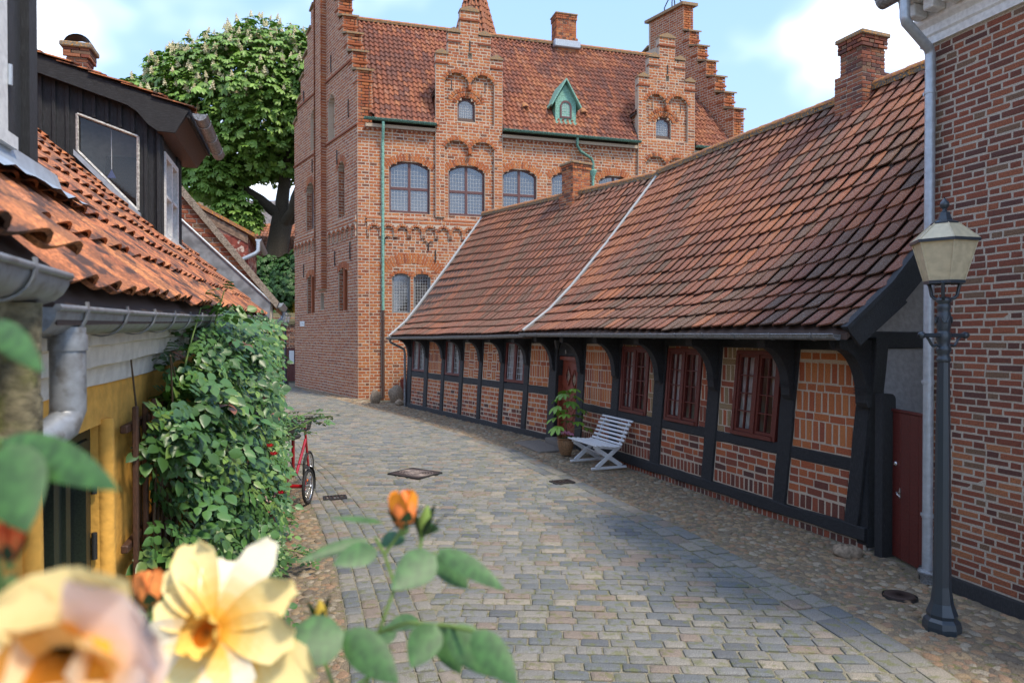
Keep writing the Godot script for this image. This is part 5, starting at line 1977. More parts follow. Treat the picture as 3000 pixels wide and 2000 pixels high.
func brick_hall() -> void:
	var f := Fr.new(Vector3(-5.92, 0, -26.2), 74.0, 1.0)
	var gf := Fr.new(Vector3(-5.92, 0, -26.2), -34.0, -1.0)
	var h := thing("brick_hall", "tall medieval red brick house with stepped gables and green copper gutters", "house", f.p(8.0, -0.15, -3.0))
	var shapes := brick_shapes(BL, BH, CH - BJ, 0.05, 0.006, 0.005)
	var p := palette(shapes, "oldbrick")
	var tone := func(_s, y):
		var k := rng.randi_range(0, 15)
		return [0, 1, 3, 3, 0, 1, 7, 3, 2, 1, 6, 1, 0, 0, 4, 5][k]
	var top_tone := func(_s, _y): return [0, 2, 7, 2, 4, 6, 1, 7][rng.randi_range(0, 7)]
	var g := Geo.new()
	# --- street front
	var holes := []
	var wins := [[1.20, 2.79], [3.53, 5.02], [5.76, 7.22], [7.87, 9.25], [9.99, 11.42], [12.35, 13.85]]
	for w in wins:
		holes.append(arch_hole(w[0], w[1], 7.13, 9.14, 0.26))
	for w in [[1.31, 2.01], [2.14, 2.81]]:
		holes.append(arch_hole(w[0], w[1], 3.18, 4.74, 0.12))
	mortar_body(g, f, -0.34, 10.4, CH, func(_y): return [0.0, 17.05], holes, 0.45)
	courses(p, f, -0.34, 6.26, CH, BL, BH, BJ, func(y): return [0.0, 2.5 + 0.42 * maxf(0.0, y)], holes, tone, 0.0, 0.006)
	courses(p, f, 6.26, 10.4, CH, BL, BH, BJ, func(_y): return [0.0, 17.05], holes, tone, 0.0, 0.006)
	for w in wins:
		arch_over(p, f, w[0], w[1], 9.14, 0.26, 0.27, 19, CH - BJ, BL, tone, 0.10)
		big_window(h, f, w[0], w[1], 7.13, 9.14, 0.26, -0.13, M.maroon_paint)
	for w in [[1.31, 2.01], [2.14, 2.81]]:
		arch_over(p, f, w[0], w[1], 4.74, 0.12, 0.12, 9, CH - BJ, BL, tone, 0.1)
		big_window(h, f, w[0], w[1], 3.18, 4.74, 0.12, -0.14, M.zinc, Vector2i(5, 11), false)
	arch_over(p, f, 1.10, 3.02, 5.14, 0.34, 0.40, 24, CH - BJ, BL, tone, 0.06)
	frieze(p, g, f, 0.36, 6.3, 0.54, tone)
	# toothed course under the gutter
	for r in [[0.3, 3.0], [5.7, 11.8], [14.5, 16.9]]:
		var s: float = r[0]
		while s < r[1]:
			var t := f.face(s, 10.27, 0.03)
			t.basis = t.basis * Basis(Vector3.UP, PI * 0.25)
			p.put(t, rng.randi_range(3, 5), 4, 0.01)
			s += 0.19
		rail(g, f, r[0], 10.33, r[1], 10.46, -0.2, 0.09)
	# --- two gabled bays
	for ds in [0.0, 8.76]:
		var fo := Fr.new(f.p(ds, 0, 0.13), 0)
		fo.u = f.u
		fo.q = f.q
		var span := func(y):
			if y < 13.4:
				return [3.0, 5.72]
			if y < 14.3:
				return [3.49, 5.23]
			return [3.98, 4.74]
		var bh := [arch_hole(3.36, 4.33, 7.0, 10.06, 0.30), arch_hole(4.41, 5.38, 7.0, 10.06, 0.30), arch_hole(3.36, 4.33, 10.72, 12.72, 0.36), arch_hole(4.41, 5.38, 10.72, 12.72, 0.36), rect_hole(4.30, 4.44, 7.0, 9.70), rect_hole(4.30, 4.44, 10.72, 12.25), rect_hole(4.3, 4.46, 13.35, 13.6)]
		mortar_body(g, fo, 6.98, 15.2, CH, span, bh, 0.14)
		courses(p, fo, 6.98, 15.2, CH, BL, BH, BJ, span, bh, tone if ds == 0.0 else tone, 0.0, 0.006)
		for a in [[3.36, 4.33], [4.41, 5.38]]:
			arch_over(p, fo, a[0], a[1], 10.06, 0.30, 0.14, 11, CH - BJ, BL, tone, 0.0, 0.012)
			arch_over(p, fo, a[0], a[1], 12.72, 0.36, 0.14, 12, CH - BJ, BL, tone, 0.0, 0.012)
		for y in [9.68, 12.22]:   # corbel between the twin arches
			var c := Geo.new()
			c.bev(fo.t(4.37, y - 0.05, -0.02), Vector3(0.14, 0.24, 0.18), 0.03)
			part(h, "corbel", c, M.oldbrick_tones[0])
		# inner wall of the upper recess with its window
		var hh := [arch_hole(3.90, 4.62, 10.82, 11.80, 0.22)]
		mortar_body(g, f, 10.38, 13.0, CH, func(_y): return [3.05 + ds, 5.68 + ds], [func(y): return [hh[0].call(y)[0] + ds, hh[0].call(y)[1] + ds] if hh[0].call(y) != null else null], 0.3)
		courses(p, f, 10.70, 12.74, CH, BL, BH, BJ, func(_y): return [3.34 + ds, 5.40 + ds], [func(y): return [hh[0].call(y)[0] + ds, hh[0].call(y)[1] + ds] if hh[0].call(y) != null else null], tone, 0.0, 0.006)
		arch_over(p, f, 3.84 + ds, 4.68 + ds, 11.86, 0.26, 0.15, 13, CH - BJ, BL, tone, 0.1, 0.03)
		arch_over(p, f, 3.66 + ds, 4.86 + ds, 12.06, 0.36, 0.14, 15, CH - BJ, BL, tone, 0.1, 0.02)
		big_window(h, f, 3.90 + ds, 4.62 + ds, 10.82, 11.80, 0.22, -0.12, M.maroon_paint, Vector2i(6, 8), false)
		for t in [[3.62, 12.0], [4.98, 12.0], [4.37, 13.62]]:
			tie_iron(h, fo, t[0], t[1], 0.4)
		# steps
		for e in [[3.245, 13.42, 0.49], [5.475, 13.42, 0.49], [3.735, 14.32, 0.49], [4.985, 14.32, 0.49], [4.36, 15.22, 0.76]]:
			stepped_cap(h, fo.p(e[0], e[1], -0.14), f.u, f.q, e[2] - 0.05, 0.30)
			var cb := Geo.new()
			rail(cb, fo, e[0] - e[2] * 0.5 - 0.02, e[1] - 0.40, e[0] + e[2] * 0.5 + 0.02, e[1] - 0.33, -0.2, 0.04)
			part(h, "step_moulding", cb, M.oldbrick_tones[4])
		var back := Geo.new()
		for e in [[3.0, 5.72, 12.9, 13.4], [3.49, 5.23, 13.4, 14.3], [3.98, 4.74, 14.3, 15.2]]:
			rail(back, fo, e[0] + 0.005, e[2], e[1] - 0.005, e[3], -0.34, -0.13)
		part(h, "bay_wall", back, M.mortar_grey)
		# little roof behind the bay
		for sgn in [-1.0, 1.0]:
			var cf := Fr.new(f.p(ds + 4.36 + sgn * 1.40, 0, -0.1), 0)
			cf.u = -f.q
			cf.q = f.u * sgn
			var rp := [[0.0, 11.95], [1.40, 13.45]]
			var dg := Geo.new()
			roof_deck(dg, cf, rp, 0.0, 2.3, func(_s, _f): return 0.0)
			var rr := part(h, "bay_roof", dg, M.under_roof)
			var ts := []
			for k in 2:
				ts.append(tile_shape(0.21, 0.40, 0.024, 0.016, 0.02, 6))
			var tp := palette(ts, "redtile")
			tile_roof(tp, cf, rp, 0.05, 2.3, 0.21, 0.33, func(_s, _f): return 0.0, func(_s, _f): return rng.randi_range(0, 6), func(s, q, y, _d): return s < (y - 10.55) / 1.35 + 0.1, 2)
			flush(tp, rr, "tile", "roof_tiles", 30)
			var ck := Fr.new(f.p(ds + 4.36 + sgn * 1.30, 0, -0.1), 0)
			ck.u = -f.q
			ck.q = f.u * sgn
			var cs := func(y): return [0.0, maxf(0.0, (y - 10.5) / 1.35)]
			mortar_body(g, ck, 10.5, 11.98, CH, cs, [], 0.2)
			courses(p, ck, 10.5, 11.98, CH, BL, BH, BJ, cs, [], tone)
	# --- gable towards the alley
	var gh := [arch_hole(1.10, 2.15, 3.3, 5.05, 0.16), arch_hole(5.2, 6.3, 3.3, 5.05, 0.16), arch_hole(1.42, 2.22, 7.05, 9.36, 0.30), arch_hole(5.30, 6.42, 7.05, 9.26, 0.36), arch_hole(3.95, 4.4, 3.4, 4.2, 0.2)]
	var niches := [arch_hole(2.55, 3.35, 10.5, 12.36, 0.42), arch_hole(5.0, 5.7, 10.6, 12.4, 0.36)]
	mortar_body(g, gf, -0.34, 18.3, CH, step_span, gh + niches, 0.25)
	mortar_body(g, gf, -0.34, 18.3, CH, step_span, gh, 0.25, -0.26)
	courses(p, gf, -0.34, 18.3, CH, BL, BH, BJ, step_span, gh + niches, top_tone, 0.0, 0.007)
	courses(p, gf, 10.5, 12.5, CH, BL, BH, BJ, func(_y): return [2.5, 3.4], [], top_tone, -0.25)
	courses(p, gf, 10.5, 12.5, CH, BL, BH, BJ, func(_y): return [4.95, 5.75], [], top_tone, -0.25)
	for e in [[1.10, 2.15, 5.05, 0.16], [5.2, 6.3, 5.05, 0.16], [1.42, 2.22, 9.36, 0.30], [5.30, 6.42, 9.26, 0.36]]:
		arch_over(p, gf, e[0], e[1], e[2], e[3], 0.26, 13, CH - BJ, BL, top_tone, 0.08)
		var y0 := 3.3 if e[2] < 6.0 else 7.05
		big_window(h, gf, e[0], e[1], y0, e[2], e[3], -0.30, M.maroon_paint if e[2] > 6.0 else M.zinc, Vector2i(5, 6) if e[2] > 6.0 else Vector2i(6, 11), e[2] > 6.0)
		# brick reveals
		for sd in [[e[0], 1.0], [e[1], -1.0]]:
			var rv := Fr.new(gf.p(sd[0] + sd[1] * 0.006, 0, 0), 0)
			rv.u = -gf.q
			rv.q = gf.u * sd[1]
			courses(p, rv, y0, e[2] - e[3], CH, BL, BH, BJ, func(_y): return [0.03, 0.29], [], top_tone, 0.0)
		if e[2] < 6.0:
			var mu := Geo.new()
			rail(mu, gf, (e[0] + e[1]) * 0.5 - 0.07, y0, (e[0] + e[1]) * 0.5 + 0.07, e[2], -0.28, -0.04)
			part(h, "mullion", mu, M.oldbrick_tones[2])
	frieze(p, g, gf, 0.1, 3.3, 0.52, top_tone)
	frieze(p, g, gf, 4.9, 8.1, 0.52, top_tone)
	# buttress strip up the middle of the gable
	var bf := Fr.new(gf.p(0, 0, 0.16), 0)
	bf.u = gf.u
	bf.q = gf.q
	mortar_body(g, bf, 4.3, 18.3, CH, func(_y): return [3.62, 4.58], [], 0.17)
	courses(p, bf, 4.3, 18.3, CH, BL, BH, BJ, func(_y): return [3.60, 4.60], [], top_tone)
	for sd in [[3.61, -1.0], [4.59, 1.0]]:
		var rv := Fr.new(gf.p(sd[0], 0, 0), 0)
		rv.u = gf.q
		rv.q = gf.u * sd[1]
		courses(p, rv, 4.3, 18.3, CH, BH, BH, BJ, func(_y): return [0.0, 0.16], [], top_tone)
	for y in [10.38, 13.02]:
		var bd := Geo.new()
		rail(bd, gf, 0.0 if y < 12.0 else 0.6, y, 3.6, y + 0.07, -0.1, 0.05)
		rail(bd, gf, 4.6, y, 8.2 if y < 12.0 else 7.6, y + 0.07, -0.1, 0.05)
		part(h, "string_course", bd, M.oldbrick_tones[4])
	for e in [[0.9, 10.9, 0.7], [2.2, 9.3, 0.6], [2.9, 13.3, 0.7], [5.4, 9.6, 0.6], [6.6, 13.0, 0.6], [0.75, 5.3, 0.7], [2.5, 5.2, 0.6], [4.9, 5.1, 0.6], [6.7, 5.0, 0.6]]:
		tie_iron(h, gf, e[0], e[1], e[2])
	for e in [[0.98, 5.6, 0.5], [3.0, 5.4, 0.5]]:
		tie_iron(h, f, e[0], e[1] - 0.2, e[2])
	for e in [[1.02, 5.85, 0.22], [2.72, 5.65, 0.28]]:
		tie_iron(h, f, e[0], e[1], e[2], true)
	# thickness of both stepped gables: the risers that face the lane, and the inner face of the farther one
	for gi in 2:
		var o: Vector3 = gf.o if gi == 0 else f.p(16.5, 0, 0)
		var g2 := Fr.new(o, 0)
		g2.u = gf.u
		g2.q = gf.q
		if gi == 1:
			mortar_body(g, g2, 10.3, 18.3, CH, func(y): return [step_span(y)[0], 8.2 - step_span(y)[0]], [], 0.55, -0.008)
			courses(p, g2, 10.3, 18.3, CH, BL, BH, BJ, func(y): return [step_span(y)[0], minf(step_span(y)[0] + 2.2, 5.25)], [], top_tone)
		else:
			mortar_body(g, g2, 10.3, 18.3, CH, step_span, [], 0.35, -0.25)
		for k in 7:
			var s: float = 0.515 * k if k < 6 else 2.95
			var y0: float = 10.38 if k == 0 else 12.5 + 0.885 * (k - 1)
			var y1: float = 12.5 + 0.885 * k if k < 6 else 18.3
			var rv := Fr.new(g2.p(s, 0, 0), 0)
			rv.u = f.u
			rv.q = f.q
			courses(p, rv, y0, y1, CH, BL, BH, BJ, func(_y): return [0.0, 0.56], [], tone if gi == 1 else top_tone, 0.004)
			var bx := Geo.new()
			if k < 6:
				# sloping cap of tiles
				var w: float = 0.515 if k < 5 else 0.37
				for m in 2:
					var sc: float = s + w * 0.5 if m == 0 else 8.2 - s - w * 0.5
					var c := g2.p(sc, y1 + 0.0, 0) + f.u * 0.28
					var t := Transform3D(Basis(g2.u * (1.0 if m == 0 else -1.0), Vector3.UP, f.u), c)
					bx.prism(t, PackedVector2Array([Vector2(-w * 0.5 - 0.07, -0.03), Vector2(w * 0.5, 0.14), Vector2(w * 0.5, 0.24), Vector2(-w * 0.5 - 0.07, 0.04)]), -0.34, 0.34)
				part(h, "step_cap", bx, M.capstone)
				var ml := Geo.new()
				ml.box(Transform3D(Basis(g2.u, Vector3.UP, f.u), g2.p(s + 0.2, y1 - 0.42, 0) + f.u * 0.28), Vector3(0.45, 0.07, 0.62))
				part(h, "step_moulding", ml, M.oldbrick_tones[2])
			elif gi == 1:
				bx.box(Transform3D(Basis(g2.u, Vector3.UP, f.u), g2.p(4.1, 18.36, 0) + f.u * 0.28), Vector3(2.55, 0.14, 0.85))
				part(h, "tower_cap", bx, M.capstone)
				var cr := Geo.new()
				for a in 4:
					var d := Vector3(cos(a * PI * 0.5 + 0.4), 0, sin(a * PI * 0.5 + 0.4)) * 0.45
					var c := g2.p(3.9, 18.4, 0) + f.u * 0.28
					cr.tube([c + d, c + d + Vector3.UP * 0.25, c + d * 0.6 + Vector3.UP * 0.6, c + Vector3.UP * 0.75], 0.03, 6)
				part(h, "iron_crown", cr, M.iron)
	part(h, "wall", g, M.mortar_pale)
	flush(p, h, "brick", "brickwork")
	# --- roof
	var prof := [[-0.27, 10.55], [3.9, 16.12]]
	var zero := func(_s, _f): return 0.0
	var rg := Geo.new()
	for side in 2:
		var q := [f.p(0.3, 10.86, -0.02), f.p(16.8, 10.86, -0.02), f.p(15.5, 16.07, -3.9), f.p(-0.95, 16.07, -3.9)]
		if side == 1:
			q = [f.p(-2.2, 10.50, -8.0), f.p(14.3, 10.50, -8.0), f.p(15.5, 16.07, -3.9), f.p(-0.95, 16.07, -3.9)]
		rg.quad(q[0], q[1], q[2], q[3])
		rg.quad(q[0] + Vector3.DOWN * 0.08, q[1] + Vector3.DOWN * 0.08, q[2] + Vector3.DOWN * 0.08, q[3] + Vector3.DOWN * 0.08)
	var roof := part(h, "roof", rg, M.under_roof)
	var ts := []
	for k in 4:
		ts.append(tile_shape(0.205, 0.42, 0.040, 0.020, 0.02, 8))
	var tp := palette(ts, "redtile")
	var patch := FastNoiseLite.new()
	patch.seed = 21
	patch.frequency = 0.22
	var ttone := func(s, fr):
		var v: float = patch.get_noise_2d(s, fr * 7.0) + R(-0.4, 0.4)
		return [1, 4, 0, 6][rng.randi_range(0, 3)] if v > 0.18 else ([0, 2, 1, 0][rng.randi_range(0, 3)] if v > -0.15 else [2, 3, 5, 3][rng.randi_range(0, 3)])
	var keep := func(s, q, y, _d):
		if s < 0.50 - 0.32 * q or s > 16.62 - 0.32 * q:
			return false
		for ds in [4.36, 13.12]:
			if absf(s - ds) < 1.36 and y < 11.6:
				return false
		return true
	tile_roof(tp, f, prof, -1.0, 16.8, 0.205, 0.345, zero, ttone, keep, 4, 0.06)
	flush(tp, roof, "tile", "roof_tiles")
	ridge_row(h, f, -0.75, 15.3, 3.9, func(_s): return 16.14, 0.13, 0.4)
	# copper gutters and pipes
	for r in [[0.22, 3.0], [5.72, 11.78], [14.45, 16.75]]:
		half_gutter(h, "gutter", [f.p(r[0], 10.60, 0.32), f.p(r[1], 10.58, 0.32)], 0.085, f.q, M.verdigris, 0.9)
	var d1 := Geo.new()
	d1.tube([f.p(0.95, 10.5, 0.30), f.p(0.95, 10.2, 0.28), f.p(0.95, 9.9, 0.10), f.p(0.95, 9.7, 0.08), f.p(0.95, 3.3, 0.08)], 0.055, 10)
	for k in 6:
		d1.lathe(Transform3D(Basis(), f.p(0.95, 4.2 + k * 1.0, 0.08)), [[0.06, -0.03], [0.066, 0.0], [0.06, 0.03]], 10)
	part(h, "downpipe", d1, M.verdigris_clean)
	var d2 := Geo.new()
	d2.tube([f.p(0.95, 3.3, 0.08), f.p(0.95, -0.12, 0.08)], 0.058, 10)
	for k in 3:
		d2.lathe(Transform3D(Basis(), f.p(0.95, 0.5 + k * 1.2, 0.08)), [[0.062, -0.03], [0.07, 0.0], [0.062, 0.03]], 10)
	part(h, "downpipe", d2, M.copper_brown, "brown lower length of the downpipe")
	var d3 := Geo.new()
	d3.tube([f.p(8.9, 10.5, 0.30), f.p(8.9, 10.2, 0.26), f.p(9.1, 10.0, 0.14), f.p(9.6, 9.75, 0.10), f.p(9.68, 9.6, 0.10), f.p(9.68, 9.3, 0.10)], 0.06, 10)
	part(h, "downpipe", d3, M.verdigris)
	var d4 := Geo.new()
	d4.lathe(Transform3D(Basis(), f.p(9.68, 0, 0.11)), [[0.06, 8.9], [0.075, 8.95], [0.07, 9.0], [0.14, 9.15], [0.15, 9.22], [0.16, 9.25], [0.12, 9.27]], 12)
	d4.tube([f.p(9.68, 8.95, 0.1), f.p(9.68, 6.0, 0.1)], 0.055, 10)
	part(h, "rain_hopper", d4, M.verdigris_clean)
	var cl := Geo.new()
	rail(cl, f, 1.62, -0.1, 2.25, 0.62, -0.02, 0.03)
	part(h, "cellar_hatch", cl, M.red_paint)
	# green copper dormer
	var dm := Geo.new()
	var t := f.t(0, 0, 0)
	dm.prism(t, PackedVector2Array([Vector2(8.14, 11.15), Vector2(9.06, 11.15), Vector2(9.06, 12.15), Vector2(8.60, 12.92), Vector2(8.14, 12.15)]), -1.6, -0.30)
	var dorm := part(h, "roof_dormer", dm, M.verdigris_clean)
	for sgn in [-1.0, 1.0]:
		var dr := Geo.new()
		var a := Vector2(8.60, 13.06)
		var b := Vector2(8.60 + sgn * 0.66, 11.92)
		var nn := Vector2((b - a).y, -(b - a).x).normalized() * 0.05
		dr.prism(t, PackedVector2Array([a, b, b + nn, a + nn]), -1.75, -0.10)
		for k in 5:
			var c := a.lerp(b, 0.5)
			dr.box(Transform3D(Basis(Vector3(0, 0, 1), 0), Vector3.ZERO) * Transform3D(Basis(f.u * (b - a).normalized().x + Vector3.UP * (b - a).normalized().y, (f.u * -(b - a).normalized().y + Vector3.UP * (b - a).normalized().x), f.q), f.p(c.x, c.y, -0.3 - k * 0.32)), Vector3((b - a).length(), 0.07, 0.02))
		part(dorm, "copper_slope", dr, M.verdigris_clean)
	big_window(h, f, 8.34, 8.86, 11.46, 12.20, 0.22, -0.27, M.maroon_paint, Vector2i(4, 5), false)
	var ds2 := Geo.new()
	rail(ds2, f, 8.1, 11.12, 9.1, 11.28, -0.6, -0.2)
	part(dorm, "apron", ds2, M.verdigris_clean)
	for e in [[6.92, 0.62], [9.57, 0.63], [14.7, 1.2]]:   # bat-hole vent tiles
		var vt := Geo.new()
		var y: float = 10.55 + (e[1] + 0.27) / 4.17 * 5.57
		var path := []
		for k in 7:
			path.append([cos(PI * k / 6.0) * 0.16, sin(PI * k / 6.0) * 0.12])
		var r0 := PackedVector3Array()
		var r1 := PackedVector3Array()
		for k in path:
			r0.append(f.p(e[0] + k[0], y + k[1] + 0.06, -e[1] + 0.12))
			r1.append(f.p(e[0] + k[0] * 0.6, y + 0.35 + k[1] * 0.3, -e[1] - 0.12))
		vt.loft([r0, r1], false, false, true)
		part(roof, "vent_tile", vt, M.ridge_tile)
	chimney(h, f, 9.35, 10.35, -4.25, -3.55, 15.6, 17.2, 17.5, 0.11, "oldbrick", false)
	var lead := Geo.new()
	lead.bev(f.t(9.85, 16.0, -3.5), Vector3(1.3, 0.35, 0.3), 0.04)
	part(h, "lead_flashing", lead, M.pale_zinc)
	# turret spire behind the ridge
	var tw := thing("turret", "pointed orange tiled turret rising behind the ridge of the brick hall", "turret", Vector3(-1.95, 12.0, -36.0))
	var tg := Geo.new()
	tg.lathe(Transform3D(Basis(), Vector3(-1.95, 0, -36.0)), [[1.85, 8.0], [1.85, 15.2], [1.78, 15.4], [0.02, 21.9]], 8, false, 0.2)
	part(tw, "spire", tg, M.under_roof)
	var sp := palette(ts, "redtile")
	var yy := 15.3
	while yy < 21.6:
		var fr := (21.9 - yy) / 6.5
		for k in 8:
			var a := TAU * (k + 0.5) / 8.0 + 0.2
			var nrm := Vector3(cos(a), 0.27, sin(a)).normalized()
			var tang := Vector3(-sin(a), 0, cos(a))
			var up := nrm.cross(tang)
			if up.y < 0.0:
				up = -up
			var wid := 2.0 * 1.78 * fr * tan(PI / 8.0)
			var cn := maxi(1, int(round(wid / 0.21)))
			for c in cn:
				var off := wid * ((c + 0.5) / cn - 0.5)
				var o := Vector3(-1.95, yy, -36.0) + Vector3(cos(a), 0, sin(a)) * 1.78 * fr * cos(PI / 8.0) + tang * off + nrm * 0.05
				sp.put(Transform3D(Basis(up.cross(nrm), up, nrm) * Basis(Vector3.RIGHT, -0.07) * Basis.from_scale(Vector3(wid / cn / 0.205, 1, 1)), o), rng.randi_range(0, 3), [1, 4, 4, 6, 1][rng.randi_range(0, 4)], 0.06)
		yy += 0.33
	flush(sp, tw, "tile", "spire_tiles", 120)
	# enamel notice by the alley
	var sg := thing("notice_plate", "small white notice with lines of print on the brick gable", "notice", gf.p(6.95, 2.74, 0.02))
	var pl := Geo.new()
	pl.bev(gf.t(6.95, 2.86, 0.025), Vector3(0.66, 0.24, 0.014), 0.003)
	part(sg, "plate", pl, M.sign_white)
	for k in 4:
		var ln := Geo.new()
		for i in 4:
			rail(ln, gf, 6.70 + i * 0.13, 2.79 + k * 0.045, 6.70 + i * 0.13 + R(0.05, 0.11), 2.80 + k * 0.045, 0.033, 0.035)
		part(sg, "print_line", ln, M.ink)

# ------------------------------------------------------------------ yellow house with dormers
func yellow_house() -> void:
	var f := Fr.new(Vector3(-1.135, 0, -1.78), -17.0, 1.0)
	var h := thing("yellow_house", "yellow plastered house with orange pantiles and black boarded dormers", "house", f.p(4.0, -0.15, -1.5))
	# wall with window openings
	var wins := [[0.40, 1.17], [2.15, 2.95], [4.6, 5.4]]
	var holes := []
	for w in wins:
		holes.append(rect_hole(w[0], w[1], 0.70, 1.98))
	var g := Geo.new()
	mortar_body(g, f, -0.3, 2.16, 0.06, func(_y): return [-0.9, 9.2], holes, 0.3, -0.24)
	part(h, "wall", g, M.yellow_plaster)
	for w in wins:   # rounded plaster reveal and green window
		for e in [[w[0], 1.0], [w[1], -1.0]]:
			var rv := Geo.new()
			rv.tube([f.p(e[0] - e[1] * 0.03, 0.70, -0.235), f.p(e[0] - e[1] * 0.03, 1.4, -0.23), f.p(e[0] - e[1] * 0.03, 2.0, -0.235)], 0.035, 8)
			part(h, "reveal", rv, M.yellow_plaster)
		var a: float = w[0]
		var b: float = w[1]
		var fg := Geo.new()
		for e in [[a, 0.70, a + 0.05, 1.98], [b - 0.05, 0.70, b, 1.98], [a + 0.05, 1.93, b - 0.05, 1.98], [a + 0.05, 0.70, b - 0.05, 0.76], [(a + b) * 0.5 - 0.035, 0.76, (a + b) * 0.5 + 0.035, 1.93]]:
			rail(fg, f, e[0], e[1], e[2], e[3], -0.36, -0.28)
		rail(fg, f, a + 0.05, 1.30, b - 0.05, 1.345, -0.35, -0.262)
		var wn := part(h, "window", fg, M.green_paint)
		for cx in [[a + 0.055, (a + b) * 0.5 - 0.038], [(a + b) * 0.5 + 0.038, b - 0.055]]:
			for cy in [[0.765, 1.295], [1.35, 1.925]]:
				var sg := Geo.new()
				for e in [[cx[0], cy[0], cx[0] + 0.05, cy[1]], [cx[1] - 0.05, cy[0], cx[1], cy[1]], [cx[0] + 0.05, cy[0], cx[1] - 0.05, cy[0] + 0.05], [cx[0] + 0.05, cy[1] - 0.05, cx[1] - 0.05, cy[1]]]:
					rail(sg, f, e[0], e[1], e[2], e[3], -0.34, -0.268)
				part(wn, "casement", sg, M.green_paint)
				var pg := Geo.new()
				pg.quad(f.p(cx[0] + 0.05, cy[0] + 0.05, -0.31), f.p(cx[1] - 0.05, cy[0] + 0.05, -0.31), f.p(cx[1] - 0.05, cy[1] - 0.05, -0.31), f.p(cx[0] + 0.05, cy[1] - 0.05, -0.31))
				part(wn, "pane", pg, M.glass)
		for y in [1.75, 1.48, 1.15]:
			var hg := Geo.new()
			hg.tube([f.p(b - 0.02, y - 0.055, -0.262), f.p(b - 0.02, y + 0.055, -0.262)], 0.011, 8)
			part(wn, "hinge", hg, M.iron)
		room_behind(h, f, a, b, 0.70, 1.98, -0.36, 1.2)
	# white eaves moulding, uneven old brick under limewash
	var cg := Geo.new()
	var rings := []
	var s := -0.9
	while s <= 9.21:
		var o := 0.02 * s
		var ring := PackedVector3Array()
		for e in [[-0.245, 2.115], [-0.222, 2.122], [-0.210, 2.20], [-0.165, 2.215], [-0.158, 2.29], [-0.125, 2.30], [-0.12, 2.40], [-0.245, 2.40]]:
			ring.append(f.p(s, e[1] + o + R(-0.003, 0.003) + (0.012 * sin(s * 2.3) if e[1] < 2.2 else 0.0), e[0] + R(-0.002, 0.002)))
		rings.append(ring)
		s += 0.145
	cg.loft(rings, true, true, false)
	part(h, "eaves_moulding", cg, M.white_wash)
	# roof
	var prof := [[0.0, 2.46], [3.3, 2.46 + 3.3 * 0.9004]]
	var lift := func(ss, _f): return 0.02 * ss
	var rg := Geo.new()
	roof_deck(rg, f, prof, -0.15, 9.15, lift, 0.05, 0.035)
	roof_deck(rg, f, [[6.4, 2.46], [3.3, 5.43]], -0.15, 9.15, lift, 0.05, 0.035)
	var roof := part(h, "roof", rg, M.under_roof)
	var ts := []
	for k in 4:
		ts.append(tile_shape(0.205, 0.40, 0.020, 0.011, 0.006, 10, 1))
	var tp := palette(ts, "orangetile")
	tile_roof(tp, f, prof, -0.12, 9.08, 0.205, 0.335, lift, func(_s, _f): return rng.randi_range(0, 4), func(ss, q, _y, _d): return not (ss > 5.95 and ss < 7.05 and q > 0.95), 4, 0.055)
	flush(tp, roof, "tile", "roof_tiles")
	half_gutter(h, "gutter", [f.p(-0.17, 2.415, -0.065), f.p(0.8, 2.428, -0.065), f.p(2.0, 2.45, -0.065), f.p(5.0, 2.53, -0.065), f.p(9.0, 2.625, -0.065)], 0.072, f.q, M.near_zinc, 0.42)
	var dp := Geo.new()
	dp.tube([f.p(0.03, 2.37, -0.03), f.p(0.03, 2.15, -0.03), f.p(0.01, 2.115, -0.035), f.p(-0.20, 2.02, -0.12), f.p(-0.36, 1.96, -0.16), f.p(-0.42, 1.88, -0.17), f.p(-0.42, 0.2, -0.17)], 0.042, 16)
	var dpp := part(h, "downpipe", dp, M.near_zinc)
	var sl := Geo.new()
	sl.lathe(Transform3D(Basis(), f.p(0.03, 2.32, -0.03)), [[0.0425, -0.012], [0.046, -0.012], [0.046, 0.03], [0.0425, 0.03]], 16)
	part(dpp, "pipe_sleeve", sl, M.near_zinc)
	# --- farther dormer: boarded cheek with a slanted window
	var cf := Fr.new(f.p(5.87, 0, 0), -107.0, -1.0)   # s runs inwards from the gutter line, q towards the viewer
	var cheek := Geo.new()
	var t := cf.t(0, 0, 0)
	var rim := PackedVector2Array([Vector2(0.865, 3.25), Vector2(2.6, 4.85), Vector2(2.6, 5.15), Vector2(0.865, 4.62)])
	var win := PackedVector2Array([Vector2(1.615, 4.58), Vector2(1.065, 4.395), Vector2(1.07, 3.635), Vector2(1.615, 4.21)])
	# cheek as four pieces round the window
	for poly in [[Vector2(0.865, 3.25), Vector2(1.07, 3.44), Vector2(1.07, 4.66), Vector2(0.865, 4.62)], [Vector2(1.615, 3.94), Vector2(2.6, 4.85), Vector2(2.6, 5.15), Vector2(1.615, 4.85)], [Vector2(1.07, 3.44), Vector2(1.615, 3.94), Vector2(1.615, 4.21), Vector2(1.07, 3.635)], [Vector2(1.07, 4.395), Vector2(1.615, 4.58), Vector2(1.615, 4.85), Vector2(1.07, 4.66)]]:
		cheek.prism(t, PackedVector2Array(poly), -0.05, 0.0)
	var dorm := part(h, "dormer", cheek, M.black_board, "black boarded dormer with a slanted side window")
	var sb := 0.875
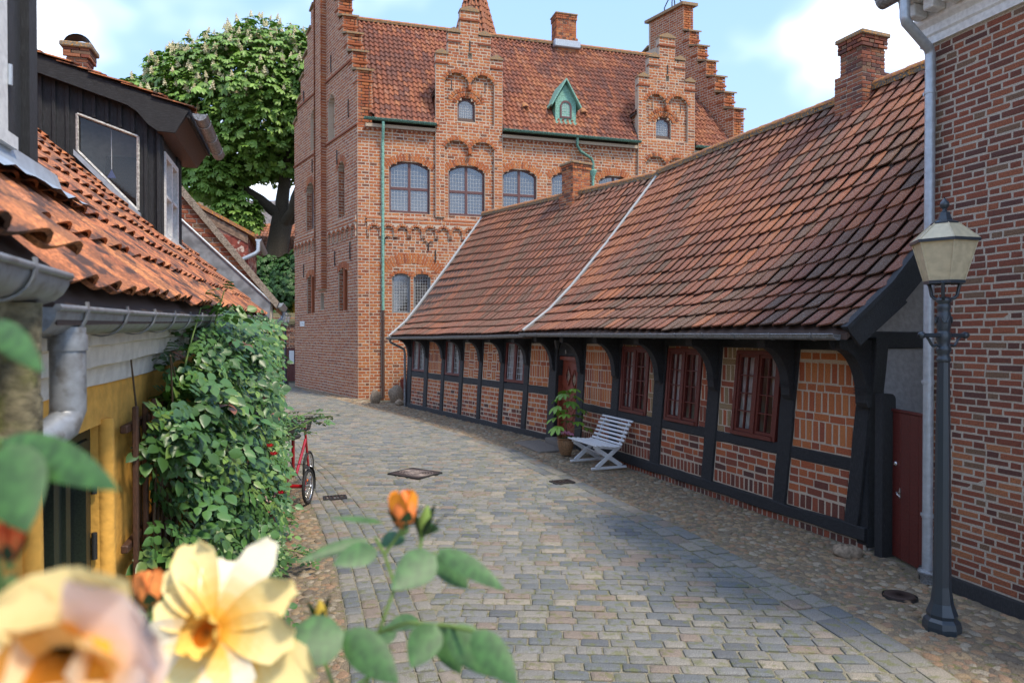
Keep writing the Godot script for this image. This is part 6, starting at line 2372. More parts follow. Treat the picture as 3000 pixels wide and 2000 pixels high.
	while sb < 2.45:   # cover strips over the board joints
		var lo := 3.30 + (sb - 0.865) * 0.92
		var hi := 4.60 + (sb - 0.865) * 0.305
		var segs := [[lo, hi]]
		if sb > 1.03 and sb < 1.65:
			segs = [[lo, 3.60 + (sb - 1.07) * 1.055], [4.42 + (sb - 1.07) * 0.34, hi]]
		for e in segs:
			if e[1] - e[0] > 0.05:
				var bt := Geo.new()
				bt.bev(cf.t(sb, (e[0] + e[1]) * 0.5, 0.009), Vector3(0.035, e[1] - e[0], 0.022), 0.004)
				part(dorm, "cover_strip", bt, M.black_board)
		sb += 0.118
	var wf := Geo.new()
	for k in 4:
		var a := win[k]
		var b := win[(k + 1) % 4]
		wf.tube([cf.p(a.x, a.y, 0.008), cf.p(b.x, b.y, 0.008)], 0.014, 4, true, false)
	part(dorm, "window_frame", wf, M.peeling_paint)
	var wp := Geo.new()
	wp.quad(cf.p(win[0].x, win[0].y, -0.02), cf.p(win[1].x, win[1].y, -0.02), cf.p(win[2].x, win[2].y, -0.02), cf.p(win[3].x, win[3].y, -0.02))
	part(dorm, "pane", wp, M.glass)
	var ws := Geo.new()
	ws.prism(t, PackedVector2Array([Vector2(1.04, 3.53), Vector2(1.64, 4.155), Vector2(1.64, 4.21), Vector2(1.04, 3.60)]), -0.01, 0.05)
	part(dorm, "window_sill", ws, M.pale_zinc)
	# inside the dormer: pale lining, a dark board whose colour stands for a shaded opening, and a blue paper star on a thread
	var rm := Geo.new()
	rm.prism(t, PackedVector2Array([Vector2(0.9, 3.3), Vector2(2.6, 4.85), Vector2(2.6, 5.1), Vector2(0.9, 4.58)]), -1.16, -1.10)
	part(dorm, "lining", rm, M.white_wash)
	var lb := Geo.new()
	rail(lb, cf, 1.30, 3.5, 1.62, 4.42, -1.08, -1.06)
	part(dorm, "painted_opening", lb, M.brown_wood)
	var star := thing("window_ornament", "small blue triangular ornament on a thread in the slanted dormer window", "ornament", cf.p(1.33, 3.98, -0.08))
	var sg := Geo.new()
	sg.prism(cf.t(0, 0, -0.08), PackedVector2Array([Vector2(1.29, 3.97), Vector2(1.37, 3.97), Vector2(1.33, 4.06)]), -0.006, 0.006)
	part(star, "triangle", sg, mk("blue_paper", lin(.02, .035, .16), 0.6))
	var th := Geo.new()
	th.tube([cf.p(1.33, 4.06, -0.08), cf.p(1.33, 4.46, -0.08)], 0.004, 4)
	part(star, "thread", th, M.white_paint)
	# front of the dormer
	var df := Fr.new(f.p(5.87, 0, -0.865), -17.0, 1.0)
	var fr := Geo.new()
	for e in [[0.0, 3.2, 0.16, 4.62], [0.92, 3.2, 1.22, 4.62], [0.16, 3.2, 0.92, 3.40], [0.16, 4.28, 0.92, 4.62]]:
		rail(fr, df, e[0], e[1], e[2], e[3], -0.06, 0.0)
	rail(fr, df, 1.16, 3.2, 1.22, 4.62, -1.7, -0.06)
	part(dorm, "dormer_front", fr, M.black_board)
	for x in [0.03, 0.10, 0.97, 1.05, 1.13, 1.2]:
		var bt := Geo.new()
		bt.bev(df.t(x, 3.9, 0.009), Vector3(0.03, 1.36, 0.022), 0.004)
		part(dorm, "cover_strip", bt, M.black_board)
	var wt := Geo.new()
	for e in [[0.14, 3.38, 0.20, 4.30], [0.88, 3.38, 0.94, 4.30], [0.20, 3.38, 0.88, 3.44], [0.20, 4.24, 0.88, 4.30], [0.51, 3.44, 0.57, 4.24], [0.20, 3.82, 0.88, 3.85]]:
		rail(wt, df, e[0], e[1], e[2], e[3], -0.05, 0.03)
	rail(wt, df, 0.10, 3.30, 0.98, 3.375, -0.03, 0.09)
	part(dorm, "front_window", wt, M.white_paint)
	var wg := Geo.new()
	wg.quad(df.p(0.2, 3.44, -0.02), df.p(0.88, 3.44, -0.02), df.p(0.88, 4.24, -0.02), df.p(0.2, 4.24, -0.02))
	part(dorm, "pane", wg, M.glass)
	# dormer roof
	var dr := Geo.new()
	var rt := cf.t(0, 0, 0)
	dr.prism(rt, PackedVector2Array([Vector2(0.56, 4.60), Vector2(0.56, 4.70), Vector2(2.7, 5.345), Vector2(2.7, 5.20)]), -1.5, 0.10)
	part(dorm, "dormer_roof", dr, M.black_timber)
	var vb := Geo.new()
	vb.prism(rt, PackedVector2Array([Vector2(0.57, 4.67), Vector2(2.7, 5.325), Vector2(2.7, 5.16), Vector2(1.14, 4.68), Vector2(1.05, 4.62), Vector2(0.95, 4.50), Vector2(0.86, 4.44), Vector2(0.70, 4.435)]), 0.09, 0.125)
	part(dorm, "barge_board", vb, M.black_timber_h)
	var sf := Geo.new()
	sf.prism(rt, PackedVector2Array([Vector2(0.59, 4.62), Vector2(0.87, 4.70), Vector2(0.87, 4.44), Vector2(0.71, 4.44)]), -1.48, 0.085)
	part(dorm, "soffit", sf, M.copper_brown)
	var dt := palette(ts, "orangetile")
	var dprof := [[0.52, 4.70], [2.8, 5.38]]
	tile_roof(dt, f, dprof, 5.72, 7.42, 0.205, 0.335, func(_s, _f): return 0.0, func(_s, _f): return rng.randi_range(0, 3), func(_s, _q, _y, _d): return true, 4, 0.055)
	flush(dt, dorm, "tile", "roof_tiles", 60)
	half_gutter(h, "dormer_gutter", [f.p(5.78, 4.66, -0.47), f.p(7.45, 4.65, -0.47)], 0.07, f.q, M.zinc, 0.55, M.pale_zinc)
	# lead along the dormer's foot
	var ld := Geo.new()
	ld.prism(rt, PackedVector2Array([Vector2(0.80, 3.17), Vector2(2.5, 4.70), Vector2(2.5, 4.80), Vector2(0.80, 3.27)]), 0.0, 0.05)
	ld.prism(df.t(0, 0, 0), PackedVector2Array([Vector2(-0.05, 3.18), Vector2(1.3, 3.22), Vector2(1.3, 3.32), Vector2(-0.05, 3.30)]), 0.0, 0.14)
	part(h, "lead_flashing", ld, M.pale_zinc)
	# --- nearer dormer: only its street front shows
	var nf := Fr.new(f.p(0, 0, -0.56), -17.0, 1.0)
	var ng := Geo.new()
	rail(ng, nf, 1.08, 2.98, 1.40, 5.2, -1.4, 0.0)
	rail(ng, nf, 1.30, 2.98, 1.39, 5.2, 0.0, 0.03)
	rail(ng, nf, 1.10, 2.98, 1.16, 5.2, 0.0, 0.025)
	rail(ng, nf, -0.9, 4.5, 1.08, 5.2, -0.06, 0.0)
	rail(ng, nf, -0.9, 2.98, 1.08, 3.10, -0.06, -0.001)
	var nd := part(h, "dormer", ng, M.black_board, "black dormer corner beside a white casement")
	var nw := Geo.new()
	for e in [[1.00, 3.12, 1.08, 4.5], [0.40, 3.12, 0.48, 4.5], [0.48, 3.12, 1.00, 3.20], [0.48, 3.62, 1.00, 3.65], [0.48, 4.1, 1.00, 4.13]]:
		rail(nw, nf, e[0], e[1], e[2], e[3], -0.05, 0.03)
	rail(nw, nf, 0.30, 3.07, 1.09, 3.12, -0.05, 0.06)
	part(nd, "casement", nw, M.white_paint)
	var ngl := Geo.new()
	ngl.quad(nf.p(0.48, 3.20, -0.02), nf.p(1.0, 3.20, -0.02), nf.p(1.0, 4.5, -0.02), nf.p(0.48, 4.5, -0.02))
	part(nd, "pane", ngl, M.far_glass)
	for y in [3.32, 3.95]:
		var hg := Geo.new()
		hg.tube([nf.p(1.085, y, 0.035), nf.p(1.085, y + 0.08, 0.035)], 0.010, 8)
		part(nd, "hinge", hg, M.pale_zinc)
	var al := Geo.new()   # dressed lead apron below it, lapped over the tiles
	var ri := []
	for k in 13:
		var ss := 0.55 + k * 0.09
		var bump := 0.022 * absf(sin(k * 1.35))
		ri.append(PackedVector3Array([nf.p(ss, 3.09, 0.03), nf.p(ss, 3.015, 0.05 + bump * 0.3), nf.p(ss, 2.965 + bump, 0.10), nf.p(ss, 2.885 + bump + 0.02 * ss, 0.205)]))
	al.loft(ri, false, false, true)
	part(h, "lead_flashing", al, M.pale_zinc)
	# chimney with an arched clay hood
	var chf := Fr.new(f.o, 0)
	chf.u = f.u
	chf.q = f.q
	chimney(h, chf, 8.68, 8.96, -2.53, -2.26, 4.6, 6.14, 6.34, 0.055, "housebrick", false)
	var hood := Geo.new()
	var r0 := []
	for w in [-0.11, 0.11]:
		var a := PackedVector3Array()
		for k in 11:
			var an := PI * k / 10.0
			a.append(chf.p(8.82 + w, 6.33 + sin(an) * 0.15, -2.395 + cos(an) * 0.17))
		r0.append(a)
	hood.loft(r0, false, false, true)
	var r1 := []
	for w in [-0.11, 0.11]:
		var a := PackedVector3Array()
		for k in 11:
			var an := PI * k / 10.0
			a.append(chf.p(8.82 + w, 6.33 + sin(an) * 0.13, -2.395 + cos(an) * 0.15))
		r1.append(a)
	hood.loft(r1, false, false, true)
	part(h, "chimney_hood", hood, M.copper_brown)
	# trellis on the wall
	var tr := thing("trellis", "brown timber trellis on the yellow wall under the roses", "trellis", f.p(1.9, 0.0, -0.18))
	for k in 6:
		var sg2 := Geo.new()
		sg2.bev(f.t(1.42 + k * 0.20, 1.05, -0.165), Vector3(0.035, 1.95, 0.022), 0.004)
		part(tr, "upright", sg2, M.brown_wood)
	for y in [0.3, 0.85, 1.4, 1.93]:
		var sg2 := Geo.new()
		sg2.bev(f.t(1.92, y, -0.195), Vector3(1.16, 0.035, 0.03), 0.004)
		part(tr, "crossbar", sg2, M.brown_wood)
	# --- neighbour on the near side: only a gutter, a pipe and a few tiles reach into view
	var nb := thing("white_house", "neighbouring house end with a large zinc gutter and stained pipe", "house", f.p(-0.9, -0.1, -0.3))
	half_gutter(nb, "gutter", [f.p(-0.21, 2.485, -0.02), f.p(-1.6, 2.50, -0.02)], 0.066, f.q, M.near_zinc, 0.45)
	var np := Geo.new()
	np.tube([f.p(-0.30, 2.42, -0.03), f.p(-0.30, 2.22, -0.035), f.p(-0.305, 2.21, -0.035), f.p(-0.305, 2.08, -0.035), f.p(-0.33, 2.04, -0.06), f.p(-0.42, 1.98, -0.14), f.p(-0.42, 0.0, -0.16)], [0.046, 0.046, 0.052, 0.052, 0.05, 0.046, 0.046], 14)
	part(nb, "downpipe", np, M.mossy_stone)
	var nwall := Geo.new()
	rail(nwall, f, -2.6, -0.3, -0.92, 2.5, -0.5, -0.2)
	part(nb, "wall", nwall, M.white_wash)
	var npr := [[-0.02, 2.52], [3.0, 5.3]]
	var ndk := Geo.new()
	roof_deck(ndk, f, npr, -2.2, -0.2, func(_s, _f): return 0.0, 0.05, 0.03)
	var nroof := part(nb, "roof", ndk, M.under_roof)
	var ntp := palette(ts, "orangetile")
	tile_roof(ntp, f, npr, -2.2, -0.16, 0.205, 0.335, func(_s, _f): return 0.0, func(_s, _f): return rng.randi_range(0, 4), func(_s, _q, _y, _d): return true, 4, 0.055)
	flush(ntp, nroof, "tile", "roof_tiles", 20)

# ------------------------------------------------------------------ houses farther up the lane, on the same side
func lane_houses() -> void:
	var f := Fr.new(Vector3(-1.135, 0, -1.78), -17.0, 1.0)
	var gf := Fr.new(f.p(9.22, 0, 0), -107.0, -1.0)
	var h := thing("gabled_house", "narrow house with bare brick gable, rough coping and grey sheet flashing above the pantiles", "house", f.p(10.8, -0.15, -1.0))
	var g := Geo.new()
	var cop := func(s: float): return 2.90 + (s + 0.13) * 1.26
	g.prism(gf.t(0, 0, 0), PackedVector2Array([Vector2(-0.10, -0.3), Vector2(4.6, -0.3), Vector2(4.6, 2.9), Vector2(2.2, 5.75), Vector2(-0.10, 2.85)]), -0.3, -0.008)
	part(h, "wall", g, M.mortar_grey)
	var p := palette(brick_shapes(0.21, 0.10, 0.055), "housebrick")
	courses(p, gf, 2.45, 5.6, 0.069, 0.21, 0.10, 0.014, func(y): return [maxf(-0.05, (y - 2.88) / 1.26 - 0.08), 2.2 + maxf(0.0, (5.6 - y) * 0.5)], [], func(_s, _y): return [0, 2, 5, 7, 2, 0, 6][rng.randi_range(0, 6)])
	flush(p, h, "brick", "brickwork", 150)
	var c := Geo.new()
	c.prism(gf.t(0, 0, 0), PackedVector2Array([Vector2(-0.20, 2.86), Vector2(2.2, 5.88), Vector2(2.2, 5.72), Vector2(-0.16, 2.76)]), -0.34, 0.05)
	part(h, "coping", c, M.coping)
	var z := Geo.new()
	z.prism(gf.t(0, 0, 0), PackedVector2Array([Vector2(-0.08, 2.86), Vector2(2.2, 5.05), Vector2(2.2, 4.6), Vector2(-0.06, 2.60)]), 0.0, 0.03)
	part(h, "sheet_flashing", z, M.grey_sheet)
	var zl := Geo.new()
	zl.tube([gf.p(-0.08, 2.86, 0.03), gf.p(2.2, 5.05, 0.03)], 0.022, 6)
	part(h, "flashing_edge", zl, M.pale_zinc)
	var rf := Geo.new()
	roof_deck(rf, f, [[-0.15, 2.82], [2.2, 5.75]], 9.5, 12.6, func(_s, _f): return 0.0)
	rail(rf, f, 9.5, -0.2, 12.6, 2.8, -0.4, -0.2)
	part(h, "roof", rf, M.ridge_tile)
	half_gutter(h, "gutter", [f.p(9.6, 2.86, 0.18), f.p(12.5, 2.88, 0.18)], 0.07, f.q, M.pale_zinc)
	var d := Geo.new()
	d.tube([f.p(12.35, 2.82, 0.18), f.p(12.35, 2.66, 0.17), f.p(12.3, 2.58, 0.02), f.p(12.2, 2.5, -0.2)], 0.045, 10)
	part(h, "downpipe", d, M.pale_zinc)
	# red plastered house behind
	var gf3 := Fr.new(f.p(18.0, 0, 0), -107.0, -1.0)
	var h3 := thing("red_house", "house with flaking dark red plaster gable and grey downpipe", "house", f.p(20.0, -0.15, -3.0))
	var w3 := Geo.new()
	w3.prism(gf3.t(0, 0, 0), PackedVector2Array([Vector2(0.88, -0.3), Vector2(6.4, -0.3), Vector2(6.4, 6.0), Vector2(4.4, 6.95), Vector2(0.88, 5.08)]), -3.5, 0.0)
	part(h3, "wall", w3, M.red_plaster)
	var c3 := Geo.new()
	c3.prism(gf3.t(0, 0, 0), PackedVector2Array([Vector2(0.72, 5.03), Vector2(4.4, 6.98), Vector2(4.4, 7.08), Vector2(0.70, 5.12)]), -3.6, 0.08)
	part(h3, "roof", c3, M.ridge_tile)
	var c4 := Geo.new()
	c4.prism(gf3.t(0, 0, 0), PackedVector2Array([Vector2(0.88, 4.84), Vector2(4.4, 6.72), Vector2(4.4, 6.95), Vector2(0.88, 5.06)]), -0.02, 0.025)
	part(h3, "gable_band", c4, mk("brown_render", lin(.24, .15, .10), 0.95, {"tex": "soft", "bump": "lumps", "relief": 0.8, "scale": 1.0}))
	var q3 := Fr.new(gf3.o, 0)
	q3.u = gf3.u
	q3.q = gf3.q
	half_gutter(h3, "gutter", [gf3.p(0.62, 4.98, -0.02), gf3.p(0.62, 4.98, -3.4)], 0.08, -gf3.u, M.pale_zinc)
	var d3 := Geo.new()
	d3.tube([gf3.p(0.62, 4.9, 0.03), gf3.p(0.62, 4.66, 0.05), gf3.p(0.68, 4.58, 0.06), gf3.p(1.02, 4.40, 0.07), gf3.p(1.08, 4.3, 0.07), gf3.p(1.08, 3.0, 0.07)], 0.055, 10)
	part(h3, "downpipe", d3, M.pale_zinc)
	# yellow house, garden wall and red gate at the end of the lane
	var y := thing("yellow_cottage", "mustard yellow cottage with tiled roof beyond the ivy", "house", Vector3(-13.5, -0.1, -42.0))
	var yg := Geo.new()
	yg.box(Transform3D(Basis(Vector3.UP, 0.1), Vector3(-13.5, 2.2, -42.0)), Vector3(9.0, 4.8, 5.0))
	part(y, "wall", yg, M.far_yellow)
	var yc := Geo.new()
	yc.box(Transform3D(Basis(Vector3.UP, 0.1), Vector3(-13.5, 4.75, -39.45)), Vector3(9.2, 0.35, 0.3))
	part(y, "cornice", yc, M.white_wash)
	var yf := Fr.new(Vector3(-18.0, 0, -39.0), 84.3, 1.0)
	var ydk := Geo.new()
	roof_deck(ydk, yf, [[0.0, 4.95], [3.2, 8.4]], 0.0, 9.6, func(_s, _f): return 0.0)
	var yr := part(y, "roof", ydk, M.under_roof)
	var ts := []
	for k in 2:
		ts.append(tile_shape(0.24, 0.42, 0.03, 0.018, 0.015, 6))
	var yp := palette(ts, "redtile")
	tile_roof(yp, yf, [[0.0, 4.95], [3.2, 8.4]], 0.0, 9.6, 0.24, 0.35, func(_s, _f): return 0.0, func(_s, _f): return [1, 4, 6][rng.randi_range(0, 2)], func(_s, _q, _y, _d): return true, 2)
	flush(yp, yr, "tile", "roof_tiles", 60)
	var ob := thing("orange_roofed_house", "orange pantiled house roof behind the chestnut trunk", "house", Vector3(-16.0, -0.1, -48.0))
	var of := Fr.new(Vector3(-21.0, 0, -47.0), 88.0, 1.0)
	var odk := Geo.new()
	roof_deck(odk, of, [[0.0, 8.4], [2.2, 10.3]], 0.0, 10.0, func(_s, _f): return 0.0)
	rail(odk, of, 0.2, -0.1, 9.8, 8.4, -4.0, -0.3)
	var orf := part(ob, "roof", odk, M.under_roof)
	var op := palette(ts, "redtile")
	tile_roof(op, of, [[0.0, 8.4], [2.2, 10.3]], 0.0, 10.0, 0.26, 0.36, func(_s, _f): return 0.0, func(_s, _f): return [1, 4, 4, 6][rng.randi_range(0, 3)], func(_s, _q, _y, _d): return true, 2)
	flush(op, orf, "tile", "roof_tiles", 80)
	var wl := thing("garden_wall", "old mossy brick garden wall at the end of the lane", "wall", Vector3(-13.0, -0.1, -37.0))
	var wf := Fr.new(Vector3(-16.0, 0, -37.2), 86.0, 1.0)
	var wg := Geo.new()
	rail(wg, wf, 0.0, -0.3, 8.0, 3.3, -0.4, -0.008)
	part(wl, "core", wg, M.mortar_grey)
	var wp := palette(brick_shapes(0.26, 0.125, 0.09), "oldbrick")
	courses(wp, wf, -0.3, 3.3, 0.115, 0.26, 0.125, 0.02, func(_y): return [0.0, 8.0], [], func(_s, _y): return [5, 8, 4, 5, 6][rng.randi_range(0, 4)])
	flush(wp, wl, "brick", "brickwork", 60)
	var wc := Geo.new()
	wc.prism(Transform3D(Basis(wf.q, Vector3.UP, wf.u), wf.o), PackedVector2Array([Vector2(0.08, 2.9), Vector2(0.08, 3.1), Vector2(-0.2, 3.55), Vector2(-0.5, 3.1), Vector2(-0.5, 2.9)]), 0.0, 8.0)
	part(wl, "coping", wc, M.mossy_stone)
	var gt := thing("red_gate", "tall dark red plank gate beside the brick gable", "gate", Vector3(-11.6, -0.1, -36.4))
	for k in 8:
		var b := Geo.new()
		b.bev(Transform3D(Basis(), Vector3(-12.6 + k * 0.2, 0.75, -36.4)), Vector3(0.19, 1.75, 0.04), 0.008)
		part(gt, "plank", b, M.gate_paint)
	var sg := Geo.new()
	sg.bev(Transform3D(Basis(), Vector3(-11.75, 1.15, -36.35)), Vector3(0.26, 0.7, 0.02), 0.004)
	part(gt, "poster", sg, M.sign_white)
	# church tower and nave roof far behind
	var ch := thing("church", "distant church tower of pale stone with blind arches and a grey metal nave roof", "church", Vector3(-36.0, 0, -82.0))
	var tg := Geo.new()
	rail(tg, Fr.new(Vector3(-44.0, 0, -80), 90.0, 1.0), 0.0, 0.0, 8.55, 19.6, -8.0, 0.0)
	part(ch, "tower", tg, M.sandstone)
	var cf := Fr.new(Vector3(-44.0, 0, -80), 90.0, 1.0)
	for k in 6:
		var ag := Geo.new()
		var path := []
		for i in 9:
			var a := PI * i / 8.0
			path.append(cf.p(1.0 + k * 1.15 + cos(a) * 0.5, 17.6 + sin(a) * 0.5, 0.05))
		ag.tube(path, 0.12, 6)
		ag.tube([cf.p(1.5 + k * 1.15, 17.6, 0.05), cf.p(1.5 + k * 1.15, 14.0, 0.05)], 0.12, 6)
		part(ch, "blind_arch", ag, M.sandstone)
	var ng := Geo.new()
	ng.prism(Transform3D(Basis(Vector3.FORWARD, Vector3.UP, Vector3.RIGHT), Vector3(-35.4, 0, -80)), PackedVector2Array([Vector2(0, 0), Vector2(0, 12.0), Vector2(5.0, 19.0), Vector2(10.0, 12.0), Vector2(10, 0)]), 0.0, 26.0)
	part(ch, "nave_roof", ng, M.metal_roof)
	for k in 26:
		var sm := Geo.new()
		sm.tube([Vector3(-35.0 + k * 0.95, 12.0, -79.95), Vector3(-35.0 + k * 0.95, 19.0, -84.95)], 0.06, 4)
		part(ch, "roof_seam", sm, M.metal_roof)

# ------------------------------------------------------------------ plants
func scatter(parent: Node3D, called: String, shape: Array, mat: Material, xfs: Array, cols: Array) -> void:
	var g := Geo.new()
	g.v = shape[0]
	g.n = shape[1].duplicate()
	var mm := MultiMesh.new()
	mm.transform_format = MultiMesh.TRANSFORM_3D
	mm.use_colors = true
	mm.mesh = g.mesh(mat)
	mm.instance_count = xfs.size()
	for i in xfs.size():
		mm.set_instance_transform(i, xfs[i])
		mm.set_instance_color(i, cols[i])
	var o := MultiMeshInstance3D.new()
	o.name = called
	o.multimesh = mm
	o.set_meta("kind", "stuff")
	if parent.has_meta("base"):
		o.position = -(parent.get_meta("base") as Vector3)
	parent.add_child(o)

func shell_point(blobs: Array, noise: FastNoiseLite) -> Array:
	# [point, outward] on a lumpy union of ellipsoids
	for tries in 40:
		var tot := 0.0
		for b in blobs:
			tot += b[2]
		var pick := R(0, tot)
		var e: Array = blobs[0]
		for b in blobs:
			pick -= b[2]
			if pick <= 0.0:
				e = b
				break
		var d := Vector3(rng.randfn(), rng.randfn(), rng.randfn()).normalized()
		var r := pow(R(0.0, 1.0), 0.22)
		r *= 1.0 + 0.16 * noise.get_noise_3dv(d * 3.0 + e[0])
		var p: Vector3 = e[0] + d * e[1] * r
		var inside := false
		for b in blobs:
			if b == e:
				continue
			var q: Vector3 = (p - b[0]) / b[1]
			if q.length() < 0.72:
				inside = true
		if not inside:
			return [p, (d / e[1]).normalized()]
	return [blobs[0][0], Vector3.UP]

func chestnut() -> void:
	var base := Vector3(-13.7, -0.1, -40.0)
	var o := thing("chestnut_tree", "large horse chestnut in white blossom behind the yellow house roof", "tree", base)
	var t := Geo.new()
	var b := Vector3(-14.3, 0, -40)
	t.tube([b + Vector3(0.2, -0.3, 0), b + Vector3(0.15, 2.0, 0), b + Vector3(0.2, 5.0, 0), b + Vector3(0.6, 7.6, 0), b + Vector3(0.9, 9.4, 0)], [0.95, 0.72, 0.66, 0.62, 0.6], 14)
	part(o, "trunk", t, M.bark)
	for l in [[Vector3(-13.4, 9.2, -40), Vector3(-15.0, 10.4, -39.4), Vector3(-17.2, 12.6, -39.0), Vector3(-19.2, 14.4, -39.2), 0.36], [Vector3(-13.5, 9.0, -40), Vector3(-13.2, 12.0, -40), Vector3(-13.6, 15.5, -40), Vector3(-14, 18.5, -40), 0.42], [Vector3(-13.4, 8.8, -40), Vector3(-11.6, 10.2, -40), Vector3(-10.0, 12.6, -40), Vector3(-9.0, 15, -40), 0.4], [Vector3(-13.4, 8.6, -39.9), Vector3(-12.4, 9.8, -38.9), Vector3(-11.6, 12.0, -38), Vector3(-11.2, 14, -37.4), 0.3], [Vector3(-15.6, 11.0, -39.2), Vector3(-16.6, 11.3, -38.2), Vector3(-18.2, 11.9, -37.4), Vector3(-19.4, 12.0, -37), 0.17], [Vector3(-13.3, 12.5, -40), Vector3(-15.2, 14.6, -41), Vector3(-17, 16.6, -41.4), Vector3(-18.4, 18, -41), 0.25]]:
		var g := Geo.new()
		var c := Curve3D.new()
		for k in 4:
			c.add_point(l[k])
		var path := []
		var rad := []
		for k in 9:
			var f := k / 8.0
			var i := mini(int(f * 3.0), 2)
			var u := f * 3.0 - i
			path.append((l[i] as Vector3).lerp(l[i + 1], u) + Vector3(R(-0.08, 0.08), R(-0.08, 0.08), 0))
			rad.append(l[4] * (1.0 - 0.75 * f))
		g.tube(path, rad, 9)
		part(o, "limb", g, M.bark)
	var n := FastNoiseLite.new()
	n.seed = 3
	n.frequency = 0.6
	var blobs := [[Vector3(-15.0, 15.4, -40.0), Vector3(5.6, 4.3, 5.0), 5.0], [Vector3(-18.6, 14.3, -39.5), Vector3(3.6, 3.1, 3.4), 3.2], [Vector3(-11.8, 16.0, -40.5), Vector3(4.6, 4.0, 4.6), 3.2], [Vector3(-14.0, 17.2, -40.0), Vector3(4.2, 3.0, 4.0), 2.6], [Vector3(-17.6, 16.6, -39.8), Vector3(3.6, 2.3, 3.4), 2.2], [Vector3(-20.7, 15.4, -39.6), Vector3(2.2, 1.9, 2.2), 1.1], [Vector3(-17.0, 11.4, -38.6), Vector3(2.0, 1.7, 1.8), 0.8], [Vector3(-15.6, 9.0, -38.6), Vector3(1.5, 1.5, 1.2), 0.6]]
	var xfs := []
	var cols := []
	for i in 17000:
		var e := shell_point(blobs, n)
		var p: Vector3 = e[0]
		if n.get_noise_3dv(p * 0.9) < -0.24:
			continue
		var up: Vector3 = (e[1] * 0.7 + Vector3.UP * 0.9 + Vector3(R(-1, 1), R(-1, 1), R(-1, 1)) * 0.45).normalized()
		var x := up.cross(Vector3(R(-1, 1), R(-0.3, 0.3), R(-1, 1))).normalized()
		xfs.append(Transform3D(Basis(x, up, x.cross(up)) * Basis.from_scale(Vector3.ONE * R(0.75, 1.25)), p))
		var k := R(0.75, 1.25)
		cols.append(Color(0.13 * k, 0.235 * k, 0.035 * k) if R(0, 1) < 0.7 else Color(0.18 * k, 0.30 * k, 0.05 * k))
	scatter(o, "crown", palm_leaf(0.36, 0.2), M.leaf_chestnut, xfs, cols)
	# upright candles of blossom
	var cg := Geo.new()
	for k in 16:
		var f := k / 15.0
		var a := k * 2.4
		var r := 0.075 * (1.0 - 0.8 * f)
		cg.box(Transform3D(Basis.from_euler(Vector3(R(-0.5, 0.5), a, R(-0.5, 0.5))), Vector3(cos(a) * r, f * 0.34, sin(a) * r)), Vector3(0.07, 0.05, 0.06) * (1.15 - 0.7 * f))
	var cx := []
	var cc := []
	var guard := 0
	while cx.size() < 1250 and guard < 16000:
		guard += 1
		var e := shell_point(blobs.slice(0, 6), n)
		if e[1].y < -0.15 or e[0].y < 11.5:
			continue
		var p: Vector3 = e[0] + e[1] * 0.04
		cx.append(Transform3D(Basis.from_euler(Vector3(R(-0.25, 0.25), R(0, 6), R(-0.25, 0.25))) * Basis.from_scale(Vector3.ONE * R(0.8, 1.3)), p))
		var k := R(0.85, 1.05)
		cc.append(Color(0.74 * k, 0.66 * k, 0.42 * k))
	scatter(o, "blossom", cg.raw(), M.petal, cx, cc)
	# ivy round the foot of the tree
	var iv := thing("ivy", "dark ivy thicket round the foot of the chestnut", "ivy", Vector3(-13.6, -0.1, -38.2))
	var ib := [[Vector3(-13.9, 2.6, -38.4), Vector3(1.5, 3.4, 1.0), 2.0], [Vector3(-15.0, 4.6, -38.5), Vector3(0.9, 1.6, 0.8), 0.7], [Vector3(-12.6, 5.4, -38.3), Vector3(1.0, 1.5, 0.8), 0.8], [Vector3(-14.0, 5.6, -38.9), Vector3(1.4, 1.4, 0.6), 0.8], [Vector3(-11.9, 6.4, -38.3), Vector3(0.7, 0.9, 0.7), 0.5], [Vector3(-15.4, 6.4, -38.6), Vector3(0.7, 1.0, 0.6), 0.5]]
	xfs = []
	cols = []
	for i in 3600:
		var e := shell_point(ib, n)
		var up: Vector3 = (e[1] + Vector3.UP * 0.5 + Vector3(R(-1, 1), R(-1, 1), R(-1, 1)) * 0.3).normalized()
		var x := up.cross(Vector3(R(-1, 1), R(-0.3, 0.3), R(-1, 1))).normalized()
		xfs.append(Transform3D(Basis(x, up, x.cross(up)) * Basis.from_scale(Vector3.ONE * R(0.6, 1.0)), e[0]))
		var k := R(0.7, 1.2)
		cols.append(Color(0.04 * k, 0.105 * k, 0.022 * k))
	scatter(iv, "foliage", palm_leaf(0.3, 0.2), M.leaf_chestnut, xfs, cols)

func leaflet(g: Geo, base: Vector3, dir: Vector3, up: Vector3, len: float, wid: float, curl := 0.25, fold := 0.3, seg := 4) -> void:
	var side := dir.cross(up).normalized()
	var rows := []
	for i in seg + 1:
		var f := float(i) / seg
		var w := wid * 0.5 * pow(sin(PI * pow(f, 0.8)), 0.8) if i > 0 and i < seg else 0.0
		var c := base + dir * len * f - up * len * curl * f * f
		rows.append([c - side * w + up * w * fold, c, c + side * w + up * w * fold, f])
	for i in seg:
		var n0: Vector3 = (up - side * fold + dir * curl * 2.0 * rows[i][3]).normalized()
		var n1: Vector3 = (up + side * fold + dir * curl * 2.0 * rows[i][3]).normalized()
		g.sm([rows[i][0], rows[i][1], rows[i + 1][1]], [n0, up, up])
		g.sm([rows[i][0], rows[i + 1][1], rows[i + 1][0]], [n0, up, n0])
		g.sm([rows[i][1], rows[i][2], rows[i + 1][2]], [up, n1, n1])
		g.sm([rows[i][1], rows[i + 1][2], rows[i + 1][1]], [up, n1, up])

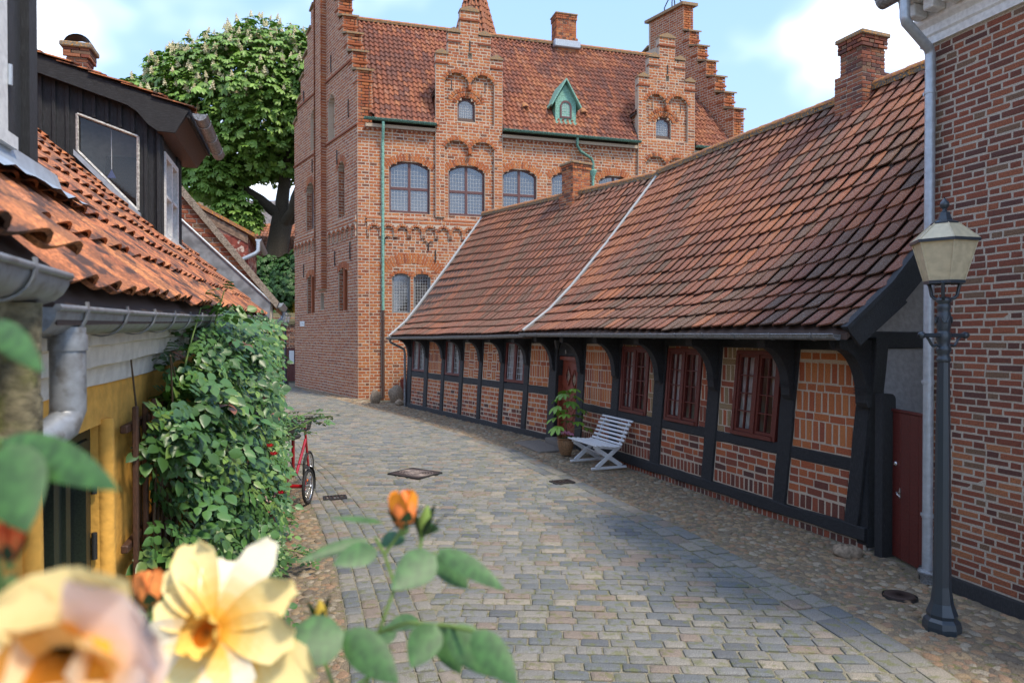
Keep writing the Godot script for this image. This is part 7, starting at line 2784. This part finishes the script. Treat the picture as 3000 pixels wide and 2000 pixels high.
func rose_leaf() -> Array:
	var g := Geo.new()
	for e in [[0.115, 0.0, 1.0], [0.07, 0.95, 0.85], [0.07, -0.95, 0.85], [0.03, 1.05, 0.7], [0.03, -1.05, 0.7]]:
		var d := Vector3(sin(e[1]), 0, cos(e[1]))
		leaflet(g, Vector3(0, -0.01, e[0]), d, Vector3.UP, 0.064 * e[2], 0.046 * e[2], 0.2, 0.22)
	return g.raw()

func climbing_rose() -> void:
	var f := Fr.new(Vector3(-1.135, 0, -1.78), -17.0, 1.0)
	var o := thing("climbing_rose", "leafy climbing rose bush with a few red blooms against the yellow wall", "rose bush", f.p(4.5, -0.12, 0.1))
	var st := Geo.new()
	for k in 26:
		var s := R(1.7, 8.8)
		var q := R(-0.18, 0.05)
		var path := [f.p(s, -0.12, q)]
		for i in 5:
			path.append(f.p(s + R(-0.1, 0.1) * (i + 1), 0.45 * (i + 1), minf(q, -0.05) + R(-0.05, 0.04)))
		st.tube(path, [0.014, 0.012, 0.010, 0.008, 0.006, 0.004], 6)
	for k in 7:   # bare canes at the near end
		var s := 1.55 + k * 0.09
		st.tube([f.p(s, 0.5, -0.15), f.p(s + R(-0.1, 0.15), 1.0, -0.14), f.p(s + R(-0.1, 0.2), 1.45, -0.13), f.p(s + R(0, 0.3), 1.9, -0.12)], [0.011, 0.009, 0.007, 0.004], 6)
	part(o, "cane", st, M.stem_brown)
	var n := FastNoiseLite.new()
	n.seed = 8
	n.frequency = 0.8
	var xfs := []
	var cols := []
	for i in 12500:
		var s := 1.45 + 8.2 * pow(R(0, 1), 1.15)
		var top: float = lerpf(1.95, 2.46, clampf((s - 1.5) / 1.0, 0, 1)) + 0.14 * n.get_noise_1d(s * 4.0) + 0.02 * maxf(0.0, s - 4.0)
		var y := lerpf(0.0, top, pow(R(0, 1), 0.8))
		var most: float = lerpf(0.02, 0.50 - 0.030 * s, clampf((s - 1.4) / 1.8, 0, 1)) * (0.80 + 0.55 * n.get_noise_2d(s * 2.2, y * 2.2)) * lerpf(1.0, 0.7, clampf((y - 1.2) / 1.2, 0, 1))
		var q := -0.20 + (most + 0.20) * pow(R(0, 1), 0.55)
		if n.get_noise_3d(s * 3.2, y * 3.2, q * 3.0) < -0.10 - 0.25 * R(0, 1):
			continue
		if s < 2.3 and y < 1.9 and n.get_noise_2d(s * 5.0, y * 5.0) < 0.16 - (s - 1.5) * 0.30:
			continue
		var up: Vector3 = (f.q * R(0.1, 1.0) + Vector3.UP * R(0.25, 1.0) - f.u * R(-0.2, 0.8) + Vector3(R(-1, 1), R(-1, 1), R(-1, 1)) * 0.25).normalized()
		var d := (f.q * R(-0.2, 1) - f.u * R(-1, 1) + Vector3.DOWN * R(-0.3, 0.9)).normalized()
		var x := up.cross(d).normalized()
		xfs.append(Transform3D(Basis(x, up, x.cross(up)) * Basis.from_scale(Vector3.ONE * R(0.55, 1.35)), f.p(s, y, q)))
		var k := R(0.7, 1.3)
		var c := Color(0.055 * k, 0.13 * k, 0.03 * k)
		if R(0, 1) < 0.22 + 0.2 * n.get_noise_2d(s * 3.0 + 9.0, y * 3.0):
			c = Color(0.13 * k, 0.215 * k, 0.045 * k)
		elif R(0, 1) < 0.03:
			c = Color(0.22 * k, 0.08 * k, 0.04 * k)
		cols.append(c)
	# loose sprays leaning over the lane by the tricycle
	for sp in [[7.4, 1.22, 0.3, 8.4, 1.18, 0.95], [7.8, 1.0, 0.3, 8.8, 1.1, 1.0], [5.2, 0.15, 0.2, 5.4, 0.05, 0.62], [6.4, 0.3, 0.2, 6.6, 0.2, 0.45], [2.0, 1.9, -0.1, 2.1, 2.5, 0.02], [2.6, 2.2, 0.0, 2.5, 2.62, 0.1], [1.7, 0.9, -0.05, 1.3, 0.75, 0.12]]:
		var a := f.p(sp[0], sp[1], sp[2])
		var b := f.p(sp[3], sp[4], sp[5])
		for i in 34:
			var p := a.lerp(b, R(0, 1)) + Vector3(R(-0.1, 0.1), R(-0.09, 0.09), R(-0.1, 0.1))
			var up := Vector3(R(-0.5, 0.5), 1, R(-0.5, 0.5)).normalized()
			var x := up.cross(Vector3(R(-1, 1), 0, R(-1, 1))).normalized()
			xfs.append(Transform3D(Basis(x, up, x.cross(up)) * Basis.from_scale(Vector3.ONE * R(0.8, 1.15)), p))
			var k := R(0.8, 1.3)
			cols.append(Color(0.07 * k, 0.15 * k, 0.035 * k))
		var cg := Geo.new()
		cg.tube([a, a.lerp(b, 0.5) + Vector3.UP * 0.05, b], [0.008, 0.006, 0.003], 5)
		part(o, "spray", cg, M.stem)
	scatter(o, "foliage", rose_leaf(), M.leaf_rose, xfs, cols)
	for e in [[2.7, 1.75, 0.2], [3.1, 1.55, 0.27], [3.05, 1.50, 0.30], [3.3, 1.75, 0.22], [6.6, 2.28, 0.14], [5.8, 1.95, 0.17], [7.0, 1.55, 0.2], [3.6, 1.1, 0.33], [2.6, 1.62, 0.12], [4.6, 2.1, 0.2]]:
		var fl := Geo.new()
		fl.colored = true
		var c := f.p(e[0], e[1], e[2] + 0.06)
		for k in 14:
			var a := k * 2.4
			var r := 0.006 + 0.0019 * k
			var d := (Vector3(cos(a), 0.2, sin(a)) + f.q * 0.3).normalized()
			fl.col = lin(R(.45, .6), R(.008, .03), R(.015, .03))
			leaflet(fl, c + d * r * 0.3, (d + Vector3.UP * (1.4 - k * 0.1)).normalized(), d, 0.032, 0.034, -0.2, -0.3, 3)
		part(o, "bloom", fl, M.petal)

func tricycle() -> void:
	var at := Vector3(-2.98, GY, -9.95)
	var o := thing("tricycle", "red adult tricycle with black basket half hidden by the roses", "tricycle", at)
	var wheel := func(c: Vector3, r: float):
		var g := Geo.new()
		var path := []
		for i in 33:
			var a := TAU * i / 32.0
			path.append(c + Vector3(0, sin(a) * (r - 0.022), cos(a) * (r - 0.022)))
		g.tube(path, 0.022, 8, false)
		var w := part(o, "wheel", g, M.rubber)
		var rg := Geo.new()
		var rp := []
		for i in 33:
			var a := TAU * i / 32.0
			rp.append(c + Vector3(0, sin(a) * (r - 0.052), cos(a) * (r - 0.052)))
		rg.tube(rp, 0.013, 6, false)
		part(w, "rim", rg, M.chrome)
		var hb := Geo.new()
		hb.lathe(Transform3D(Basis(Vector3(0, 0, 1), PI * 0.5), c), [[0.0, -0.05], [0.03, -0.05], [0.018, -0.02], [0.018, 0.02], [0.03, 0.05], [0.0, 0.05]], 10)
		part(w, "hub", hb, M.chrome)
		var sp := Geo.new()
		for i in 24:
			var a := TAU * i / 24.0
			sp.tube([c + Vector3(0.03 if i % 2 else -0.03, 0, 0), c + Vector3(0, sin(a) * (r - 0.055), cos(a) * (r - 0.055))], 0.0018, 4, false)
		part(w, "spokes", sp, M.chrome)
	var c := at + Vector3(0, 0.255, 0)
	wheel.call(c, 0.255)
	wheel.call(c + Vector3(-0.72, 0, 0), 0.255)
	wheel.call(c + Vector3(-0.40, 0.02, -1.35), 0.27)
	var mg := Geo.new()
	var rings := []
	for i in 12:
		var a := lerpf(-0.35, 1.9, i / 11.0)
		var p := c + Vector3(0.0, sin(a) * 0.285, -cos(a) * 0.285)
		rings.append(PackedVector3Array([p + Vector3(-0.03, 0, 0), p + Vector3(0, 0.008, 0), p + Vector3(0.03, 0, 0)]))
	mg.loft(rings, false, false, true)
	part(o, "mudguard", mg, M.rubber)
	var fr := Geo.new()
	fr.tube([c + Vector3(-0.06, 0, 0), c + Vector3(-0.66, 0, 0)], 0.028, 10)
	fr.tube([c + Vector3(-0.06, -0.06, 0.02), c + Vector3(-0.06, 0.14, -0.03)], 0.03, 8)
	fr.tube([c + Vector3(-0.36, 0, 0), c + Vector3(-0.37, 0.1, -0.35), c + Vector3(-0.38, 0.04, -0.65), c + Vector3(-0.40, 0.5, -1.20)], 0.024, 10)
	fr.tube([c + Vector3(-0.38, 0.04, -0.5), c + Vector3(-0.34, 0.62, -0.38)], 0.026, 10)
	fr.tube([c + Vector3(-0.44, 0.0, -0.05), c + Vector3(-0.45, 0.45, -0.36)], 0.022, 10)
	fr.tube([c + Vector3(-0.40, 0.02, -1.35), c + Vector3(-0.40, 0.75, -1.15)], 0.02, 10)
	part(o, "frame", fr, M.bike_red)
	var rod := Geo.new()
	rod.tube([c + Vector3(-0.1, 0.08, 0), c + Vector3(-0.28, 0.22, -0.2), c + Vector3(-0.40, 0.3, -0.4)], 0.008, 6)
	rod.tube([c + Vector3(-0.02, 0.27, -0.1), c + Vector3(-0.1, 0.3, -0.15), c + Vector3(-0.3, 0.26, -0.3)], 0.005, 5)
	part(o, "cable", rod, M.iron)
	var sd := Geo.new()
	sd.lathe(Transform3D(Basis.from_scale(Vector3(0.8, 0.5, 1.2)), c + Vector3(-0.34, 0.66, -0.42)), [[0.0, -0.06], [0.10, -0.05], [0.13, 0.0], [0.11, 0.07], [0.0, 0.09]], 12)
	part(o, "saddle", sd, M.rubber)
	var bk := Geo.new()
	for e in [[-0.16, -0.12, 0.16, -0.12], [-0.16, 0.12, 0.16, 0.12], [-0.16, -0.12, -0.16, 0.12], [0.16, -0.12, 0.16, 0.12]]:
		for y in [0.0, 0.05, 0.10, 0.15, 0.2]:
			var k: float = 0.75 + y * 1.25
			bk.tube([c + Vector3(-0.34 + e[0] * k, 0.72 + y, -0.75 + e[1] * k), c + Vector3(-0.34 + e[2] * k, 0.72 + y, -0.75 + e[3] * k)], 0.006, 4)
		for i in 7:
			var f := i / 6.0
			var p := Vector3(lerpf(e[0], e[2], f), 0, lerpf(e[1], e[3], f))
			bk.tube([c + Vector3(-0.34, 0.72, -0.75) + p * 0.75, c + Vector3(-0.34, 0.92, -0.75) + p], 0.004, 4)
	bk.box(Transform3D(Basis(), c + Vector3(-0.34, 0.72, -0.75)), Vector3(0.24, 0.008, 0.18))
	part(o, "basket", bk, M.iron)
	var br := Geo.new()
	var back := PackedVector2Array()
	for i in 16:
		var a := TAU * i / 16.0
		back.append(Vector2(cos(a) * 0.11, sin(a) * 0.15))
	br.prism(Transform3D(Basis(Vector3.RIGHT, -0.2), c + Vector3(-0.36, 0.80, -0.34)), back, -0.015, 0.015)
	part(o, "backrest", br, M.rubber)
	var rf := Geo.new()
	rf.lathe(Transform3D(Basis(Vector3(0, 0, 1), -PI * 0.5), c + Vector3(0.012, 0.10, 0.06)), [[0.0, -0.01], [0.018, -0.008], [0.02, 0.0], [0.0, 0.012]], 10)
	part(o, "reflector", rf, mk("orange_reflector", lin(.8, .16, .01), 0.2))
	var hb := Geo.new()
	hb.tube([c + Vector3(-0.68, 0.80, -1.0), c + Vector3(-0.55, 0.86, -1.12), c + Vector3(-0.40, 0.84, -1.15), c + Vector3(-0.25, 0.86, -1.12), c + Vector3(-0.12, 0.80, -1.0)], 0.011, 8)
	part(o, "handlebar", hb, M.chrome)

const LEAVES := [
	[Vector3(-0.1392, 2.1452, -0.74), Vector3(-0.1847, 2.1616, -0.71), 0.0066],
	[Vector3(-0.1599, 2.1212, -0.76), Vector3(-0.2272, 2.1107, -0.73), 0.0145],
	[Vector3(-0.1423, 2.1222, -0.72), Vector3(-0.1782, 2.1203, -0.69), 0.0257],
	[Vector3(-0.1249, 2.1202, -0.78), Vector3(-0.1425, 2.1195, -0.75), 0.0209],
	[Vector3(-0.1102, 2.1184, -0.8), Vector3(-0.0864, 2.132, -0.77), 0.0173],
	[Vector3(-0.0786, 2.1237, -0.7), Vector3(-0.1158, 2.1035, -0.67), 0.0348],
	[Vector3(-0.0796, 2.12, -0.73), Vector3(-0.0107, 2.0924, -0.7), 0.0205],
	[Vector3(-0.0829, 2.1057, -0.76), Vector3(-0.0503, 2.0814, -0.73), 0.0291],
	[Vector3(-0.1625, 2.0608, -0.66), Vector3(-0.2133, 2.0559, -0.63), 0.0442],
	[Vector3(-0.1674, 2.0542, -0.68), Vector3(-0.1123, 2.0209, -0.65), 0.0338],
	[Vector3(-0.0786, 2.0522, -0.7), Vector3(-0.0987, 2.0253, -0.67), 0.0321],
	[Vector3(-0.0783, 2.0366, -0.74), Vector3(-0.0561, 1.9995, -0.71), 0.0311],
	[Vector3(-0.0652, 2.05, -0.7), Vector3(-0.0175, 2.0167, -0.67), 0.033],
	[Vector3(-0.0383, 2.0629, -0.66), Vector3(0.0024, 2.0286, -0.63), 0.0286],
	[Vector3(-0.1383, 2.0071, -0.8), Vector3(-0.1552, 1.9954, -0.77), 0.0204],
	[Vector3(-0.113, 2.0064, -0.82), Vector3(-0.1441, 2.0114, -0.79), 0.0188],
	[Vector3(-0.3375, 2.2811, -0.45), Vector3(-0.2507, 2.2611, -0.42), 0.0253],
	[Vector3(-0.3192, 2.2809, -0.43), Vector3(-0.2885, 2.2385, -0.4), 0.0343],
	[Vector3(-0.3509, 2.3597, -0.46), Vector3(-0.3011, 2.3324, -0.43), 0.017],
	[Vector3(-0.3846, 2.2186, -0.5), Vector3(-0.3345, 2.2415, -0.47), 0.0223],
]
const STEMS := [
	[Vector3(-0.1609, 1.9573, -0.74), Vector3(-0.1454, 2.0258, -0.74), Vector3(-0.1283, 2.0735, -0.745), Vector3(-0.1406, 2.1075, -0.75), Vector3(-0.1196, 2.1376, -0.75)],
	[Vector3(-0.1283, 2.0735, -0.745), Vector3(-0.1047, 2.097, -0.76), Vector3(-0.1021, 2.1221, -0.77)],
	[Vector3(-0.1406, 2.1075, -0.75), Vector3(-0.1511, 2.1266, -0.75)],
	[Vector3(-0.1274, 2.0753, -0.74), Vector3(-0.0819, 2.1163, -0.73)],
	[Vector3(-0.1454, 2.0258, -0.74), Vector3(-0.1107, 2.0451, -0.72), Vector3(-0.0629, 2.05, -0.7), Vector3(-0.0367, 2.0577, -0.67)],
	[Vector3(-0.1454, 2.0258, -0.74), Vector3(-0.1674, 2.0534, -0.68)],
	[Vector3(-0.1969, 2.05, -0.7), Vector3(-0.1938, 2.0143, -0.7), Vector3(-0.1812, 1.9786, -0.7)],
	[Vector3(-0.3375, 2.2805, -0.45), Vector3(-0.3547, 2.2605, -0.45)],
	[Vector3(-0.1586, 1.9762, -0.74), Vector3(-0.1768, 1.9741, -0.7)],
]

func petal(g: Geo, base: Vector3, dir: Vector3, nor: Vector3, len: float, wid: float, cup: float, curl: float, ca: Color, cb: Color, notch := 0.1) -> void:
	# a cupped petal; colour runs from its yellow claw to the paler rim, as dyed in the flower
	var side := dir.cross(nor).normalized()
	nor = side.cross(dir).normalized()
	var N := 7
	var gr := []
	for i in N:
		var f := float(i) / (N - 1)
		var row := []
		var w := wid * 0.5 * (0.22 + 0.78 * sin(PI * 0.5 * minf(1.0, f * 1.35))) * (1.0 if f < 0.8 else sqrt(maxf(0.12, 1.0 - pow((f - 0.8) / 0.2, 2.0) * 0.75)))
		for j in N:
			var v := float(j) / (N - 1) * 2.0 - 1.0
			var l := len * (f - notch * f * f * (1.0 - v * v * 0.0) * (0.25 if absf(v) < 0.35 else 0.0) - 0.06 * f * v * v)
			var p := base + dir * l + side * w * v + nor * (cup * len * (v * v - 0.3) * f + curl * len * f * f + 0.03 * len * sin(v * 6.0 + f * 5.0 + base.x * 900.0) * f * f)
			row.append([p, ca.lerp(cb, clampf(f * 1.7 - 0.12, 0, 1)), v, f])
		gr.append(row)
	for i in N - 1:
		for j in N - 1:
			for t in [[[i, j], [i, j + 1], [i + 1, j + 1]], [[i, j], [i + 1, j + 1], [i + 1, j]]]:
				var ps := []
				var ns := []
				for q in t:
					var e: Array = gr[q[0]][q[1]]
					ps.append(e[0])
					ns.append((nor - side * cup * 2.0 * e[2] - dir * curl * 1.6 * e[3]).normalized())
				g.sm(ps, ns)
				for k in 3:
					g.c[g.c.size() - 3 + k] = gr[t[k][0]][t[k][1]][1]
	g.colored = true

func bud(parent: Node3D, a: Vector3, b: Vector3, wid: float, ca: Color, cb: Color, opened: bool) -> void:
	var d := (b - a).normalized()
	var x := d.cross(Vector3(0.1, 0.2, 1)).normalized()
	var z := x.cross(d)
	var L := a.distance_to(b)
	var g := Geo.new()
	g.colored = true
	g.col = cb
	g.lathe(Transform3D(Basis(x, d, z), a), [[wid * 0.16, 0.0], [wid * 0.42, L * 0.18], [wid * 0.47, L * 0.38], [wid * 0.40, L * 0.62], [wid * 0.22, L * 0.85], [wid * 0.05, L * 0.98]], 12)
	var o := part(parent, "bud", g, M.petal)
	if opened:
		for k in 4:
			var an := TAU * k / 4.0 + 0.5
			var r := x * cos(an) + z * sin(an)
			var pg := Geo.new()
			petal(pg, a + r * wid * 0.30 + d * L * 0.1, (d + r * 0.10).normalized(), r, L * 0.88, wid * 0.72, 0.10, -0.05, cb, ca)
			part(o, "petal", pg, M.petal)
	for k in 5:
		var an := TAU * k / 5.0
		var r := x * cos(an) + z * sin(an)
		var sg := Geo.new()
		sg.colored = true
		sg.col = lin(.16, .24, .05)
		leaflet(sg, a + r * wid * 0.30, (d + r * 0.42).normalized(), r, L * (0.62 if opened else 1.0), wid * 0.5, -0.25 if not opened else -0.12, -0.4)
		part(o, "sepal", sg, M.leaf_near)
	var hp := Geo.new()
	hp.lathe(Transform3D(Basis(x, d, z), a), [[wid * 0.05, -L * 0.22], [wid * 0.17, -L * 0.14], [wid * 0.2, -L * 0.06], [wid * 0.16, 0.02 * L]], 10)
	part(o, "hip", hp, M.stem)

func near_roses() -> void:
	var o := thing("rose_bush", "yellow rose bush in bloom close by with orange buds", "rose bush", Vector3(-0.2, -0.12, -0.72))
	for s in STEMS:
		var g := Geo.new()
		g.tube(s, 0.0021, 8)
		part(o, "stem", g, M.stem)
	for s in [[STEMS[0][0], Vector3(-0.17, 1.2, -0.74), Vector3(-0.2, -0.12, -0.72)], [STEMS[6][2], Vector3(-0.19, 1.2, -0.72), Vector3(-0.22, -0.12, -0.72)], [Vector3(-0.285, 2.06, -0.64), Vector3(-0.27, 1.6, -0.68), Vector3(-0.22, -0.12, -0.72)], [Vector3(-0.24, 2.15, -0.38), Vector3(-0.26, 1.5, -0.55), Vector3(-0.24, -0.12, -0.70)], [Vector3(-0.355, 2.26, -0.45), Vector3(-0.33, 1.5, -0.6), Vector3(-0.25, -0.12, -0.70)], [Vector3(-0.3102, 2.2, -0.42), Vector3(-0.30, 1.9, -0.5), Vector3(-0.27, 1.5, -0.6)], [Vector3(-0.36, 2.06, -0.68), Vector3(-0.30, 1.9, -0.68), Vector3(-0.27, 1.6, -0.68)]]:
		var g := Geo.new()
		g.tube(s, 0.0035, 8)
		part(o, "stem", g, M.stem)
	for l in LEAVES:
		var g := Geo.new()
		g.colored = true
		var k := R(0.85, 1.15)
		g.col = lin(.95 * k, k, .9 * k)
		var d: Vector3 = (l[1] - l[0]).normalized()
		var up := (Vector3(R(-0.15, 0.15), 0.65, 0.75) - d * d.dot(Vector3(0, 0.65, 0.75))).normalized()
		leaflet(g, l[0], d, up, l[0].distance_to(l[1]) * 1.05, l[2] * 1.1, 0.12, 0.18, 8)
		part(o, "leaf", g, M.leaf_near)
	var yel := lin(.85, .48, .02)
	var cream := lin(.92, .76, .36)
	var pink := lin(.90, .74, .66)
	var pale := lin(.93, .86, .68)
	# the open bloom
	var c := Vector3(-0.2752, 2.0843, -0.62)
	var hg := Geo.new()
	hg.colored = true
	hg.col = lin(.75, .25, .01)
	hg.lathe(Transform3D(Basis(Vector3.RIGHT, 0.9), c + Vector3(0, -0.012, 0)), [[0.002, 0.0], [0.012, 0.006], [0.014, 0.014], [0.0, 0.02]], 10)
	var fl := part(o, "bloom", hg, M.petal)
	var m := 0.000395
	for e in [[114, 205, 110, -0.25, 0.16], [88, 150, 110, -0.45, 0.2], [58, 228, 84, -0.1, 0.14], [30, 212, 96, 0.15, 0.18], [2, 200, 112, 0.35, 0.16], [-24, 262, 150, 0.25, 0.10], [-58, 165, 130, 0.6, 0.12], [-95, 150, 150, 0.7, 0.1], [-130, 165, 140, 0.55, 0.12], [196, 150, 120, 0.1, 0.2], [155, 150, 110, -0.2, 0.24], [135, 185, 100, -0.35, 0.2]]:
		var a := deg_to_rad(e[0])
		var d := Vector3(cos(a), sin(a), e[3]).normalized()
		var nor := (Vector3(0, 0.25, 1.0) - d * d.dot(Vector3(0, 0.25, 1.0))).normalized()
		var pg := Geo.new()
		petal(pg, c + Vector3(0, -0.006, -0.006) + d * 0.006, d, nor, e[1] * m, e[2] * m, e[4], -0.12, yel, [cream, pale, cream][int(absf(e[0])) % 3], 0.25)
		part(fl, "petal", pg, M.petal)
	for k in 7:
		var a := TAU * k / 7.0 + 0.3
		var d := Vector3(cos(a) * 0.7, sin(a) * 0.7 + 0.2, 0.8).normalized()
		var pg := Geo.new()
		petal(pg, c + d * 0.004, d, Vector3(-d.x, -d.y, 0.6).normalized(), R(0.022, 0.034), 0.022, 0.25, 0.1, lin(.8, .32, .01), lin(.86, .56, .12))
		part(fl, "petal", pg, M.petal)
	# the bloom nearest the lens, seen from behind
	var c2 := Vector3(-0.2300, 2.1640, -0.36)
	var h2 := Geo.new()
	h2.colored = true
	h2.col = lin(.8, .35, .03)
	h2.lathe(Transform3D(Basis(Vector3.RIGHT, 0.6), c2), [[0.004, 0.0], [0.02, 0.008], [0.022, 0.02], [0.0, 0.03]], 10)
	var f2 := part(o, "bloom", h2, M.petal)
	for e in [[100, 0.060, 0.075, -0.1, cream], [55, 0.055, 0.070, 0.05, pink], [20, 0.052, 0.060, 0.1, pink], [150, 0.060, 0.070, 0.0, cream], [-15, 0.055, 0.050, 0.3, pink], [-60, 0.05, 0.06, 0.3, pale], [190, 0.06, 0.06, 0.2, pale], [80, 0.045, 0.06, 0.35, lin(.84, .50, .16)], [125, 0.042, 0.055, 0.4, lin(.84, .45, .1)], [95, 0.036, 0.06, 1.6, lin(.88, .62, .34)], [10, 0.036, 0.06, 1.3, lin(.88, .66, .44)], [-80, 0.04, 0.07, 1.2, pale], [170, 0.036, 0.06, 1.4, lin(.88, .66, .40)]]:
		var a := deg_to_rad(e[0])
		var d := Vector3(cos(a), sin(a), e[3]).normalized()
		var nor := (Vector3(0, 0.3, 1.0) - d * d.dot(Vector3(0, 0.3, 1.0))).normalized()
		var pg := Geo.new()
		petal(pg, c2 + d * 0.004, d, nor, e[1], e[2], 0.18, 0.10 if e[3] < 0.3 else 0.25, lin(.85, .55, .18), e[4])
		part(f2, "petal", pg, M.petal)
	bud(o, Vector3(-0.1196, 2.1376, -0.75), Vector3(-0.1196, 2.1792, -0.75), 0.0297, lin(.80, .30, .02), lin(.82, .22, .05), true)
	bud(o, Vector3(-0.1021, 2.1221, -0.77), Vector3(-0.0953, 2.158, -0.77), 0.016, lin(.2, .3, .06), lin(.2, .3, .06), false)
	bud(o, Vector3(-0.1969, 2.0491, -0.70), Vector3(-0.1978, 2.078, -0.70), 0.014, lin(.5, .3, .04), lin(.5, .35, .04), false)
	bud(o, Vector3(-0.3102, 2.2102, -0.42), Vector3(-0.3091, 2.2356, -0.42), 0.013, lin(.8, .12, .03), lin(.8, .18, .04), true)
	bud(o, Vector3(-0.3604, 2.0759, -0.68), Vector3(-0.3647, 2.1149, -0.68), 0.026, lin(.78, .28, .08), lin(.78, .25, .06), true)

# ------------------------------------------------------------------ sky
func make_sky() -> Sky:
	var W := 1024
	var H := 512
	var im := Image.create(W, H, false, Image.FORMAT_RGBF)
	var n := FastNoiseLite.new()
	n.seed = 41
	n.frequency = 1.0
	n.fractal_octaves = 5
	n.fractal_gain = 0.55
	var n2 := FastNoiseLite.new()
	n2.seed = 17
	n2.frequency = 1.0
	n2.fractal_octaves = 3
	for y in H:
		var el := PI * 0.5 - PI * (y + 0.5) / H
		var up := sin(el)
		for x in W:
			if el < -0.03:
				im.set_pixel(x, y, Color(0.30, 0.29, 0.27))
				continue
			var az := TAU * (x + 0.5) / W
			var d := Vector3(cos(az) * cos(el), up, sin(az) * cos(el))
			var t := clampf(up, 0.0, 1.0)
			var base := Color(0.26, 0.345, 0.47).lerp(Color(0.082, 0.165, 0.35), pow(t, 0.5))
			# thin streaks of cloud, flattened overhead
			var q := d / (0.35 + t)
			var v := n.get_noise_3d(q.x * 1.5, q.y * 2.8, q.z * 1.5) * 0.7 + n2.get_noise_3d(q.x * 0.6 + 3.0, q.y, q.z * 0.6) * 0.6
			var c := smoothstep(-0.12, 0.60, v)
			var col := base.lerp(Color(0.90, 0.91, 0.93), c * 0.82)
			im.set_pixel(x, y, col)
	var m := PanoramaSkyMaterial.new()
	m.panorama = ImageTexture.create_from_image(im)
	var s := Sky.new()
	s.sky_material = m
	return s

func _ready() -> void:
	rng.seed = 20240611
	# camera
	cam = Camera3D.new()
	cam.name = "camera"
	cam.fov = 53.13
	cam.near = 0.05
	cam.far = 900.0
	cam.position = EYE
	cam.rotation = Vector3(-0.01, 0, 0)
	var at := CameraAttributesPhysical.new()
	at.frustum_focal_length = 24.0
	at.frustum_focus_distance = 6.5
	at.exposure_aperture = 4.0
	at.exposure_multiplier = 1.0
	cam.attributes = at
	add_child(cam)
	cam.fov = 53.13
	cam.current = true
	# sky, sun, exposure
	var env := Environment.new()
	env.background_mode = Environment.BG_SKY
	env.sky = make_sky()
	env.background_energy_multiplier = 1.0
	env.tonemap_mode = Environment.TONE_MAPPER_LINEAR
	env.tonemap_exposure = 3.65
	env.sdfgi_enabled = true
	env.ssao_enabled = true
	env.ssil_enabled = true
	var we := WorldEnvironment.new()
	we.name = "environment"
	we.environment = env
	add_child(we)
	var sun := DirectionalLight3D.new()
	sun.name = "sun"
	sun.light_energy = 0.45
	sun.light_color = Color(1.0, 0.95, 0.87)
	sun.light_angular_distance = 10.0
	sun.shadow_enabled = true
	sun.look_at_from_position(Vector3(0.42, 0.85, 0.35), Vector3.ZERO)
	add_child(sun)
	make_textures()
	make_materials()
	# large structure first
	lane()
	cottages()
	brick_hall()
	corner_house()
	yellow_house()
	lane_houses()
	# things
	lamp_post(Vector3(3.62, GY, -5.72), "dark blue iron street lamp with amber glass before the brick house", M.lamp_glass)
	lamp_post(Vector3(-10.63, GY + 0.12, -32.0), "distant iron street lamp with clear glass beside the brick gable", M.clear_glass)
	gate()
	boulders()
	bench()
	pot_plant()
	doorstep()
	tricycle()
	chestnut()
	climbing_rose()
	near_roses()
